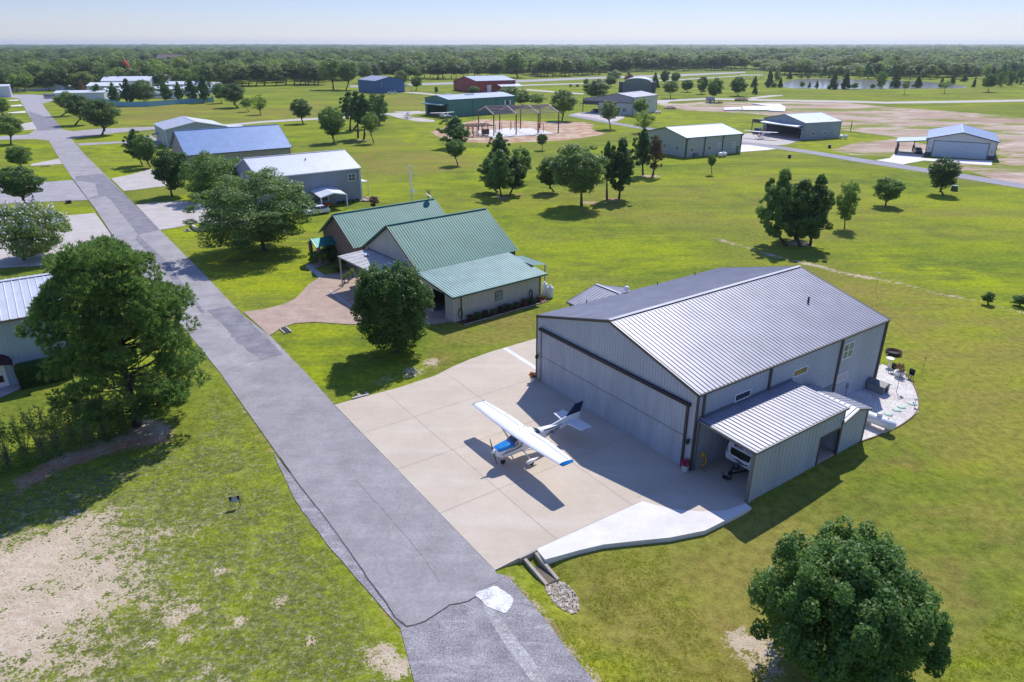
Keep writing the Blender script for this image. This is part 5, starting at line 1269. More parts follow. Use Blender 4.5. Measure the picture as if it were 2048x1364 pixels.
# ---- hero trees, each with its own foliage
def hero(name, label, base, l, r, top, bot, kind, leafm, nclump, cr, nleaf, leaf, seed, r0, aspect=1.3, squash=(1, 1, .8), nl=14, bark=None, fill=.16, spikes=40, wood=None, cat='tree', P=None, dims=None):
    if dims is None: P, Rr, Rz, zc, cxy = fit(base, l, r, top, bot)
    else: Rr, Rz, zc = dims; cxy = np.zeros(2)
    root = thing(name, label, cat, (P[0], P[1], P[2]))
    me, C = crown_mesh('crown', leafm, (Rr, Rr, Rz), seed, kind, nclump, cr, nleaf, leaf / Rr, squash, aspect, fill, spikes)
    o = bpy.data.objects.new('crown', me); COL.objects.link(o); o.parent = root; o.location = (cxy[0], cxy[1], zc)
    Cw = C + np.array([cxy[0], cxy[1], zc])
    rs = np.random.RandomState(seed)
    t, lb = tree_wood(Cw, max(.4, zc - Rz * .85), zc + Rz, r0, rs, nl)
    for m_, nm in ((t, 'trunk'), (lb, 'limbs')):
        q = m_.build(nm, bark or BARK); q.parent = root
    return root, (P, Rr, Rz, zc, Cw)

def needle_tree(name, label, base, l, r, top, bot, seed, r0, ntuft, tl):
    """long-needled pine: tufts of needles at the ends of many branchlets"""
    P, Rr, Rz, zc, cxy = fit(base, l, r, top, bot); rs = np.random.RandomState(seed)
    root = thing(name, label, 'tree', (P[0], P[1], 0))
    C = clump_centres(rs, 190, 'pinebig'); n = len(C)
    S = np.array([Rr, Rr, Rz]); C = C * S
    lim = MB(); tw = MB()
    cen = []; ax = []
    for c in C:
        rad = 1.05 * rs.uniform(.7, 1.25)
        k = rs.poisson(ntuft / n)
        d = rs.normal(size=(k, 3)); d /= np.linalg.norm(d, axis=1)[:, None]; d[:, 2] = np.abs(d[:, 2]) * rs.choice([1, 1, -.45], k)
        p = c + d * (rs.uniform(.3, 1, (k, 1)) ** .5) * rad * np.array([1, 1, .85]); cen.append(p)
        o = p - np.array([0, 0, c[2] - .8]); a = .6 * d + .45 * np.array([0, 0, 1.]) + .35 * (p * [1, 1, 0]) / (np.linalg.norm(p[:, :2], axis=1)[:, None] + .1); ax.append(a / np.linalg.norm(a, axis=1)[:, None])
        s = np.array([0, 0, c[2] - .22 * math.hypot(c[0], c[1]) - .3])
        lim.tube([s, (s + c) / 2 + [0, 0, -.15], c], [.075, .05, .02], 5, cap=False)
    cen = np.concatenate(cen); ax = np.concatenate(ax); m = len(cen)
    K_ = 12
    cc = np.repeat(cen, K_, 0); aa = np.repeat(ax, K_, 0)
    d = aa * .95 + rs.normal(size=(m * K_, 3)) * .50; d /= np.linalg.norm(d, axis=1)[:, None]
    L = tl * rs.uniform(.7, 1.25, (m * K_, 1)); wv = np.cross(d, rs.normal(size=d.shape)); wv /= np.linalg.norm(wv, axis=1)[:, None]; wv *= .030
    V = np.stack([cc - wv * .5, cc + d * L * .5 - wv, cc + d * L, cc + d * L * .5 + wv], 1).reshape(-1, 3)
    F = np.arange(m * K_ * 4).reshape(-1, 4)
    me = fast_mesh('crown', V, F, 4); t = np.repeat(np.clip(rs.rand(m) * .9 + .05 + rs.normal(0, .08, m), 0, 1), K_ * 4)
    at = me.attributes.new('tint', 'FLOAT', 'POINT'); at.data.foreach_set('value', t.astype(np.float32)); me.materials.append(LEAF['pine'])
    o = bpy.data.objects.new('crown', me); COL.objects.link(o); o.parent = root; o.location = (cxy[0], cxy[1], zc)
    q = lim.build('limbs', BARKD); q.parent = root; q.location = (cxy[0], cxy[1], zc)
    tr = MB(); tr.tube([(0, 0, -.1), (.02, 0, 1.2), (cxy[0] * .4, cxy[1] * .4, zc * .6), (cxy[0], cxy[1], zc + Rz * .3), (cxy[0], cxy[1], zc + Rz * .92)], [r0 * 1.4, r0, r0 * .8, r0 * .45, .04], 10)
    q = tr.build('trunk', BARKD); q.parent = root
    return root

needle_tree('pine_tree', 'big bushy long-needled pine left of the street, rising from reddish pine straw', (275, 850), 46, 416, 474, 836, 11, .30, 13500, .34)
hero('pear_tree', 'dense egg-shaped green tree on the lawn between the street and the grey hangar', (795, 704), 696, 871, 527, 697, 'upright', LEAF['pear'], 190, .145, 52000, .14, 21, .20, 1.4, (1, 1, 1.7), 16, fill=.08)
hero('oak_tree', 'wide spreading oak, largest of the trees between the street and the green-roofed house', (530, 500), 372, 642, 328, 514, 'oak', LEAF['oak'], 150, .17, 60000, .20, 33, .34, 1.5, (1, 1, .6), 26, fill=.14)
PB = G(1690, 1395, -.3)
hero('magnolia_tree', 'large full green tree at the bottom of the lawn, lower right', None, 0, 0, 0, 0, 'oak', LEAF['magnolia'], 210, .135, 85000, .105, 44, .22, 1.9, (1, 1, 1.9), 34, fill=.08, spikes=90, P=(PB[0] - .35, PB[1] + 1.15, -.4), dims=(4.35, 4.3, 4.1))
hero('oak_tree', 'rounded dark tree leaning over the drives, immediately left of the wide spreading oak', (405, 400), 358, 497, 303, 408, 'round', LEAF['pear'], 55, .26, 24000, .22, 51, .26, 1.4, fill=.12)
hero('oak_tree', 'round dark green tree beside the street drive, in front of the blue roof', (344, 392), 302, 386, 299, 385, 'dense', LEAF['dark'], 50, .26, 16000, .22, 52, .2, 1.4, fill=.12)
_cm, _cd = hero('crape_myrtle', 'broad leafy tree dotted with white blossom behind the white ribbed roof at far left', (48, 520), -30, 152, 408, 530, 'oak', LEAF['oak'], 60, .24, 22000, .22, 53, .2, 1.4, (1, 1, 1), fill=.12)
_rs = np.random.RandomState(12); _C = _cd[4][_rs.randint(0, len(_cd[4]), 1100)]; _C = _C + _rs.normal(size=_C.shape) * [.5, .5, .35] + [0, -.2, .75]; _p = []
_d = _rs.normal(size=(1100, 4, 3)) * .14; _V = (_C[:, None, :] + _d).reshape(-1, 3)
_me = fast_mesh('blossom', _V, np.arange(4400).reshape(-1, 4), 4); _me.materials.append(mat('petal_white', (.75, .72, .72), .6)); _o = bpy.data.objects.new('blossom', _me); COL.objects.link(_o); _o.parent = _cm

# ---- individually placed trees (base, left, right, top, bottom)
T = tree
T('pine', (285, 330), 243, 300, 257, 318, 'pine-like tree, left of a pair on the lawn by the street crossing')
T('round', (301, 335), 262, 318, 266, 328, 'round tree, right of a pair on the lawn by the street crossing')
T('oak', (204, 270), 160, 243, 196, 262, 'round-headed tree at the street crossing, casting shadow over the side road')
T('oak', (150, 250), 121, 190, 187, 240, 'tree beyond the street crossing, overlapping a rounder tree on its right')
T('oak', (122, 232), 108, 160, 182, 224, 'smaller tree near the white buildings, behind two round street trees')
T('oak', (22, 288), -20, 50, 226, 276, 'tree left of the street, just below the crossing at the left edge')
T('dense', (36, 346), 1, 70, 285, 334, 'dense low tree left of the street, behind a larger one below it')
T('dense', (56, 416), -22, 95, 326, 400, 'large dense round tree left of the street between two concrete drives')
T('dense', (2, 236), -22, 21, 190, 228, 'dark tree cut off by the left edge beside the far end of the street')
T('dense', (606, 247), 576, 626, 194, 240, 'solitary ball-shaped dark tree on the mown field beside the taxiway')
T('round', (669, 285), 632, 694, 210, 278, 'rounded tree at the left of the grove beyond the white roof')
for a in (((700, 262), 676, 722, 184, 240), ((716, 276), 690, 736, 182, 246), ((728, 279), 704, 752, 186, 252), ((708, 258), 700, 745, 190, 240)):
    T('pine', *a, 'tall pine with bare lower trunk in the grove beyond the white roof', name='pine_tree', group='pines of the grove beyond the white roof', tr=.28)
T('upright', (756, 250), 735, 778, 186, 250, 'dark dense tree at the right of the grove, next to the pale slim one')
T('light', (748, 286), 721, 760, 222, 272, 'slim pale green tree at the front of the grove')
T('oak', (476, 215), 436, 495, 165, 210, 'broad tree at the right end of the light blue fence')
T('light', (498, 223), 478, 506, 193, 220, 'small pale tree right of the broad tree at the fence end', limbs=False)
T('light', (521, 229), 500, 536, 187, 225, 'small feathery tree standing alone in the mown field')
T('pine', (914, 296), 874, 945, 232, 290, 'bushy pine at the left edge of the building site', name='pine_tree')
T('round', (916, 330), 887, 934, 277, 318, 'small round tree in front of the bushy pine by the building site')
T('round', (1085, 300), 1072, 1097, 265, 292, 'young tree in the grass just below the building site')
T('pine', (995, 384), 955, 1010, 303, 378, 'front left pine of the clump on the central lawn', name='pine_tree', tr=.16)
T('pine', (1003, 394), 968, 1030, 300, 380, 'front middle pine of the clump on the central lawn', name='pine_tree', tr=.16)
T('pine', (1020, 388), 1000, 1056, 312, 376, 'front right pine of the clump on the central lawn', name='pine_tree', tr=.16)
T('upright', (1042, 366), 1020, 1064, 292, 356, 'dark tree behind the clump of pines on the central lawn')
T('pine', (1002, 352), 974, 1022, 264, 330, 'tall pine top rising behind the clump on the central lawn', name='pine_tree')
T('dense', (1108, 384), 1069, 1132, 305, 378, 'dark round tree left of the big central oak')
hero('oak_tree', 'biggest tree of the central lawn, round-headed with a short forked trunk', (1163, 412), 1098, 1216, 285, 400, 'oak', LEAF['oak'], 60, .25, 24000, .24, 61, .24, 1.4, fill=.14)
T('pine', (1214, 399), 1198, 1232, 282, 360, 'slim pine between the big central oak and the taller pine', name='pine_tree', tr=.18)
T('pine', (1238, 398), 1206, 1281, 278, 382, 'wide pine right of the big central oak', name='pine_tree', tr=.2, var=1)
T('pine', (1286, 350), 1264, 1310, 256, 330, 'green pine next to the brown dying pine', name='pine_tree', tr=.2)
T('brown', (1305, 353), 1288, 1335, 268, 340, 'dying pine with rust-brown needles on the central lawn', name='pine_tree', tr=.22)
T('round', (1424, 349), 1414, 1434, 307, 335, 'thin young tree on the lawn before the cream hangar with green trim')
T('light', (1289, 266), 1266, 1311, 219, 262, 'pale loose tree at the side road above the dying pine')
T('oak', (1221, 258), 1198, 1241, 200, 244, 'round street tree in front of the mauve-gabled hangar')
T('round', (1281, 233), 1264, 1298, 194, 230, 'round tree against the cream side of the mauve-gabled hangar')
T('oak', (1124, 241), 1098, 1156, 178, 232, 'broad tree right of the bare steel building frame')
for a in (((1572, 491), 1512, 1612, 341, 476), ((1600, 493), 1556, 1648, 360, 478), ((1620, 491), 1590, 1678, 350, 476), ((1592, 480), 1550, 1640, 368, 470)):
    T('pine', *a, 'pine of the dense clump on the lawn behind the grey hangar', name='pine_tree', group='pines clumped behind the grey hangar', tr=.2)
T('upright', (1689, 457), 1671, 1723, 360, 441, 'dark upright oval tree on the lawn behind the grey hangar')
T('round', (1771, 412), 1742, 1813, 351, 408, 'low wide tree with a narrow top on the right-hand lawn')
T('dense', (1886, 389), 1851, 1927, 311, 384, 'dark dense tree beside the lane in front of the white hangar')
T('shrub', (1977, 609), 1962, 1992, 582, 606, 'wild green shrub on the worn ditch line', name='shrub', cat='shrub', limbs=False)
T('shrub', (2040, 612), 2020, 2060, 588, 612, 'scrubby bush on the ditch line at the right edge', name='shrub', cat='shrub', limbs=False)
# trees of the middle distance
MID = [
 ('dense', (832, 181), 818, 847, 149, 177, 'solitary ball-shaped tree right of the blue hangar'),
 ('oak', (808, 172), 785, 818, 139, 170, 'pale tree behind the blue hangar'),
 ('shrub', (872, 187), 868, 877, 172, 186, 'slim dark shrub on the grass between the blue hangar and the red barn'),
 ('dense', (955, 190), 934, 962, 171, 188, 'clipped round tree in front of the red barn'),
 ('oak', (1030, 215), 990, 1048, 172, 210, 'leafy tree behind the teal hangar, right of the red barn door'),
 ('dense', (1050, 212), 1020, 1066, 178, 210, 'dark tree at the far end of the teal hangar'),
 ('light', (1078, 215), 1055, 1095, 184, 212, 'paler tree between the teal hangar and the steel frame'),
 ('oak', (1197, 205), 1166, 1221, 157, 200, 'big tree left of the arched hangar'),
 ('round', (1173, 172), 1166, 1179, 156, 170, 'small tree standing before the far runway'),
 ('shrub', (1141, 174), 1137, 1145, 168, 174, 'low round bush, left of two beside the far taxiway'),
 ('shrub', (1155, 174), 1151, 1159, 168, 174, 'low round bush, right of two beside the far taxiway'),
 ('dense', (1222, 173), 1206, 1236, 150, 172, 'dark tree, nearer of two left of the arched hangar roof'),
 ('oak', (1232, 164), 1214, 1246, 139, 162, 'tree further back of two left of the arched hangar roof'),
 ('brown', (1256, 165), 1246, 1270, 143, 163, 'olive-brown conifer behind the arched hangar'),
 ('cone', (1312, 178), 1299, 1322, 144, 177, 'olive conifer right of the arched hangar'),
 ('dense', (1330, 168), 1318, 1342, 138, 167, 'dark green tree behind the olive conifer'),
 ('dense', (1352, 166), 1340, 1362, 143, 165, 'dark tree right of the pair behind the arched hangar'),
 ('oak', (1341, 197), 1324, 1359, 161, 190, 'round tree on the grass right of the arched hangar'),
 ('dense', (1375, 184), 1359, 1391, 156, 183, 'dark dense tree between two taxiways'),
 ('upright', (1404, 188), 1393, 1418, 151, 186, 'dark tree tucked left of the big round one by the upper taxiway'),
 ('dense', (1429, 204), 1410, 1450, 153, 197, 'big round tree above a parked utility trailer by the upper taxiway'),
 ('dense', (1477, 192), 1457, 1497, 151, 190, 'thick squarish dark tree by the upper taxiway'),
 ('cone', (1511, 189), 1503, 1518, 170, 188, 'small dark conifer right of the thick squarish tree'),
 ('cone', (1509, 175), 1500, 1520, 152, 174, 'yellow-green conifer left of the pond'),
 ('cone', (1541, 174), 1530, 1551, 133, 173, 'tall conifer at the left shore of the pond'),
 ('upright', (1556, 163), 1548, 1562, 140, 163, 'narrow dark tree beside the tall conifer at the pond'),
 ('cone', (1562, 175), 1554, 1569, 154, 175, 'low conifer at the near left corner of the pond'),
 ('shrub', (1548, 175), 1540, 1555, 164, 175, 'rounded bush at the foot of the tall pond conifer'),
 ('round', (1605, 176), 1598, 1611, 162, 175, 'small round tree on the near shore of the pond'),
 ('cone', (1620, 176), 1615, 1624, 163, 175, 'tiny conifer on the near shore of the pond'),
 ('cone', (1634, 177), 1629, 1640, 159, 176, 'slim dark conifer on the near shore of the pond'),
 ('cone', (1669, 178), 1657, 1682, 138, 178, 'dark conifer, left of a pair on the near pond shore'),
 ('cone', (1693, 178), 1681, 1706, 140, 178, 'dark conifer, right of a pair on the near pond shore'),
 ('shrub', (1709, 178), 1701, 1717, 165, 178, 'bush right of the pair of dark pond conifers'),
 ('shrub', (1746, 177), 1740, 1752, 167, 177, 'low bush left of the double-topped pond tree'),
 ('upright', (1764, 177), 1753, 1776, 141, 177, 'double-topped tree on the near pond shore'),
 ('cone', (1794, 175), 1778, 1808, 137, 175, 'broad olive conifer on the near pond shore'),
 ('light', (1809, 189), 1802, 1822, 159, 182, 'small lawn tree with slanting trunk, left of three in a row before the pond'),
 ('cone', (1836, 175), 1824, 1850, 150, 175, 'dark broad conifer near the right end of the pond'),
 ('light', (1889, 187), 1879, 1904, 160, 180, 'small pale lawn tree, middle of three in a row before the pond'),
 ('oak', (1977, 184), 1962, 1998, 146, 179, 'rounded lawn tree, right of three in a row before the pond'),
 ('cone', (1881, 174), 1876, 1892, 153, 174, 'small conifer behind the pale lawn tree'),
 ('cone', (1907, 168), 1898, 1915, 148, 168, 'conifer at the far right shore of the pond'),
 ('cone', (1930, 163), 1920, 1940, 146, 163, 'bushy conifer beyond the right end of the pond'),
 ('cone', (1949, 174), 1944, 1955, 154, 174, 'slim conifer between the pale lawn tree and the rounded one'),
 ('upright', (2003, 173), 1992, 2014, 142, 172, 'dark tree right of the rounded lawn tree'),
 ('upright', (2022, 171), 2010, 2034, 140, 171, 'dark tree next to last on the right behind the lawn'),
 ('upright', (2042, 168), 2030, 2056, 138, 168, 'dark tree cut by the right edge behind the lawn'),
 ('cone', (1580, 158), 1572, 1588, 143, 158, 'small round-headed conifer on the far pond bank'),
 ('brown', (1164, 152), 1194, 1204, 138, 150, 'faded tree at the edge of the far woods'),
 ('pine', (225, 210), 212, 242, 165, 206, 'leaning pine, first from the left along the light blue fence'),
 ('pine', (254, 212), 238, 272, 158, 206, 'thin pine, second from the left along the light blue fence'),
 ('oak', (291, 210), 256, 314, 158, 208, 'large leafy tree covering the light blue fence'),
 ('pine', (331, 208), 314, 346, 160, 200, 'pine right of the large leafy tree along the light blue fence'),
 ('pine', (356, 207), 345, 368, 164, 200, 'narrow pine in the middle of the light blue fence'),
 ('pine', (381, 206), 366, 398, 156, 200, 'open pine right of the middle of the light blue fence'),
 ('pine', (405, 206), 390, 422, 150, 200, 'tall pine near the right end of the light blue fence'),
 ('oak', (443, 206), 422, 456, 164, 203, 'round tree just past the right end of the light blue fence'),
 ('brown', (163, 195), 153, 174, 160, 188, 'bare brown tree between the white buildings at the street end'),
 ('pine', (196, 200), 176, 214, 168, 198, 'bushy green tree among the white buildings at the street end'),
]
for a in MID:
    nm = 'shrub' if a[0] == 'shrub' else ('conifer' if a[0] == 'cone' else 'tree')
    T(a[0], a[1], a[2], a[3], a[4], a[5], a[6], name=nm, cat='shrub' if nm == 'shrub' else 'tree', limbs=False)
# first row of the far woods: every tree that stands free of the mass
rs = np.random.RandomState(9)
def woodrow(pts, n, hpx, label, group, kinds=('far', 'far', 'far', 'farpale'), wk=1.0):
    P = [np.array(p, float) for p in pts]
    for i in range(n):
        f = (i + .5 + rs.uniform(-.35, .35)) / n * (len(P) - 1); k = min(int(f), len(P) - 2); p = P[k] + (P[k + 1] - P[k]) * (f - k)
        v = p[1] + rs.uniform(-2.2, 2.0); h = hpx * rs.uniform(.72, 1.2) * (v - 88) / (p[1] - 88); w = h * rs.uniform(.40, .60) * wk
        T(kinds[rs.randint(len(kinds))], (p[0], v), p[0] - w, p[0] + w, v - h, v - h * .16, label, name='woodland_tree', group=group, limbs=False)
woodrow([(-30, 184), (60, 182), (200, 180)], 13, 40, 'bushy tree in the hedge line behind the white buildings at the street end', 'trees behind the white buildings', ('far', 'far', 'farpale'))
woodrow([(225, 178), (320, 178), (430, 176)], 10, 42, 'tall tree behind the fenced white buildings', 'trees behind the fenced yard')
woodrow([(440, 172), (520, 170), (600, 168), (640, 170)], 14, 42, 'tree of the scattered row left of the blue hangar, edge of the woods', 'trees left of the blue hangar', ('far',))
T('oak', (667, 179), 632, 694, 116, 166, 'tall oak standing forward of the woods, left of the blue hangar'); T('oak', (692, 180), 672, 718, 120, 168, 'tall oak beside another, nearest to the blue hangar')
woodrow([(720, 166), (800, 158), (900, 160)], 13, 36, 'tree at the edge of the woods behind the blue hangar', 'trees behind the blue hangar')
woodrow([(830, 158), (920, 156), (1000, 156)], 14, 38, 'tree on the wood edge behind the red barn', 'trees behind the red barn', ('far',))
T('oak', (1036, 155), 1004, 1060, 100, 148, 'very tall oak right of the red barn, at the wood edge')
woodrow([(1062, 152), (1120, 151), (1190, 149)], 15, 34, 'tree on the wood edge right of the red barn, beyond the runway', 'trees beyond the runway right of the barn')
woodrow([(1190, 143), (1300, 141), (1420, 139), (1500, 139)], 30, 29, 'tree on the wood edge behind the arched hangar, beyond the runway', 'trees beyond the runway behind the arched hangar')
woodrow([(1565, 151), (1640, 153), (1740, 156), (1850, 158), (1960, 156), (2070, 154)], 30, 30, 'tree on the far bank of the pond', 'trees on the far pond bank', ('far', 'far', 'farpale', 'farcone'))
woodrow([(1585, 159), (1650, 157), (1700, 157)], 6, 14, 'small conifer on the far bank of the pond', 'small conifers on the far pond bank', ('farcone',))

# ---- the wood behind them: one mass, grown on points
def woodland():
    rs = np.random.RandomState(77); pts = []; sc = []; th_ = []
    lim = np.array([(-100, 184), (200, 182), (330, 176), (440, 170), (640, 166), (760, 158), (900, 156), (1000, 153), (1060, 150), (1190, 147), (1300, 139.5), (1500, 137), (1560, 150), (1640, 152), (1740, 154), (1850, 156), (1960, 154), (2200, 152)], float)
    ydist = [G(u, v)[1] for u, v in lim]
    y = 480.
    while y < 7500:
        step = 12.5 * max(1, y / 1100) ** .85
        nx = int(1.9 * y / step)
        xs_ = (np.arange(nx) - nx / 2) * step + rs.uniform(-.5, .5, nx) * step
        ysj = y + rs.uniform(-.6, .6, nx) * step
        uu = CX + FPX * xs_ / (ysj * math.cos(TH) + CAMH * math.sin(TH))
        ymin = np.interp(uu, lim[:, 0], ydist)
        k = (ysj > ymin + 10) & (np.abs(xs_) < .98 * y)
        # clearings
        den = vnoise(xs_, ysj, 95, 21) * .6 + vnoise(xs_, ysj, 260, 22) * .4
        k &= (den > .43) | (ysj > 2800)
        tz = .62 + .85 * vnoise(xs_, ysj, 70, 33) + .3 * (vnoise(xs_, ysj, 400, 34) - .5)
        for x_, y_, t_ in zip(xs_[k], ysj[k], tz[k]): pts.append((x_, y_)); sc.append(step / 12.5); th_.append(t_)
        y += step * .85
    P = np.array(pts); z = zground(P[:, 0], P[:, 1])
    me = bpy.data.meshes.new('woodland'); me.vertices.add(len(P)); me.vertices.foreach_set('co', np.column_stack([P, z]).astype(np.float32).ravel())
    a = me.attributes.new('tz', 'FLOAT', 'POINT'); a.data.foreach_set('value', np.array(th_, np.float32))
    a = me.attributes.new('sz', 'FLOAT', 'POINT'); a.data.foreach_set('value', np.array(sc, np.float32) ** .75)
    o = bpy.data.objects.new('woodland', me); COL.objects.link(o)
    tagit(o, 'dark green woods stretching unbroken to the horizon', 'woods', kind='stuff')
    # seed trees: low bushy whole trees
    vm = []
    for i in range(5):
        kind = ('oak', 'oak', 'round', 'round', 'oak')[i]
        V, F, t, C, rad = crown_data(900 + i, kind, 34, .30, 5200, .068, (1, 1, .8), aspect=1.2)
        V = V * np.array([8.4, 8.4, 5.9]) + np.array([0, 0, 7.0])
        m_ = fast_mesh('wood_tree', V, F, 4); at = m_.attributes.new('tint', 'FLOAT', 'POINT'); at.data.foreach_set('value', t.astype(np.float32)); m_.materials.append(LEAF[('far', 'far', 'light', 'oak', 'far')[i]]); vm.append(m_)
    ng = bpy.data.node_groups.new('grow_woods', 'GeometryNodeTree')
    ng.interface.new_socket('Geometry', in_out='INPUT', socket_type='NodeSocketGeometry'); ng.interface.new_socket('Geometry', in_out='OUTPUT', socket_type='NodeSocketGeometry')
    N, L = ng.nodes, ng.links
    gi, gout = N.new('NodeGroupInput'), N.new('NodeGroupOutput')
    mp = N.new('GeometryNodeMeshToPoints'); L.new(gi.outputs[0], mp.inputs[0])
    join = N.new('GeometryNodeJoinGeometry')
    # seed crowns live as hidden-in-tree meshes: real trees standing in the wood, used as the source
    rv = N.new('FunctionNodeRandomValue'); rv.data_type = 'INT'; rv.inputs[4].default_value = 0; rv.inputs[5].default_value = 4; rv.inputs['Seed'].default_value = 3
    g2i = N.new('GeometryNodeGeometryToInstance')
    for m_ in reversed(vm):
        so = bpy.data.objects.new('woodland_tree', m_); COL.objects.link(so); sp_ = P[TR.randint(len(P) // 2)]; so.location = (sp_[0] + 4, sp_[1] + 3, 0)
        tagit(so, 'tree lost inside the mass of the far woods', 'tree', 'trees inside the far woods')
        ob = N.new('GeometryNodeObjectInfo'); ob.inputs['Object'].default_value = so; ob.inputs['As Instance'].default_value = True; ob.transform_space = 'ORIGINAL'
        L.new(ob.outputs['Geometry'], join.inputs[0])
    ip = N.new('GeometryNodeInstanceOnPoints'); ip.inputs['Pick Instance'].default_value = True
    L.new(mp.outputs[0], ip.inputs['Points']); L.new(join.outputs[0], ip.inputs['Instance']); L.new(rv.outputs[2], ip.inputs['Instance Index'])
    rr = N.new('FunctionNodeRandomValue'); rr.data_type = 'FLOAT_VECTOR'; rr.inputs[0].default_value = (0, 0, 0); rr.inputs[1].default_value = (0, 0, 6.28); L.new(rr.outputs[0], ip.inputs['Rotation'])
    rs_ = N.new('FunctionNodeRandomValue'); rs_.data_type = 'FLOAT'; rs_.inputs[2].default_value = .62; rs_.inputs[3].default_value = 1.3; rs_.inputs['Seed'].default_value = 9
    na = N.new('GeometryNodeInputNamedAttribute'); na.data_type = 'FLOAT'; na.inputs[0].default_value = 'sz'
    mu = N.new('ShaderNodeMath'); mu.operation = 'MULTIPLY'; L.new(rs_.outputs[1], mu.inputs[0]); L.new(na.outputs[0], mu.inputs[1])
    cx_ = N.new('ShaderNodeCombineXYZ'); L.new(mu.outputs[0], cx_.inputs[0]); L.new(mu.outputs[0], cx_.inputs[1]); nb_ = N.new('GeometryNodeInputNamedAttribute'); nb_.data_type = 'FLOAT'; nb_.inputs[0].default_value = 'tz'; m2_ = N.new('ShaderNodeMath'); m2_.operation = 'MULTIPLY'; L.new(rs_.outputs[1], m2_.inputs[0]); L.new(nb_.outputs[0], m2_.inputs[1]); L.new(m2_.outputs[0], cx_.inputs[2]); L.new(cx_.outputs[0], ip.inputs['Scale'])
    L.new(ip.outputs[0], gout.inputs[0])
    md = o.modifiers.new('grow', 'NODES'); md.node_group = ng
    print('WOOD POINTS', len(P))
    return o
woodland()

# ------------------------------------------------------------------ lettering
def text_part(s, size, m, parent, origin, xdir, ydir, name='lettering', ext=.004, bold=0.0, shear=0.0):
    """raised letters: xdir reading direction, ydir up, in the parent's local space"""
    cu = bpy.data.curves.new(name, 'FONT'); cu.body = s; cu.size = size; cu.extrude = ext; cu.offset = bold; cu.shear = shear; cu.align_x = 'CENTER'; cu.align_y = 'CENTER'
    to = bpy.data.objects.new(name, cu); COL.objects.link(to)
    dg = bpy.context.evaluated_depsgraph_get(); me = bpy.data.meshes.new_from_object(to.evaluated_get(dg))
    bpy.data.objects.remove(to)
    x = Vector(xdir).normalized(); y = Vector(ydir).normalized(); z = x.cross(y)
    M = Matrix(((x.x, y.x, z.x, origin[0]), (x.y, y.y, z.y, origin[1]), (x.z, y.z, z.z, origin[2]), (0, 0, 0, 1)))
    me.transform(M); me.name = name; me.materials.clear(); me.materials.append(m)
    o = bpy.data.objects.new(name, me); COL.objects.link(o); o.parent = parent
    return o
def lp(mb, name, m, root, each=False):
    """part built in the thing's own local space"""
    if each:
        L = mb.build_each(name, m)
        for o in L: o.parent = root
        return L
    o = mb.build(name, m); o.parent = root; return o

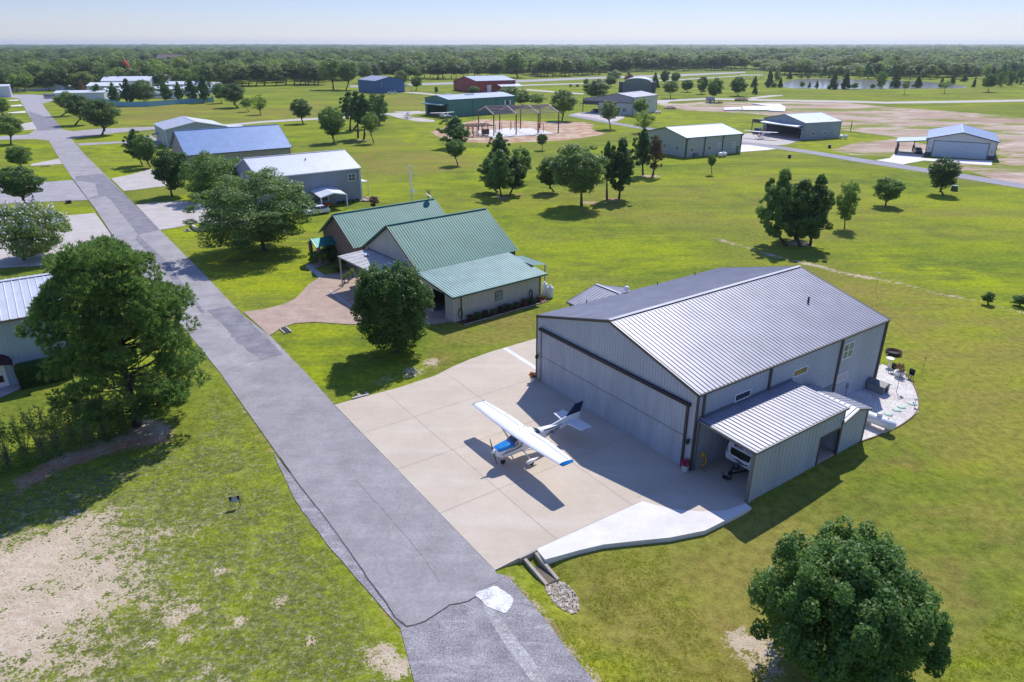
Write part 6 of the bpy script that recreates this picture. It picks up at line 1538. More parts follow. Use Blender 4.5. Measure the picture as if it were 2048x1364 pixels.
# ------------------------------------------------------------------ high-wing aeroplane
PW = mat('aero_white', (.82, .82, .82), .22, var=.02); PBLUE = mat('aero_blue', (.010, .20, .52), .15, var=.05); PNAVY = mat('aero_navy', (.012, .020, .060), .2, var=.05)
PGREY = mat('aero_stripe', (.10, .13, .19), .3, var=.05); PGL = mat('aero_glass', (.035, .055, .085), .05, var=.1, spec=1.0); TYRE = mat('tyre', (.015, .015, .016), .8)
def aeroplane(label, x, y, heading_az, body=PW, cowl=PBLUE, fin=PNAVY, stripe=PGREY, tips=PBLUE, text=None, detail=True):
    root = thing('aeroplane', label, 'aeroplane', (x, y, 0.045), None, R(90 - heading_az))
    st = [(-.26, .20, 1.18, 1.52), (-.34, .36, .98, 1.60), (-.55, .44, .80, 1.66), (-1.1, .50, .70, 1.71), (-1.62, .54, .66, 1.75), (-1.72, .545, .66, 1.79), (-2.1, .55, .66, 2.08), (-2.3, .56, .66, 2.17), (-3.4, .56, .68, 2.17),
          (-3.75, .50, .74, 2.10), (-4.25, .41, .84, 1.86), (-4.6, .36, .90, 1.80), (-5.6, .25, 1.03, 1.70), (-6.8, .14, 1.18, 1.58), (-7.9, .05, 1.32, 1.48)]
    def surf(xx, a, off=0.0):
        k = 0
        while k < len(st) - 2 and xx < st[k + 1][0]: k += 1
        s0, s1 = st[k], st[k + 1]; f = min(1, max(0, (xx - s0[0]) / (s1[0] - s0[0])))
        w_, zb, zt = [s0[i] + (s1[i] - s0[i]) * f for i in (1, 2, 3)]
        c, s_ = math.cos(a), math.sin(a); e = .62
        yy = (abs(c) ** e) * (1 if c >= 0 else -1) * (w_ + off); zz = (zb + zt) / 2 + (abs(s_) ** e) * (1 if s_ >= 0 else -1) * ((zt - zb) / 2 + off)
        # cabin narrows towards the roof
        if zt > 1.85 and zz > 1.6: yy *= 1 - .22 * (zz - 1.6) / (zt - 1.6)
        return (xx, yy, zz)
    n = 28; mb = MB(); gl = MB()
    ang = [2 * math.pi * j / n for j in range(n)]
    for k in range(len(st) - 1):
        for j in range(n):
            a0, a1 = ang[j], ang[(j + 1) % n]
            q = [surf(st[k][0], a0), surf(st[k][0], a1), surf(st[k + 1][0], a1), surf(st[k + 1][0], a0)]
            x0 = (st[k][0] + st[k + 1][0]) / 2; am = (a0 + (a1 if a1 > a0 else a1 + 2 * math.pi)) / 2; sd = math.sin(am)
            isglass = (-2.2 < x0 < -1.66 and sd > .12) or (-4.3 < x0 < -3.70 and sd > .38) or (-3.5 < x0 < -2.25 and .32 < sd < .93)
            mb.poly(q, 1 if isglass else 0, smooth=True)
    mb.poly([surf(st[0][0], a) for a in ang], 0); mb.poly([surf(st[-1][0], a) for a in reversed(ang)], 0)
    o = mb.build('fuselage', [body, PGL]); o.parent = root
    # pillars
    fb = MB()
    for a in (.62, math.pi - .62): fb.beam(surf(-1.74, a, .01), surf(-2.25, a, .01), .05, .04)
    fb.beam(surf(-2.22, .2, .012), surf(-2.22, 1.2, .012), .07, .03); fb.beam(surf(-3.0, .2, .012), surf(-3.0, 1.15, .012), .06, .03)
    fb.beam(surf(-2.22, math.pi - .2, .012), surf(-2.22, math.pi - 1.2, .012), .07, .03)
    lp(fb, 'window_pillar', body, root, True)
    # cowl paint
    cb = MB()
    for k in range(1, 5):
        for j in range(10):
            e0 = math.pi * (.10 + .80 * j / 10); e1 = math.pi * (.10 + .80 * (j + 1) / 10)
            x0, x1 = st[k][0], min(st[k + 1][0] if k < 4 else -1.64, st[k + 1][0]) if k < 4 else -1.66
            if x0 <= x1: continue
            cb.poly([surf(x0, e0, .005), surf(x0, e1, .005), surf(x1, e1, .005), surf(x1, e0, .005)], 0, True)
    lp(cb, 'cowl_panel', cowl, root)
    nb = MB(); nb.poly([surf(-.262, a, -.03) for a in ang]); o = lp(nb, 'air_inlet', BLACK, root); o.location = (.012, 0, 0)
    sb = MB(); sb.lathe((-.27, 0, 1.36), [(.17, 0), (.165, .08), (.12, .19), (.05, .27), (.01, .30)], 14, axis=(1, 0, 0)); lp(sb, 'spinner', body, root)
    for sgn in (1, -1):
        pb = MB(); c_ = np.array([-.17, 0, 1.36]); d = np.array([0, -.46 * sgn, .89 * sgn]); d /= np.linalg.norm(d); sd = np.cross(d, [1, 0, 0])
        pb.hexa([c_ + sd * .08 + [.02, 0, 0], c_ - sd * .08 + [.02, 0, 0], c_ - sd * .08 - [.02, 0, 0], c_ + sd * .08 - [.02, 0, 0]],
                [c_ + d * .98 + sd * .05 + [.01, 0, 0], c_ + d * .98 - sd * .04 + [.01, 0, 0], c_ + d * .98 - sd * .04, c_ + d * .98 + sd * .05])
        bo = lp(pb, 'propeller_blade', BLACK, root)
    # wing: one continuous high wing
    ws = [(0, -1.78, 1.63), (2.55, -1.78, 1.63), (5.25, -1.92, 1.16)]
    prof_ = [(0, 0), (.03, .035), (.12, .075), (.3, .095), (.55, .075), (.8, .035), (1, .003), (1, -.003), (.8, -.02), (.5, -.035), (.2, -.035), (.04, -.02)]
    wb = MB(); rings = []
    for sy in [-5.25, -2.55, 0, 2.55, 5.25]:
        a = abs(sy); w_ = ws[0] if a == 0 else (ws[1] if a < 3 else ws[2]); zz = 2.17 + a * .030
        i0 = len(wb.v); wb.v += [(w_[1] - p * w_[2], sy, zz + q * w_[2]) for p, q in prof_]; rings.append(i0)
    m_ = len(prof_)
    for r0, r1 in zip(rings[:-1], rings[1:]):
        for j in range(m_):
            wb.f.append((r0 + j, r0 + (j + 1) % m_, r1 + (j + 1) % m_, r1 + j)); wb.m.append(0); wb.sm.append(False)
    wb.f.append(tuple(range(rings[0], rings[0] + m_))); wb.f.append(tuple(range(rings[-1] + m_ - 1, rings[-1] - 1, -1))); wb.m += [0, 0]; wb.sm += [False, False]
    lp(wb, 'wing', body, root)
    for sgn in (1, -1):
        tb = MB(); i0 = 0; rr = []
        for sy, cx_, ch, sc_, dz in ((5.26, -1.92, 1.17, 1.02, 0), (5.42, -1.97, 1.08, .7, -.015), (5.50, -2.06, .92, .15, -.05)):
            i = len(tb.v); tb.v += [(cx_ - p * ch, sgn * sy, 2.17 + 5.25 * .03 + q * ch * sc_ + dz) for p, q in prof_]; rr.append(i)
        for r0, r1 in zip(rr[:-1], rr[1:]):
            for j in range(m_): tb.f.append((r0 + j, r0 + (j + 1) % m_, r1 + (j + 1) % m_, r1 + j)); tb.m.append(0); tb.sm.append(True)
        tb.f.append(tuple(range(rr[-1], rr[-1] + m_))); tb.m.append(0); tb.sm.append(False); tb.f.append(tuple(range(rr[0], rr[0] + m_))); tb.m.append(0); tb.sm.append(False)
        lp(tb, 'wing_tip', tips, root)
        s_ = MB(); s_.beam((-2.35, sgn * .52, .86), (-2.25, sgn * 2.55, 2.20), .13, .05, up=(0, 0, 1)); lp(s_, 'wing_strut', body, root)
        g = MB(); g.tube([(-2.55, sgn * .42, .78), (-2.62, sgn * .95, .52), (-2.66, sgn * 1.30, .26)], [.055, .045, .035], 8); leg = lp(g, 'landing_leg', body, root)
        wfa = MB(); wfa.tube([(-2.12, sgn * 1.35, .28), (-2.24, sgn * 1.35, .30), (-2.5, sgn * 1.35, .33), (-2.85, sgn * 1.35, .35), (-3.30, sgn * 1.35, .42)], [.03, .13, .17, .13, .015], 12); lp(wfa, 'wheel_fairing', body, leg)
        wh = MB(); wh.lathe((-2.64, sgn * 1.35 - .07, .20), [(.10, 0), (.20, .015), (.205, .07), (.20, .125), (.10, .14)], 16, axis=(0, 1, 0)); lp(wh, 'wheel', TYRE, leg)
        for x0_, x1_, y0_, y1_ in ((-2.98, -2.98, .7, 2.6), (-2.93, -2.80, 2.65, 5.15), (-2.98, -3.40, 2.62, 2.62)):
            s_ = MB(); s_.beam((x0_, sgn * y0_, 2.262 + y0_ * .03 - (.04 if x1_ < -3.1 else 0) ), (x1_, sgn * y1_, 2.262 + y1_ * .03 - (.05 if x1_ < -3.1 else (.02 if y1_ > 3 else 0))), .022, .006); lp(s_, 'control_gap', PGREY, root)
        # tailplane
        h = MB(); h.hexa([(-6.95, sgn * .10, 1.40), (-7.95, sgn * .06, 1.42), (-7.78, sgn * 1.62, 1.44), (-7.20, sgn * 1.66, 1.43)], [(-6.95, sgn * .10, 1.47), (-7.95, sgn * .06, 1.45), (-7.78, sgn * 1.62, 1.46), (-7.20, sgn * 1.66, 1.47)]); tp_ = lp(h, 'tailplane', body, root)
        e = MB(); e.hexa([(-7.97, sgn * .18, 1.42), (-8.30, sgn * .22, 1.42), (-8.22, sgn * 1.72, 1.44), (-7.80, sgn * 1.64, 1.44)], [(-7.97, sgn * .18, 1.45), (-8.30, sgn * .22, 1.43), (-8.22, sgn * 1.72, 1.45), (-7.80, sgn * 1.64, 1.46)]); lp(e, 'elevator', body, tp_)
    g = MB(); g.tube([(-.98, 0, .85), (-1.0, 0, .30)], .045, 8); leg = lp(g, 'nose_leg', body, root)
    wh = MB(); wh.lathe((-1.02, -.07, .19), [(.09, 0), (.185, .015), (.19, .07), (.185, .125), (.09, .14)], 16, axis=(0, 1, 0)); lp(wh, 'wheel', TYRE, leg)
    # fin and rudder
    def fin_part(name, pts, m, t0=.05, t1=.03):
        f_ = MB(); f_.hexa([(pts[0][0], -t0, pts[0][1]), (pts[1][0], -t0 * .4, pts[1][1]), (pts[1][0], t0 * .4, pts[1][1]), (pts[0][0], t0, pts[0][1])],
                           [(pts[3][0], -t1, pts[3][1]), (pts[2][0], -t1 * .4, pts[2][1]), (pts[2][0], t1 * .4, pts[2][1]), (pts[3][0], t1, pts[3][1])]); return lp(f_, name, m, root)
    fin_part('fin_root', [(-5.2, 1.66), (-8.0, 1.46), (-8.12, 1.98), (-7.05, 1.98)], body)
    fin_part('fin', [(-7.05, 1.985), (-8.12, 1.985), (-8.45, 2.80), (-7.95, 2.80)], fin, .04, .025)
    fin_part('rudder', [(-8.02, 1.30), (-8.38, 1.30), (-8.50, 1.98), (-8.13, 1.98)], body)
    fin_part('rudder_tip', [(-8.13, 1.985), (-8.50, 1.985), (-8.80, 2.80), (-8.46, 2.80)], fin, .03, .02)
    # stripes
    def stripe_part(m, path, wid):
        for sgn in (1, -1):
            s_ = MB()
            for (xa, aa), (xb, ab) in zip(path[:-1], path[1:]):
                def A(v): return v if sgn > 0 else math.pi - v
                s_.poly([surf(xa, A(aa - wid), .008), surf(xb, A(ab - wid), .008), surf(xb, A(ab + wid), .008), surf(xa, A(aa + wid), .008)])
            lp(s_, 'stripe', m, root)
    if detail:
        stripe_part(stripe, [(-.6, -.10), (-.9, -.02), (-1.3, .02), (-1.8, .0), (-2.4, -.02)], .035)
        stripe_part(stripe, [(-.9, .10), (-1.3, .16), (-1.8, .16), (-2.4, .10), (-3.4, .08)], .035)
        stripe_part(fin, [(-4.6, .85), (-5.2, .75), (-5.8, .72), (-6.5, .75)], .12)
        stripe_part(stripe, [(-4.9, .52), (-5.6, .45), (-6.4, .42), (-7.0, .40)], .05)
        an = MB(); an.beam((-2.4, .1, 2.32), (-2.5, .1, 2.58), .02); an.beam((-3.2, -.3, 2.28), (-3.2, -.3, 2.42), .05, .05); lp(an, 'antenna', body, root, True)
    if text:
        for sgn in (1, -1):
            text_part(text, .44, PNAVY, root, (-5.55, sgn * .278, 1.30), (-1 * sgn, -.085, 0) if sgn > 0 else (1, -.085, 0), (0, -.12 * sgn, 1), 'registration', bold=.008)
    return root
aeroplane('white high-wing aeroplane with blue nose and dark blue fin parked on the concrete apron', -1.48, 42.94, 233.5, text='N9839Y')
CRM = mat('aero_cream', (.78, .76, .70), .3, var=.02); PRED = mat('aero_red', (.45, .02, .03), .25)
aeroplane('pale high-wing aeroplane with cream wings outside the teal hangar, nearer of two', -30.2, 304.5, 330, body=CRM, cowl=PNAVY, fin=CRM, tips=CRM, detail=False)
aeroplane('cream-winged aeroplane outside the teal hangar, further of two', -44.5, 308.5, 345, body=CRM, cowl=CRM, fin=CRM, tips=CRM, detail=False)
aeroplane('white and red light aeroplane on the pad of the open blue-grey hangar', 79.5, 232.5, 215, body=PW, cowl=PRED, fin=PRED, tips=PW, detail=False)

# ------------------------------------------------------------------ camper under the carport
K = HF
CAM_ = thing('camper', 'white camper trailer with dark curved front window parked under the carport roof', 'camper', K.P(20.95, 5, 0.05))
cs = [(2.5, .78), (2.25, 1.0), (2.2, 1.4), (2.45, 2.2), (2.85, 2.78)]
mb = MB()
for (t0, z0), (t1, z1) in zip(cs[:-1], cs[1:]): mb.poly([K.P(19.75, t0, z0), K.P(22.15, t0, z0), K.P(22.15, t1, z1), K.P(19.75, t1, z1)], 0)
for a_ in (19.75, 22.15): mb.poly([K.P(a_, *c) for c in cs] + [K.P(a_, 8.4, 2.78), K.P(a_, 8.4, .6), K.P(a_, 2.9, .6)], 0)
mb.poly([K.P(19.75, 2.85, 2.78), K.P(22.15, 2.85, 2.78), K.P(22.15, 8.4, 2.78), K.P(19.75, 8.4, 2.78)]); mb.poly([K.P(19.75, 8.4, .6), K.P(22.15, 8.4, .6), K.P(22.15, 8.4, 2.78), K.P(19.75, 8.4, 2.78)])
mb.poly([K.P(19.75, 2.5, .78), K.P(22.15, 2.5, .78), K.P(22.15, 2.9, .6), K.P(19.75, 2.9, .6)])
mb.build('body', mat('camper_white', (.62, .66, .72), .3, var=.03), CAM_)
def cf(a, z, off=.02):
    for (t0, z0), (t1, z1) in zip(cs[:-1], cs[1:]):
        if z <= z1: t = t0 + (t1 - t0) * (z - z0) / (z1 - z0); break
    return K.P(a, t - off, z)
mb = MB()
up = [(20.05, 1.98), (20.6, 1.98), (21.2, 1.98), (21.75, 1.96)]; lo = [(20.08, 1.6), (20.6, 1.25), (21.2, 1.12), (21.7, 1.22)]
for i in range(3):
    for za, zb in ((0, .5), (.5, 1)):
        p = lambda j, f: cf(up[j][0] * f + lo[j][0] * (1 - f), up[j][1] * f + lo[j][1] * (1 - f))
        mb.poly([p(i, za), p(i + 1, za), p(i + 1, zb), p(i, zb)])
mb.build('front_window', mat('camper_glass', (.008, .008, .010), .35, spec=.15), CAM_)
mb = MB()
for i in range(3): mb.poly([cf(lo[i][0], lo[i][1] - .20), cf(lo[i + 1][0], lo[i + 1][1] - .20), cf(lo[i + 1][0], lo[i + 1][1] - .15), cf(lo[i][0], lo[i][1] - .15)])
mb.build('curved_stripe', mat('camper_stripe', (.12, .15, .20), .4), CAM_)
for a_ in (19.80, 22.0):
    mb = MB(); mb.poly([cf(a_, 1.7, .015), cf(a_ + .12, 1.4, .015), cf(a_ + .12, 1.55, .015), cf(a_, 1.9, .015)]); mb.build('marker', BLACK, CAM_)
sl_ = np.array([0, .30, .8]); yv = K.e2 * .30 + np.array([0, 0, .45]); xv = K.e1
for s_, a_, m_ in (('MICRO', 20.62, PNAVY), ('LITE', 21.42, mat('letter_blue', (.22, .34, .48), .5))):
    p = cf(a_, 2.2, .035) - np.array(CAM_.location)
    text_part(s_, .26, m_, CAM_, p, tuple(xv), tuple(yv), bold=.006)
mb = MB(); mb.beam(K.P(20.3, 3.0, .65), K.P(20.95, 1.15, .6), .1, .12); mb.beam(K.P(21.6, 3.0, .65), K.P(20.95, 1.15, .6), .1, .12); mb.beam(K.P(20.95, 1.5, .05), K.P(20.95, 1.5, .95), .08, .08); mb.beam(K.P(20.0, 3.0, .66), K.P(22.0, 3.0, .66), .1, .12); mb.build('drawbar', BLACK, CAM_)
mb = MB(); mb.lathe(K.P(20.95, 2.0, .68), [(.02, 0), (.16, .02), (.16, .42), (.05, .52)], 12); mb.build('gas_bottle', mat('bottle_dark', (.05, .06, .08), .4), CAM_)
for a_ in (19.8, 21.9):
    mb = MB(); mb.lathe(K.P(a_, 5.6, .38), [(.2, 0), (.36, .02), (.36, .2), (.2, .22)], 16, axis=tuple(K.e1)); mb.build('wheel', TYRE, CAM_)
t = thing('floor_jack', 'small dark jack with tiny wheels on the concrete below the camper', 'jack', K.P(20.7, 1.25, .045))
mb = MB(); mb.box(K, 20.5, 20.95, 1.1, 1.4, .08, .22); mb.beam(K.P(20.55, 1.25, .2), K.P(20.4, 1.1, .55), .05); mb.build('body', BLACK, t)
for a_, b_ in ((20.5, 1.05), (20.9, 1.05), (20.5, 1.4), (20.9, 1.4)):
    mb = MB(); mb.lathe(K.P(a_, b_, .1), [(.04, 0), (.055, .01), (.055, .05), (.04, .06)], 10, axis=tuple(K.e2)); mb.build('wheel', mat('caster', (.3, .3, .32), .5), t)

# ------------------------------------------------------------------ things around the main hangar
def flowerpot(label, p, h, fl):
    t = thing('flower_pot', label, 'flower pot', (p[0], p[1], .045))
    mb = MB(); mb.lathe((0, 0, 0), [(.17, 0), (.20, .05), (.27, h), (.29, h), (.29, h - .05), (.25, h - .06)], 14); lp(mb, 'pot', WHITE, t)
    V, F, ti, C, rad = crown_data(int(p[0] * 10) + 5, 'round', 10, .4, 420, .22); V = V * .36 + np.array([0, 0, h + .22])
    me = fast_mesh('flowers', V, F, 4); at = me.attributes.new('tint', 'FLOAT', 'POINT'); at.data.foreach_set('value', ti.astype(np.float32)); me.materials.append(fl)
    o = bpy.data.objects.new('flowers', me); COL.objects.link(o); o.parent = t
    V, F, ti, C, rad = crown_data(int(p[0] * 10) + 9, 'round', 8, .4, 260, .25); V = V * .33 + np.array([.05, .1, h + .12])
    me = fast_mesh('foliage', V, F, 4); at = me.attributes.new('tint', 'FLOAT', 'POINT'); at.data.foreach_set('value', ti.astype(np.float32)); me.materials.append(LEAF['pear'])
    o = bpy.data.objects.new('foliage', me); COL.objects.link(o); o.parent = t
flowerpot('white pot of magenta flowers at the right foot of the hangar door', K.P(18.35, -.35), .5, mat('petal_magenta', (.55, .02, .12), .6, var=.2))
flowerpot('white pot of orange-red flowers at the left corner of the hangar', K.P(.45, -.75), .5, mat('petal_orange', (.60, .14, .04), .6, var=.2))
t = thing('hose_stand', 'coil of yellow hose hung on a stand beside the carport opening', 'hose', K.P(19.05, .75, .045))
mb = MB()
for i in range(6):
    for_ = [K.P(19.0 + .10 * math.sin(a) * (1 + .1 * i) + (i - 2.5) * .03, .72 - (i - 2.5) * .02 + .17 * math.sin(a), .95 + (.56 - .03 * i) * math.cos(a)) for a in np.linspace(0, 2 * math.pi, 22)]
    mb.tube(for_, .028, 6, cap=False)
mb.build('hose', mat('yellow_hose', (.50, .34, .02), .5, var=.15), t)
mb = MB(); mb.beam(K.P(18.9, .75, .05), K.P(18.9, .75, 1.4), .03); mb.beam(K.P(19.15, .85, .05), K.P(19.15, .85, 1.4), .03); mb.beam(K.P(18.75, .75, .06), K.P(19.3, .75, .06), .05); mb.build('stand', mat('stand_tan', (.35, .24, .14), .6), t)
t = thing('propane_tank', 'long white propane tank lying on the gravel bed behind the carport', 'propane tank', K.P(23.1, 17.05, .02))
mb = MB(); mb.tube([K.P(21.75, 17.0, .72), K.P(21.82, 17.0, .72), K.P(22.05, 17.0, .72), K.P(24.05, 17.1, .72), K.P(24.28, 17.1, .72), K.P(24.36, 17.1, .72)], [.06, .30, .44, .44, .30, .06], 20); mb.build('tank', WHITE, t)
mb = MB(); mb.lathe(K.P(23.0, 17.05, 1.12), [(.21, 0), (.22, .14), (.19, .22), (.05, .26)], 14); mb.build('lid', WHITE, t)
mb = MB(); mb.lathe(K.P(23.7, 17.08, 1.14), [(.05, 0), (.05, .1), (.02, .12)], 8); mb.build('valve', WHITE, t)
for a_ in (22.3, 23.8):
    mb = MB(); mb.box(K, a_ - .06, a_ + .06, 16.7, 17.4, .0, .36); mb.build('foot', CONCG, t)
STONEG = mat('stone_green', (.42, .56, .47), .7, var=.1)
for i, (a_, b_) in enumerate(((22.38, 20.0), (22.4, 21.3), (22.35, 22.15), (22.6, 23.5))):
    t = thing('stepping_stone', 'pale green round stepping stone on the gravel, %s from the propane tank' % ('first', 'second', 'third', 'fourth and farthest')[i], 'stepping stone', K.P(a_, b_, .02), 'stepping stones on the gravel bed')
    mb = MB(); mb.lathe((0, 0, 0), [(.34, 0), (.36, .03), (.33, .06), (.02, .065)], 18); lp(mb, 'slab', STONEG, t)
    if i == 3: mb = MB(); mb.lathe((.05, 0, .065), [(.03, 0), (.05, .03), (.02, .12)], 8); lp(mb, 'ornament', BLACK, t)
t = thing('dog_house', 'grey box kennel against the back corner of the hangar wall', 'kennel', K.P(19.5, 23.3, .02))
mb = MB(); mb.box(K, 18.75, 20.25, 22.9, 23.9, .02, .75); mb.build('body', mat('kennel_grey', (.22, .24, .25), .6), t)
mb = MB(); mb.slab([K.P(18.65, 22.8, .80), K.P(20.35, 22.8, .80), K.P(20.35, 23.4, 1.05), K.P(18.65, 23.4, 1.05)], .06); mb.slab([K.P(18.65, 24.0, .80), K.P(20.35, 24.0, .80), K.P(20.35, 23.4, 1.05), K.P(18.65, 23.4, 1.05)], .06); mb.build('lid', mat('kennel_lid', (.13, .15, .16), .5), t)
mb = MB(); mb.lathe(K.P(20.26, 23.4, .38), [(.27, 0), (.27, .012)], 18, axis=tuple(K.e1)); mb.build('doorway', DARK, t)
t = thing('fire_pit', 'rusty ring fire pit on the lawn behind the hangar', 'fire pit', (38.2, 63.5, 0))
mb = MB(); mb.lathe((0, 0, 0), [(.72, 0), (.76, .30), (.71, .30), (.67, .04)], 24); lp(mb, 'ring', mat('rust_dark', (.045, .03, .028), .8, var=.3), t)
mb = MB()
for a in (0.4, 1.97, 3.5, 5.1): mb.beam((.7 * math.cos(a), .7 * math.sin(a), .12), (.95 * math.cos(a), .95 * math.sin(a), .05), .09, .09)
lp(mb, 'leg', mat('rust_light', (.35, .27, .22), .8), t, True)
t = thing('planter', 'big white planter of rusty-orange plants between two dark chairs on the gravel', 'planter', K.P(19.1, 27.9, .02))
mb = MB(); mb.lathe((0, 0, 0), [(.22, 0), (.36, .2), (.42, .5), (.46, .52), (.40, .50)], 16); lp(mb, 'pot', WHITE, t)
V, F, ti, C, rad = crown_data(71, 'round', 12, .4, 500, .2); V = V * .5 + np.array([0, 0, .85]); me = fast_mesh('plants', V, F, 4); at = me.attributes.new('tint', 'FLOAT', 'POINT'); at.data.foreach_set('value', ti.astype(np.float32)); me.materials.append(LEAF['brown'])
o = bpy.data.objects.new('plants', me); COL.objects.link(o); o.parent = t
for i, (a_, b_) in enumerate(((18.3, 28.1), (19.9, 28.2))):
    t = thing('garden_chair', 'dark garden chair %s of the big white planter' % ('left', 'right')[i], 'chair', K.P(a_, b_, .02))
    mb = MB(); mb.box(K, a_ - .25, a_ + .25, b_ - .25, b_ + .25, .42, .47); mb.build('seat', BLACK, t)
    mb = MB(); mb.box(K, a_ - .25, a_ + .25, b_ + .22, b_ + .27, .47, .95); mb.build('backrest', BLACK, t)
    mb = MB()
    for da in (-.22, .22):
        for db_ in (-.22, .22): mb.box(K, a_ + da - .02, a_ + da + .02, b_ + db_ - .02, b_ + db_ + .02, .02, .42)
    mb.build_each('leg', BLACK, t)
t = thing('bird_bath', 'white pedestal bird bath at the edge of the gravel behind the hangar', 'bird bath', K.P(17.4, 29.2, .02))
mb = MB(); mb.lathe((0, 0, 0), [(.2, 0), (.1, .08), (.06, .4), (.09, .75)], 14); lp(mb, 'pedestal', WHITE, t)
mb = MB(); mb.lathe((0, 0, .75), [(.08, 0), (.36, .10), (.38, .14), (.30, .10), (.02, .06)], 18); lp(mb, 'bowl', WHITE, t)
t = thing('bird_feeder', 'tall hooked bird feeder pole standing in the gravel near the kennel', 'bird feeder', K.P(20.6, 24.6, .02))
mb = MB(); mb.tube([K.P(20.6, 24.6, 0), K.P(20.6, 24.6, 1.9), K.P(20.55, 24.9, 2.2), K.P(20.5, 25.2, 2.1)], .022, 6); mb.build('pole', mat('pole_copper', (.30, .14, .06), .5), t)
mb = MB(); mb.lathe(K.P(20.5, 25.2, 1.72), [(.12, 0), (.12, .26), (.17, .28), (.02, .38)], 12); mb.build('feeder', mat('pole_copper', (.30, .14, .06)), t)
t = thing('garden_torch', 'thin copper garden torch on the grass just outside the gravel bed', 'torch', K.P(20.0, 30.3, 0))
mb = MB(); mb.tube([(0, 0, 0), (0, 0, 1.5)], .018, 6); lp(mb, 'pole', mat('pole_copper', (.30, .14, .06)), t); mb = MB(); mb.lathe((0, 0, 1.5), [(.03, 0), (.08, .1), (.05, .18)], 10); lp(mb, 'lamp', mat('pole_copper', (.30, .14, .06)), t)
t = thing('solar_light', 'small white ball light at the right rim of the gravel bed', 'garden light', K.P(22.9, 23.2, .02))
mb = MB(); mb.tube([(0, 0, 0), (0, 0, .55)], .02, 6); lp(mb, 'stake', TRIMM, t); mb = MB(); mb.lathe((0, 0, .55), [(.04, 0), (.14, .06), (.15, .14), (.08, .22), (.01, .24)], 12); lp(mb, 'globe', WHITE, t)
t = thing('garden_hook', 'leaning thin metal hook with a white finial on the lawn behind the hangar', 'garden hook', (44.5, 79.7, 0))
mb = MB(); mb.tube([(0, 0, 0), (-.5, .2, 1.3), (-.3, .3, 3.1)], .018, 6); lp(mb, 'pole', TRIMM, t); mb = MB(); mb.lathe((-.3, .3, 3.1), [(.02, 0), (.12, .06), (.10, .16), (.02, .2)], 10); lp(mb, 'finial', WHITE, t)

# culvert outlet, rip-rap and sign
t = thing('culvert', 'open concrete culvert channel running down from the apron to a bed of stones', 'culvert', K.P(20, -14.8, -.2))
WALLC = mat('culvert_concrete', (.40, .35, .29), .85, var=.1)
for b_, w0, z0, z1, a0, a1 in ((-15.25, .10, -.05, -.42, 19.05, 21.3), (-14.45, .10, .02, -.42, 19.15, 21.35)):
    mb = MB(); mb.hexa([K.P(a0, b_ - w0, -1.0), K.P(a1, b_ - w0, -1.1), K.P(a1, b_ + w0, -1.1), K.P(a0, b_ + w0, -1.0)], [K.P(a0, b_ - w0, z0), K.P(a1, b_ - w0, z1), K.P(a1, b_ + w0, z1), K.P(a0, b_ + w0, z0)]); mb.build('side_wall', WALLC, t)
mb = MB(); mb.box(K, 18.98, 19.08, -15.6, -14.2, -.9, .05); mb.build('headwall', WALLC, t)
mb = MB(); mb.box(K, 19.08, 21.3, -15.14, -14.56, -.95, -.46); mb.build('channel_floor', mat('culvert_floor', (.14, .11, .08), .9), t)
def stones():
    poly = [(21.1, -15.35), (21.2, -14.45), (22.1, -14.2), (23.1, -14.35), (23.9, -15.0), (24.0, -15.55), (23.3, -15.95), (22.2, -15.85)]
    P_ = np.array(poly); rs = np.random.RandomState(4); mb = MB(); cen = P_.mean(0)
    n = 0
    while n < 750:
        q = cen + (rs.rand(2) - .5) * 3.4
        if sdist(P_, np.array([q[0]]), np.array([q[1]]))[0] > -.02: continue
        n += 1; c = K.P(q[0], q[1], 0); z = float(zground(np.array([c[0]]), np.array([c[1]]))[0]); r = rs.uniform(.045, .10)
        i0 = len(mb.v); mi = rs.randint(3)
        M = rs.normal(size=(3, 3)); 
        pts = [(1, 0, 0), (-1, 0, 0), (0, 1, 0), (0, -1, 0), (0, 0, 1), (0, 0, -1)]; s3 = rs.uniform(.6, 1.2, 3); th = rs.uniform(0, 6.28); 
        for p in pts:
            x_, y_ = p[0] * s3[0], p[1] * s3[1]; xr = x_ * math.cos(th) - y_ * math.sin(th); yr = x_ * math.sin(th) + y_ * math.cos(th)
            mb.v.append((c[0] + r * xr, c[1] + r * yr, z + .03 + r * p[2] * s3[2] * .6))
        for f in ((0, 2, 4), (2, 1, 4), (1, 3, 4), (3, 0, 4), (2, 0, 5), (1, 2, 5), (3, 1, 5), (0, 3, 5)): mb.f.append(tuple(i0 + k for k in f)); mb.m.append(mi); mb.sm.append(False)
    o = mb.build('rip_rap', [mat('stone_cream', (.60, .50, .38), .8, var=.2, scale=5), mat('stone_tan', (.42, .32, .22), .8, var=.2, scale=5), mat('stone_white', (.66, .62, .58), .8, var=.2, scale=5)])
    tagit(o, 'bed of loose cream and tan stones at the mouth of the culvert', 'stones', kind='stuff')
stones()
t = thing('sale_sign', 'small black and pale blue FOR SALE sign on two stakes in the left lawn', 'sign', (-18.5, 38.45, 0))
p0, p1 = np.array([-18.79, 38.36, 0]), np.array([-18.21, 38.52, 0]); dx = (p1 - p0) / np.linalg.norm(p1 - p0); nn = np.array([dx[1], -dx[0], 0])
mb = MB(); mb.beam((p0 + p1) / 2 + [0, 0, .64], (p0 + p1) / 2 + [0, 0, .84], .62, .03, up=tuple(nn)) if False else None
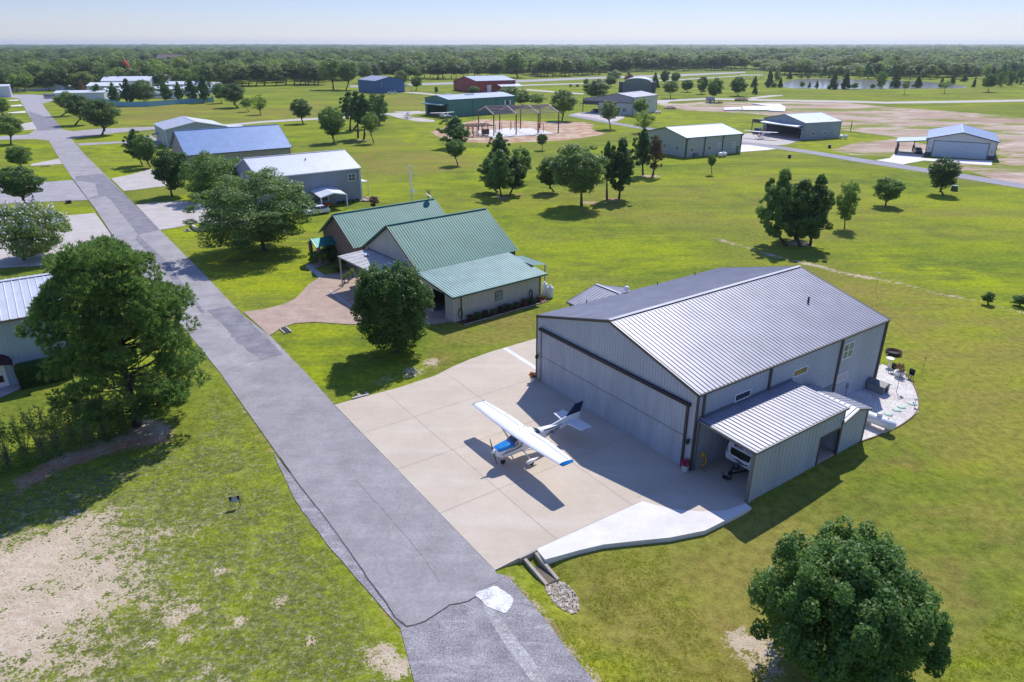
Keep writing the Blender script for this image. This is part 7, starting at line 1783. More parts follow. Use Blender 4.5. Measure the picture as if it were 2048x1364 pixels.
def plate(z0, z1, m, nm, off=0, th=.012, pad=.0):
    a = p0 - dx * (.03 - pad) + nn * off; b = p1 + dx * (.03 - pad) + nn * off
    mb = MB(); mb.hexa([a + [0, 0, z0], b + [0, 0, z0], b + nn * th + [0, 0, z0], a + nn * th + [0, 0, z0]], [a + [0, 0, z1], b + [0, 0, z1], b + nn * th + [0, 0, z1], a + nn * th + [0, 0, z1]]); mb.build(nm, m, t)
plate(.42, .84, BLACK, 'board'); plate(.44, .56, mat('sign_blue', (.35, .48, .68), .5), 'number_band', .013, .004, .02)
mid = (p0 + p1) / 2 + nn * .016 - np.array(t.location)
text_part('FOR', .15, WHITE, t, tuple(mid + [0, 0, .77]), tuple(dx), (0, 0, 1), bold=.006); text_part('SALE', .16, WHITE, t, tuple(mid + [0, 0, .635]), tuple(dx), (0, 0, 1), bold=.006)
for p in (p0, p1): mb = MB(); mb.beam(p + [0, 0, 0], p + [0, 0, .84], .03); mb.build('stake', BLACK, t)

# ------------------------------------------------------------------ around the green-roofed house
K = HH
for i, (b_, z_) in enumerate(((.75, .95), (11.0, 1.0))):
    t = thing('garden_hose', 'dark green hose coiled on the cream wall, %s end' % ('near', 'far')[i], 'hose', K.P(.1, b_, .9))
    mb = MB()
    for j in range(4): mb.tube([K.P(.10 + .03 * j, b_ + (.20 + .015 * j) * math.sin(a), .95 + .55 * math.cos(a)) for a in np.linspace(0, 2 * math.pi, 22)], .03, 6, cap=False)
    mb.build('coil', mat('hose_green', (.02, .05, .04), .5), t)
lab = ['reddish', 'bushy green', 'dark red', 'low green', 'purple-red', 'grassy green', 'dense green', 'feathery red', 'pale green', 'dusky red']
for i, b_ in enumerate((1.6, 2.7, 3.7, 4.9, 6.0, 7.1, 8.3, 9.4, 10.6, 11.9)):
    tree('shrubred' if 'red' in lab[i] else ('shrub', 'shrublight')[i // 2 % 2], None, 0, 0, 0, 0, '%s shrub in the wall bed of the cream house, number %d from the downpipe' % (lab[i], i + 1), name='shrub', cat='shrub', group='shrubs along the cream wall', var=i % 3, limbs=False, P=K.P(.75, b_), dims=(.42 + .1 * (i % 3), .40 + .08 * (i % 2), .42))
rs = np.random.RandomState(3); mb = MB()
for i in range(60):
    c = K.P(1.35 + rs.uniform(-.05, .05), .5 + i * .21, .05); r = rs.uniform(.07, .13); mb.lathe(c - np.array([0, 0, .05]), [(r, 0), (r * 1.05, .05), (r * .6, .11)], 6)
o = mb.build('bed_edging', mat('edging_stone', (.50, .40, .33), .8, var=.25, scale=4)); tagit(o, 'row of small pinkish edging stones along the shrub bed of the cream house', 'edging stones', kind='stuff')
sheet('mulch_bed', [K.P(a, b)[:2] for a, b in ((.05, .4), (1.3, .4), (1.3, 13.2), (.05, 13.2))], .03, mat('mulch', (.13, .045, .03), .9, var=.35, scale=5), px=False)
for i, (a_, b_) in enumerate(((-.3, 13.6), (.45, 13.9))):
    t = thing('gas_cylinder', 'upright white gas cylinder at the back corner of the cream house, %s of two' % ('taller', 'shorter')[i], 'gas cylinder', K.P(a_, b_, .02))
    h = (1.75, 1.45)[i]; mb = MB(); mb.lathe((0, 0, 0), [(.34, 0), (.38, .06), (.38, h - .3), (.30, h - .12), (.12, h - .04)], 18); lp(mb, 'bottle', WHITE, t); mb = MB(); mb.lathe((0, 0, h - .06), [(.14, 0), (.14, .16), (.1, .18)], 12); lp(mb, 'collar', WHITE, t)
# shrubs by the porch and drive
for i, (px_, r_, h_, lb) in enumerate((((638, 528), 1.5, 1.1, 'dark bush left of the brick porch'), ((665, 522), 1.25, 1.5, 'tall bright green bush in front of the brick porch'), ((690, 530), 1.2, .8, 'low dark bush under the grey canopy edge'), ((676, 545), .9, .6, 'small round bush by the drive of the green-roofed house'))):
    p = G(*px_); tree('shrub', None, 0, 0, 0, 0, lb, name='shrub', cat='shrub', var=i % 3, limbs=False, P=p, dims=(r_, h_, h_))
for i, px_ in enumerate(((689, 568), (698, 563), (705, 556))):
    tree('light', None, 0, 0, 0, 0, 'small leafy plant beside the reddish drive, %s of three' % ('nearest', 'middle', 'furthest')[i], name='plant', cat='plant', group='plants beside the reddish drive', limbs=False, P=G(*px_), dims=(.4, .5, .9))
# mast
t = thing('antenna_mast', 'slender white lattice mast with fork antennas and a dish behind the green roofs', 'antenna mast', (-18.9, 131.0, 0))
mb = MB(); WG_ = WHITEM
for dx_, dy_ in ((-.15, -.1), (.15, -.1), (0, .15)): mb.tube([(dx_, dy_, 0), (dx_ * .8, dy_ * .8, 6.8)], .035, 5)
for i in range(11):
    z0 = .3 + i * .6; mb.tube([(-.14, -.1, z0), (.14, -.1, z0 + .3), (-.14, -.1, z0 + .6)], .02, 4); mb.tube([(.14, -.1, z0), (0, .14, z0 + .3), (-.14, -.1, z0 + .6)], .02, 4)
lp(mb, 'mast', WG_, t)
for i, x_ in enumerate((-.6, -.2, .2, .6)):
    mb = MB(); mb.tube([(x_, 0, 6.6), (x_, 0, 8.0)], .03, 5); lp(mb, 'antenna', WG_, t)
mb = MB(); mb.beam((-.65, 0, 6.8), (.65, 0, 6.8), .05); mb.beam((-.65, 0, 7.6), (.65, 0, 7.6), .04); lp(mb, 'crossbar', WG_, t, True)
mb = MB(); mb.lathe((.35, -.1, 3.2), [(.02, 0), (.25, .06), (.42, .18)], 16, axis=(.9, -.4, .2)); lp(mb, 'dish', WHITE, t)
t = thing('satellite_dish', 'white satellite dish at the ridge end of the brick wing roof', 'satellite dish', HH.P(-28.4, 15.2, 7.2))
mb = MB(); mb.lathe((0, 0, .5), [(.02, 0), (.3, .05), (.5, .16)], 16, axis=(.6, .1, .7)); lp(mb, 'dish', WHITE, t); mb = MB(); mb.tube([(0, 0, 0), (0, 0, .5)], .04, 6); lp(mb, 'mount', TRIMM, t)
# sapling, bush and rocks at the grey hangar
t = thing('sapling', 'thin leafless sapling on the lawn behind the green roofs', 'sapling', (-16.3, 136.1, 0))
mb = MB(); mb.tube([(0, 0, 0), (0, 0, 1.3)], .06, 6); lp(mb, 'trunk', BARK, t)
rs = np.random.RandomState(6); mb = MB()
for i in range(46):
    a = rs.uniform(0, 6.28); rr = rs.uniform(.2, .9); z1 = rs.uniform(1.6, 3.0); mb.tube([(0, 0, 1.2), (rr * .4 * math.cos(a), rr * .4 * math.sin(a), 1.2 + (z1 - 1.2) * .6), (rr * math.cos(a), rr * math.sin(a), z1)], [.02, .014, .008], 3, cap=False)
lp(mb, 'twigs', mat('twig_grey', (.36, .34, .30), .8), t)
tree('shrubred', None, 0, 0, 0, 0, 'round reddish-tipped bush near the corner of the white-roofed hangar', name='shrub', cat='shrub', var=0, P=(-26.2, 131.2, 0), dims=(1.0, 1.0, 1.25))
rs = np.random.RandomState(13); mb = MB()
for i in range(70):
    c = np.array([-28.6 + rs.uniform(-1.3, 1.8), 138.4 + rs.uniform(-2, 2.2), .0]); r = rs.uniform(.15, .35); mb.lathe(c, [(r, 0), (r * 1.1, r * .5), (r * .5, r)], 6)
o = mb.build('rock_pile', mat('rock_pile', (.48, .38, .30), .8, var=.3, scale=2)); tagit(o, 'heaped garden rocks at the right corner of the white-roofed hangar', 'rocks', kind='stuff')
for i, a_ in enumerate((1.2, 2.2, 3.3, 4.4, 5.2)):
    p = Fr((-29.62, 137.69), -126).P(a_, .6); tree('shrub', None, 0, 0, 0, 0, 'small dark plant at the foot of the blue-grey wall, number %d from its right corner' % (i + 1), name='plant', cat='plant', group='plants at the foot of the blue-grey wall', limbs=False, P=p, dims=(.38, .3, .3))
t = thing('planting_bed', 'curved low concrete bed wall beside the drive under the wide oak', 'planter wall', G(395, 458))
mb = MB(); pts = [G(383, 450), G(386, 456), G(392, 461), G(402, 464), G(415, 462)]
for a, b in zip(pts[:-1], pts[1:]): mb.beam(a + [0, 0, .3], b + [0, 0, .3], .25, .6)
mb.build('wall', CONCW, t)
for i, (px_, lb) in enumerate((((571, 661), 'small concrete drain mouth in the grass corner beside the reddish drive'), ((374, 461), 'small concrete drain mouth beside the pale drive near the wide oak'))):
    p = G(*px_); k = Fr(p[:2], 144.9); t = thing('drain', lb, 'drain', p)
    mb = MB(); mb.box(k, -.9, .9, -.42, -.30, 0, .10); mb.box(k, -.9, .9, .30, .42, 0, .10); mb.build_each('rim', CONCG, t); mb = MB(); mb.box(k, -.85, .85, -.3, .3, .0, .03); mb.build('opening', DARK, t)
t = thing('drain', 'broken grey concrete drain edge where the lawn meets the apron under the pear tree', 'drain', G(722, 793))
k = Fr(G(722, 793)[:2], 60); mb = MB(); mb.box(k, -.8, .7, -.15, .05, 0, .12); mb.box(k, -.2, .05, -.1, .55, 0, .1); mb.box(k, .5, .7, -.1, .5, 0, .1); mb.build_each('kerb', CONCG, t)

# ------------------------------------------------------------------ left side: hedge and crape myrtles
K = Fr((-45.0, 56.77), -125.1)
t = thing('hedge', 'clipped dark hedge along the foot of the pale blue building', 'hedge', K.P(-2, 1.0, 0))
V, F, ti, C, rad = crown_data(311, 'round', 10, .3, 10, .05)
rs = np.random.RandomState(8); n = 16000; f = rs.randint(0, 3, n); u = rs.rand(n); v = rs.rand(n); w_ = rs.rand(n)
a_ = np.where(f == 0, -4.2 + 4.0 * u, -4.2 + 4.0 * u); b_ = np.where(f == 0, 1.55 + .12 * (v - .5), .25 + 1.35 * v); zz = np.where(f == 0, 1.9 * w_, np.where(f == 1, 1.9 + .12 * w_, 1.9 * w_)); a_ = np.where(f == 2, np.where(u > .5, -.2, -4.2) + .1 * w_, a_)
P3 = K.o + a_[:, None] * K.e1 + b_[:, None] * K.e2; P3[:, 2] = zz; P3 -= np.array(t.location)
N = rs.normal(size=(n, 3)) * .7 + np.array([.1, -.1, .6]); N /= np.linalg.norm(N, axis=1)[:, None]; T_ = np.cross(N, rs.normal(size=(n, 3))); T_ /= np.linalg.norm(T_, axis=1)[:, None]; B_ = np.cross(N, T_); s_ = .10
V = np.stack([P3 - T_ * s_, P3 - B_ * s_ * .6, P3 + T_ * s_, P3 + B_ * s_ * .6], 1).reshape(-1, 3); me = fast_mesh('foliage', V, np.arange(n * 4).reshape(-1, 4), 4)
at = me.attributes.new('tint', 'FLOAT', 'POINT'); at.data.foreach_set('value', np.repeat(rs.rand(n), 4).astype(np.float32)); me.materials.append(LEAF['dark']); o = bpy.data.objects.new('foliage', me); COL.objects.link(o); o.parent = t
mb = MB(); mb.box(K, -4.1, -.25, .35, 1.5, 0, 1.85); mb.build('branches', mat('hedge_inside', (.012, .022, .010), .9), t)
def myrtle(i, base, hgt, label):
    rs = np.random.RandomState(500 + i); root = thing('crape_myrtle', label, 'shrub', G(*base), 'row of slender upright shrubs under the big pine')
    st_ = MB(); pts = []
    for j in range(22):
        a = rs.uniform(0, 6.28); r = rs.uniform(.1, 1.0); h = hgt * rs.uniform(.65, 1.05); e = np.array([r * math.cos(a), r * math.sin(a), h]); m_ = np.array([r * .45 * math.cos(a), r * .45 * math.sin(a), h * .5])
        st_.tube([(0, 0, 0), m_, e], [.03, .02, .006], 4, cap=False)
        for q in np.linspace(.35, 1, 22): pts.append((m_ + (e - m_) * q if q > .5 else m_ * q * 2) + rs.normal(0, .07, 3))
    lp(st_, 'stems', mat('stem_brown', (.26, .20, .14), .8), root)
    pts = np.array(pts); low = rs.normal(size=(500, 3)) * [.32, .32, .35] + [0, 0, .55]; pts = np.concatenate([np.repeat(pts, 2, 0) + rs.normal(0, .08, (len(pts) * 2, 3)), low]); pts[:, 2] = np.abs(pts[:, 2])
    n = len(pts); N = rs.normal(size=(n, 3)) + [0, 0, .6]; N /= np.linalg.norm(N, axis=1)[:, None]; T_ = np.cross(N, rs.normal(size=(n, 3))); T_ /= np.linalg.norm(T_, axis=1)[:, None]; B_ = np.cross(N, T_); s_ = rs.uniform(.03, .065, (n, 1))
    V = np.stack([pts - T_ * s_ * 1.4, pts - B_ * s_, pts + T_ * s_ * 1.4, pts + B_ * s_], 1).reshape(-1, 3); me = fast_mesh('foliage', V, np.arange(n * 4).reshape(-1, 4), 4)
    at = me.attributes.new('tint', 'FLOAT', 'POINT'); at.data.foreach_set('value', np.repeat(rs.rand(n), 4).astype(np.float32)); me.materials.append(LEAF['oak'] if i % 3 else LEAF['light']); o = bpy.data.objects.new('foliage', me); COL.objects.link(o); o.parent = root
ordn = ['first', 'second', 'third', 'fourth', 'fifth', 'sixth', 'seventh', 'eighth', 'ninth', 'tenth']
for i, (u, v) in enumerate(((248, 868), (214, 882), (180, 893), (150, 900), (118, 910), (88, 920), (55, 930), (18, 940), (-20, 952))):
    myrtle(i, (u, v), 3.6 + .3 * (i % 3), 'slender twiggy shrub, %s from the pine trunk in the row on red straw' % ordn[i])

# ------------------------------------------------------------------ vehicles
def vehicle(kind, name, label, x, y, az, paint, L=4.6, Wd=1.8, H=1.45):
    root = thing(name, label, name.replace('_', ' '), (x, y, .03), None, R(90 - az))
    hw = Wd / 2; h0 = .28; belt = .95 if kind != 'van' else 1.15
    if kind == 'car': pr = [(-L / 2, .45), (-L / 2, .85), (-L / 2 + .25, belt), (-.95, belt), (L / 2 - 1.35, belt - .02), (L / 2 - .2, .74), (L / 2, .55), (L / 2, .35)]; cab = [(-L / 2 + .35, belt), (-L / 2 + .95, H), (.35, H), (1.05, belt)]
    elif kind == 'suv': pr = [(-L / 2, .45), (-L / 2, 1.0), (L / 2 - 1.2, 1.05), (L / 2 - .15, .95), (L / 2, .6), (L / 2, .38)]; cab = [(-L / 2 + .05, 1.0), (-L / 2 + .35, H), (.55, H), (1.15, 1.05)]
    elif kind == 'pickup': pr = [(-L / 2, .5), (-L / 2, 1.05), (L / 2 - 1.4, 1.08), (L / 2 - .1, 1.0), (L / 2, .65), (L / 2, .4)]; cab = [(-.55, 1.05), (-.35, H), (.75, H), (1.35, 1.07)]
    else: pr = [(-L / 2, .45), (-L / 2, H), (L / 2 - 1.1, H), (L / 2 - .1, 1.2), (L / 2, .6), (L / 2, .4)]; cab = None
    mb = MB(); poly = [(-L / 2, h0)] + pr + [(L / 2, h0)]
    n = len(poly); i0 = 0
    for sgn in (-1, 1): mb.v += [(px_, sgn * hw * (.97 if z_ > .9 else 1), z_) for px_, z_ in poly]
    mb.f.append(tuple(range(n))); mb.f.append(tuple(range(2 * n - 1, n - 1, -1))); mb.m += [0, 0]; mb.sm += [False, False]
    for k in range(n): a, b = k, (k + 1) % n; mb.f.append((a, b, n + b, n + a)); mb.m.append(0); mb.sm.append(False)
    lp(mb, 'body', paint, root)
    if cab:
        c = MB(); hw2 = hw * .80
        for (xa, za), (xb, zb) in zip(cab[:-1], cab[1:]):
            roofp = abs(za - zb) < .02
            wa, wb_ = (hw2 if za > belt + .2 else hw * .93), (hw2 if zb > belt + .2 else hw * .93)
            c.poly([(xa, -wa, za), (xb, -wb_, zb), (xb, wb_, zb), (xa, wa, za)], 1 if roofp else 0)
        for sgn in (-1, 1): c.poly([(cab[0][0], sgn * hw * .93, cab[0][1]), (cab[1][0], sgn * hw2, cab[1][1]), (cab[2][0], sgn * hw2, cab[2][1]), (cab[3][0], sgn * hw * .93, cab[3][1])], 0)
        o = c.build('cabin_glass', [GLASS, paint]); o.parent = root
        p = MB()
        for sgn in (-1, 1):
            xm = (cab[1][0] + cab[2][0]) / 2; p.beam((xm, sgn * hw * .94, cab[0][1]), (xm, sgn * (hw2 + .01), cab[1][1]), .08, .03)
        lp(p, 'door_pillar', paint, root, True)
    else:
        for sgn in (-1, 1):
            g = MB(); g.poly([(-L / 2 + .6, sgn * (hw + .01), 1.25), (L / 2 - 1.3, sgn * (hw + .01), 1.25), (L / 2 - 1.3, sgn * (hw + .01), 1.75), (-L / 2 + .6, sgn * (hw + .01), 1.75)]); lp(g, 'side_window', GLASS, root)
        g = MB(); g.poly([(L / 2 - 1.0, -hw * .8, H - .1), (L / 2 - 1.0, hw * .8, H - .1), (L / 2 - .1, hw * .85, 1.3), (L / 2 - .1, -hw * .85, 1.3)]); o = lp(g, 'windscreen', GLASS, root); o.location = (.06, 0, .05)
    if kind == 'pickup': b = MB(); b.hexa([(-L / 2 + .12, -hw + .12, 1.0), (-.75, -hw + .12, 1.0), (-.75, hw - .12, 1.0), (-L / 2 + .12, hw - .12, 1.0)], [(-L / 2 + .12, -hw + .12, 1.075), (-.75, -hw + .12, 1.075), (-.75, hw - .12, 1.075), (-L / 2 + .12, hw - .12, 1.075)]); lp(b, 'load_bed', DARK, root)
    for xx in (-L / 2 + .85, L / 2 - .9):
        for sgn in (-1, 1):
            w_ = MB(); w_.lathe((xx, sgn * (hw - .17) - .11, .33), [(.18, 0), (.33, .01), (.335, .11), (.33, .21), (.18, .22)], 16, axis=(0, 1, 0)); wo = lp(w_, 'wheel', TYRE, root)
            w_ = MB(); w_.lathe((xx, sgn * (hw + .055), .33), [(.19, 0), (.16, .006)], 12, axis=(0, 1, 0)); lp(w_, 'hubcap', mat('alloy', (.45, .46, .48), .3, .6), wo)
    for sgn in (-1, 1):
        l_ = MB(); l_.hexa([(L / 2 - .03, sgn * hw * .75 - .16, .66), (L / 2 + .012, sgn * hw * .75 - .16, .66), (L / 2 + .012, sgn * hw * .75 + .16, .66), (L / 2 - .03, sgn * hw * .75 + .16, .66)], [(L / 2 - .1, sgn * hw * .75 - .16, .78), (L / 2 - .05, sgn * hw * .75 - .16, .78), (L / 2 - .05, sgn * hw * .75 + .16, .78), (L / 2 - .1, sgn * hw * .75 + .16, .78)]); lp(l_, 'headlight', mat('lamp_glass', (.6, .62, .65), .15), root)
    return root
CW = mat('car_white', (.70, .72, .74), .2, var=.02); CS = mat('car_silver', (.36, .38, .42), .25, .3); CB = mat('car_dark', (.02, .028, .045), .2); CRD = mat('car_red', (.30, .012, .02), .2)
vehicle('car', 'car', 'white car whose tail shows from behind the wide oak, under the white carport', -35.6, 125.6, 232, CW)
vehicle('car', 'car', 'red car beyond the white one at the white carport', -36.4, 130.6, 232, CRD)
vehicle('pickup', 'pickup_truck', 'white pickup truck parked in front of the royal blue hangar', -74.8, 459.5, 240, CW, 5.6, 2.0, 1.85)
vehicle('van', 'van', 'silver van parked at the far end of the street by the white buildings', -262.5, 417.5, 100, CS, 6.2, 2.1, 2.6)
vehicle('car', 'car', 'silver car inside the open bay of the mauve-gabled hangar', 37.6, 331.5, 215, CS)
vehicle('suv', 'car', 'dark SUV under the brown carport of the open hangar', 84.6, 249.0, 215, CB, 4.9, 1.95, 1.85)
vehicle('car', 'car', 'dark car inside the side bay of the white hangar', *Fr((114.3, 197.25), 119.9).P(-1.9, 5.5)[:2], 200, CB)
t = thing('utility_trailer', 'small pale box trailer parked below the big round tree at the upper taxiway', 'trailer', (*G(1420, 204)[:2], 0)); mb = MB(); mb.hexa([(-2.2, -1, .6), (2.2, -1, .6), (2.2, 1, .6), (-2.2, 1, .6)], [(-2.1, -1, 2.6), (2.1, -1, 2.6), (2.1, 1, 2.6), (-2.1, 1, 2.6)]); lp(mb, 'box', CS, t)
for sgn in (-1, 1): mb = MB(); mb.lathe((0, sgn * 1.0 - .1, .4), [(.2, 0), (.4, .02), (.4, .18), (.2, .2)], 12, axis=(0, 1, 0)); lp(mb, 'wheel', TYRE, t)
# ------------------------------------------------------------------ small utilities
UG = mat('utility_green', (.045, .085, .070), .5)
for (p, sz, lb) in (((93.5, 147.7), (1.2, 1.0, 1.0), 'dark green transformer box on the lawn below the lane, right of the dense tree'), ((75.4, 193.3), (.7, .7, .9), 'small black utility box on the lawn beside the lane'), ((94.6, 213.1), (.8, .7, .9), 'dark utility box on the grass above the lane'), ((-86.4, 135.1), (1.0, .8, .55), 'low dark utility box on the grass strip left of the street')):
    t = thing('utility_box', lb, 'utility box', (p[0], p[1], 0)); k = Fr(p, 130); mb = MB(); mb.hexa([k.P(-sz[0] / 2, -sz[1] / 2), k.P(sz[0] / 2, -sz[1] / 2), k.P(sz[0] / 2, sz[1] / 2), k.P(-sz[0] / 2, sz[1] / 2)], [k.P(-sz[0] / 2 + .06, -sz[1] / 2 + .1, sz[2]), k.P(sz[0] / 2 - .06, -sz[1] / 2 + .1, sz[2]), k.P(sz[0] / 2 - .06, sz[1] / 2 - .06, sz[2]), k.P(-sz[0] / 2 + .06, sz[1] / 2 - .06, sz[2])]); mb.build('cabinet', UG if 'green' in lb else BLACK, t)
    mb = MB(); mb.box(k, -sz[0] / 2, sz[0] / 2, -sz[1] / 2, sz[1] / 2, sz[2] + .01, sz[2] + .05); mb.build('lid', mat('lid_grey', (.20, .25, .25), .5), t)
for p, az_, lb in (((57.6, 195.0), 60, 'white propane tank in front of the green-trimmed cream hangar'), ((108.0, 234.4), 100, 'white propane tank on the grass right of the open hangar'), ((64.6, 322.5), 80, 'white propane tank at the corner of the mauve-gabled hangar')):
    k = Fr(p, az_); t = thing('propane_tank', lb, 'propane tank', (p[0], p[1], 0)); mb = MB(); mb.tube([k.P(-1.5, 0, .8), k.P(-1.4, 0, .8), k.P(-1.1, 0, .8), k.P(1.1, 0, .8), k.P(1.4, 0, .8), k.P(1.5, 0, .8)], [.05, .35, .5, .5, .35, .05], 14); mb.build('tank', WHITE, t)
    mb = MB(); mb.lathe(k.P(0, 0, 1.25), [(.25, 0), (.25, .18), (.05, .22)], 12); mb.build('lid', WHITE, t); mb = MB(); mb.box(k, -.9, -.75, -.4, .4, 0, .4); mb.box(k, .75, .9, -.4, .4, 0, .4); mb.build_each('foot', CONCG, t)
t = thing('post', 'short rusty post at the edge of the bare field right of the open hangar', 'post', (120.6, 257.1, 0)); mb = MB(); mb.tube([(0, 0, 0), (0, 0, 3.2)], .14, 8); lp(mb, 'shaft', RUST, t)
t = thing('sign_board', 'low horizontal sign panel on the grass left of the street between two drives', 'sign', (*G(92, 333)[:2], 0)); k = Fr(G(92, 333)[:2], 70); mb = MB(); mb.box(k, -1.1, 1.1, -.5, .5, .25, .4); mb.build('panel', mat('panel_grey', (.35, .37, .36), .6), t)
# ------------------------------------------------------------------ white buildings at the end of the street
WB = mat('wall_white_far', (.60, .64, .66), .5, var=.03); WRF = mat('roof_white_far', (.66, .68, .72), .4, .1, var=.03); WBB = mat('wall_pale_blue', (.42, .55, .62), .5)
def shed(label, px_, az_, A, B, e, r, al='a', wm=WB, over=.3):
    p = G(*px_); k = Fr(p[:2], az_); t = thing('building', label, 'building', (p[0], p[1], 0)); gable(k, t, 0, A, 0, B, e, r, al, wm, WRF, WHITEM, sp=1.2, rsp=1.2, over=over, corner=False); return t, k
shed('small white building with a low pyramid-like roof beyond the street end', (97, 181), 92, 11, 9, 2.6, 4.4, 'b', over=.8)
t, k = shed('long low white building where the street meets the airfield road', (112, 203), 75, 24, 12, 4.3, 5.2)
mb = MB(); mb.box(k, 2, 5, -.08, -.02, 0, 3.2); mb.build('garage_door', WBB, t)
shed('pale building cut off by the left edge at the street end', (-14, 195), 60, 9, 10, 6.0, 6.8)
for i, (u, v, az_, A, B, e, r, lb) in enumerate(((176, 187, 85, 22, 14, 4.5, 6.2, 'white shed behind the bare brown tree'), (206, 197, 80, 26, 12, 3.8, 5.4, 'white-roofed shed behind the left part of the blue fence'), (206, 181, 80, 30, 16, 6, 8.5, 'large white roof left of the orange windsock'), (252, 176, 85, 26, 16, 6, 8.5, 'large white roof right below the orange windsock'),
        (262, 192, 82, 16, 10, 3.5, 5.0, 'white shed behind the large leafy fence tree'), (322, 190, 84, 20, 11, 3.4, 4.6, 'white shed behind the middle of the blue fence'), (330, 180, 84, 26, 12, 3.6, 5.2, 'long white roof behind the narrow pine of the fence'), (378, 186, 84, 16, 10, 3.2, 4.6, 'white shed behind the right part of the blue fence'), (300, 172, 84, 24, 12, 5, 7, 'white roof furthest back in the fenced yard'), (396, 178, 84, 14, 9, 3.0, 4.2, 'small white shed at the right end of the fenced yard'))):
    shed(lb, (u, v), az_, A, B, e, r)
for i, (u, v, lb) in enumerate(((318, 196, 'white motorhome in the fenced yard, left of the narrow pine'), (345, 197, 'white motorhome in the fenced yard, right of the narrow pine'), (385, 196, 'white motorhome by the tall pine near the end of the blue fence'), (235, 201, 'white van behind the thin pine of the blue fence'))):
    p = G(u, v); vehicle('van', 'motorhome' if i < 3 else 'van', lb, p[0], p[1], 100 + 20 * i, CW, 7.5, 2.4, 3.0)
def fence(label, pts, h, m, post=6.0):
    P_ = [G(*p) for p in pts]; t = thing('fence', label, 'fence', P_[0]); mb = MB()
    for a, b in zip(P_[:-1], P_[1:]): mb.beam(a + [0, 0, h / 2], b + [0, 0, h / 2], .06, h)
    mb.build('panels', m, t); mb = MB()
    for a, b in zip(P_[:-1], P_[1:]):
        n = max(1, int(np.linalg.norm(b - a) / post))
        for i in range(n): q = a + (b - a) * i / n; mb.beam(q, q + [0, 0, h + .15], .16, .16)
    L_ = mb.build_each('post', m, t); return t
fence('light blue board fence round the yard of white buildings', [(196, 203), (228, 211), (250, 214), (300, 213), (360, 208), (428, 204), (424, 196)], 2.4, mat('fence_blue', (.20, .42, .52), .6, var=.08))
fence('long white rail fence in front of the woods at the street end', [(12, 183), (60, 182), (100, 181), (150, 180)], 1.6, mat('fence_white', (.50, .52, .54), .6))
t = thing('windsock', 'orange windsock on a pole above the white buildings', 'windsock', (*G(268, 178)[:2], 0)); P_ = G(268, 178); k = Fr(P_[:2], 90)
zs = 15.5; mb = MB(); mb.tube([(0, 0, 0), (0, 0, zs)], [.15, .08], 8); lp(mb, 'pole', TRIMM, t)
mb = MB(); mb.tube([(-3.0, 0, zs + 2.3), (-1.5, 0, zs + .7), (-.2, 0, zs - 2.0)], [1.15, 1.0, .5], 14, cap=False); lp(mb, 'sock', mat('sock_orange', (.75, .10, .03), .6), t)
# roofs showing in the woods
RB = mat('roof_brownish', (.36, .23, .20), .6); 
for (u, v, az_, A, B, e, r, m_, lb) in ((312, 131, 95, 42, 22, 6, 15, RB, 'long brownish house roof showing above the woods, left'), (398, 131, 95, 16, 14, 6, 13, RB, 'small brownish house roof with white gable above the woods'), (500, 127, 92, 38, 18, 5, 11, mat('roof_beige', (.50, .46, .44), .6), 'pale grey-brown house roof in the woods above the mown field'), (985, 137, 88, 20, 14, 5, 9, WRF, 'white roof in the woods right of the tall oak'), (1172, 141, 88, 18, 12, 4, 7, WRF, 'white house glimpsed at the wood edge beyond the runway'), (1480, 130, 88, 12, 10, 5, 8, WRF, 'tiny white gable in the woods left of the pond')):
    p = G(u, v); k = Fr(p[:2], az_); t = thing('house', lb, 'house', (p[0], p[1], 0)); gable(k, t, 0, A, 0, B, e, r, 'a', WB, m_, WHITEM, sp=3, rsp=3, over=.6, corner=False, rpos=.5)
t = thing('shelter', 'flat pale roofed open shelter left of the pond', 'shelter', (*G(1483, 158)[:2], 0)); k = Fr(G(1483, 158)[:2], 88); mb = MB(); mb.box(k, 0, 20, 0, 8, 2.8, 3.1); mb.build('roof', WRF, t); mb = MB()
for a_ in (.3, 6.7, 13.2, 19.6):
    for b_ in (.3, 7.7): mb.box(k, a_ - .12, a_ + .12, b_ - .12, b_ + .12, 0, 2.8)
mb.build_each('post', TRIMM, t)
# stacked white panels on the building plot
for i, (pts, lb) in enumerate((([(1447, 217.5), (1480, 216), (1485, 221), (1448, 221.5)], 'left'), ([(1484, 215), (1535, 213.5), (1538, 222), (1486, 221.5)], 'middle'), ([(1504, 209), (1559, 209.5), (1571, 216.5), (1569, 224.5), (1537, 223), (1536, 213)], 'right'))):
    P_ = [G(*q) + [0, 0, .5] for q in pts]; t = thing('panel_stack', 'white foundation slab with low forms on the bare plot, %s of three' % lb, 'slab', P_[0] - [0, 0, .5], 'white slabs on the bare plot'); mb = MB(); mb.slab(P_, .5); mb.build('slab', mat('slab_white', (.74, .74, .72), .7, var=.03), t)
rs = np.random.RandomState(2)
for i, (u, v, r_) in enumerate(((1483, 201, 4.0), (1340, 217, 3.0), (1440, 206, 2.0))):
    p = G(u, v); t = thing('earth_mound', ('brown earth mound beside the upper taxiway', 'low earth mound right of the mauve-gabled hangar', 'small earth heap near the big round tree')[i], 'earth mound', p); mb = MB()
    mb.lathe((0, 0, -.1), [(r_, 0), (r_ * .8, r_ * .18), (r_ * .45, r_ * .36), (r_ * .1, r_ * .42)], 12)
    o = lp(mb, 'earth', mat('earth_heap', (.20, .14, .10), .9, var=.3, scale=.6, bump=.6, bscale=2), t)
    for v_ in o.data.vertices: v_.co += Vector(rs.normal(0, .12 * r_ / 3, 3))
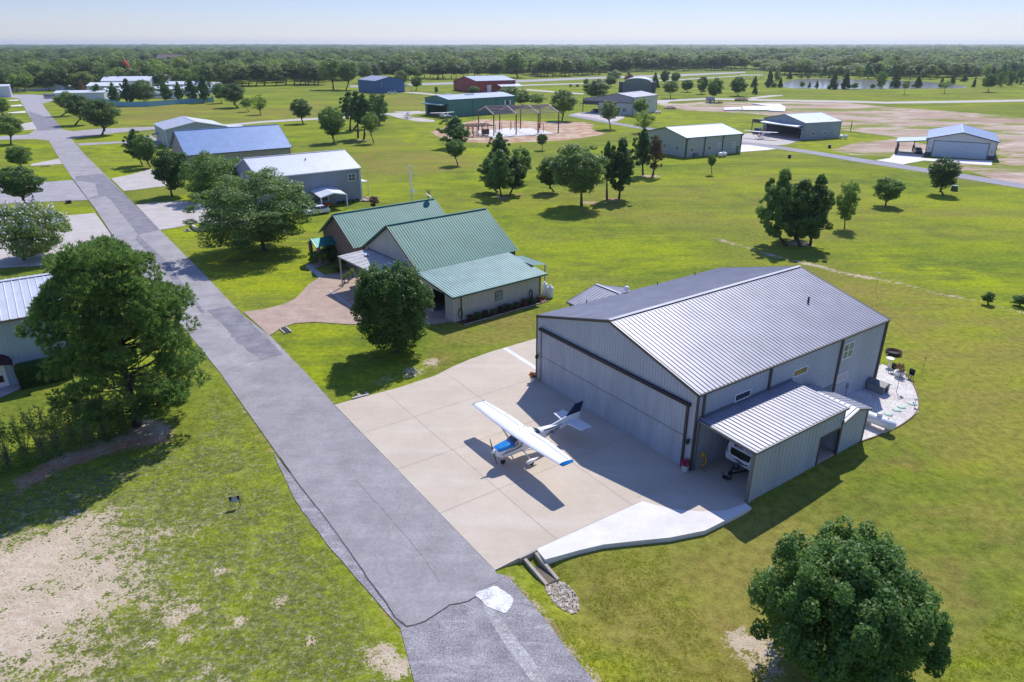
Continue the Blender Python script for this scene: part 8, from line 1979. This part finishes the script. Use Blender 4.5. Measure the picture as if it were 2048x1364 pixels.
# round tall grass tufts in the rough front lawn
def tufts():
    rs = np.random.RandomState(31); P_ = []
    areas = [([(-300, 1040), (330, 905), (440, 760), (560, 940), (640, 1060), (800, 1364), (-400, 1364)], 15000), ([(1010, 1150), (1060, 1125), (1190, 1100), (1330, 1085), (1480, 1364), (1190, 1364)], 3500), ([(1900, 1300), (2150, 1100), (2200, 1364), (1850, 1364)], 2500)]
    for poly, n in areas:
        pp = pxpoly(poly); lo_, hi_ = pp.min(0), pp.max(0); q = lo_ + rs.rand(n * 3, 2) * (hi_ - lo_); d = sdist(pp, q[:, 0], q[:, 1]); q = q[d < -.1][:n]; P_.append(q)
    P_ = np.concatenate(P_)
    # keep off bare patches
    keep = np.ones(len(P_), bool)
    for poly in ([(-200, 1110), (60, 1062), (160, 1015), (240, 985), (310, 985), (322, 1020), (296, 1062), (372, 1120), (292, 1205), (180, 1262), (60, 1364), (-200, 1500)],):
        d = sdist(pxpoly(poly), P_[:, 0], P_[:, 1]); keep &= (d > 0) | (rs.rand(len(P_)) < .07)
    cl = vnoise(P_[:, 0], P_[:, 1], 1.1, 5); keep &= cl > .30
    P_ = P_[keep]; n = len(P_); z = zground(P_[:, 0], P_[:, 1]) - .03
    K_ = 7; c = np.repeat(np.column_stack([P_, z]), K_, 0); m = n * K_
    c[:, :2] += rs.normal(0, .05, (m, 2)); d = rs.normal(size=(m, 3)) * [.7, .7, 0] + [0, 0, 1.0]; d /= np.linalg.norm(d, axis=1)[:, None]; L = rs.uniform(.05, .12, (m, 1)); wv = np.cross(d, rs.normal(size=(m, 3))); wv /= np.linalg.norm(wv, axis=1)[:, None]; wv *= .011
    V = np.stack([c - wv, c + wv, c + d * L], 1).reshape(-1, 3); me = fast_mesh('grass_tufts', V, np.arange(m * 3).reshape(-1, 3), 3)
    at = me.attributes.new('tint', 'FLOAT', 'POINT'); at.data.foreach_set('value', np.repeat(rs.rand(m), 3).astype(np.float32)); me.materials.append(leafmat('grass_blades', GR['mid'], GR['lush'], .3, .7))
    o = bpy.data.objects.new('grass', me); COL.objects.link(o); tagit(o, 'rough tufty grass of the nearest lawns', 'grass', kind='stuff')
tufts()
# ------------------------------------------------------------------ haze
def haze():
    m = bpy.data.materials.new('haze'); m.use_nodes = True; nt = m.node_tree
    nt.nodes.remove(nt.nodes['Principled BSDF'])
    pv = nt.nodes.new('ShaderNodeVolumePrincipled'); pv.inputs['Color'].default_value = (.80, .91, 1.0, 1); pv.inputs['Density'].default_value = HAZE_D; pv.inputs['Anisotropy'].default_value = .45
    nt.links.new(pv.outputs[0], nt.nodes['Material Output'].inputs['Volume'])
    try: m.cycles.homogeneous_volume = True
    except Exception: pass
    K0 = Fr((0, 0), 90); mb = MB(); mb.box(K0, -14000, 14000, -400, 13500, -3, 75)
    o = mb.build('haze', m); tagit(o, kind='stuff', label='thin blue summer haze over the far woods', cat='haze')
    return o
HAZE_D = 0.00009
haze()
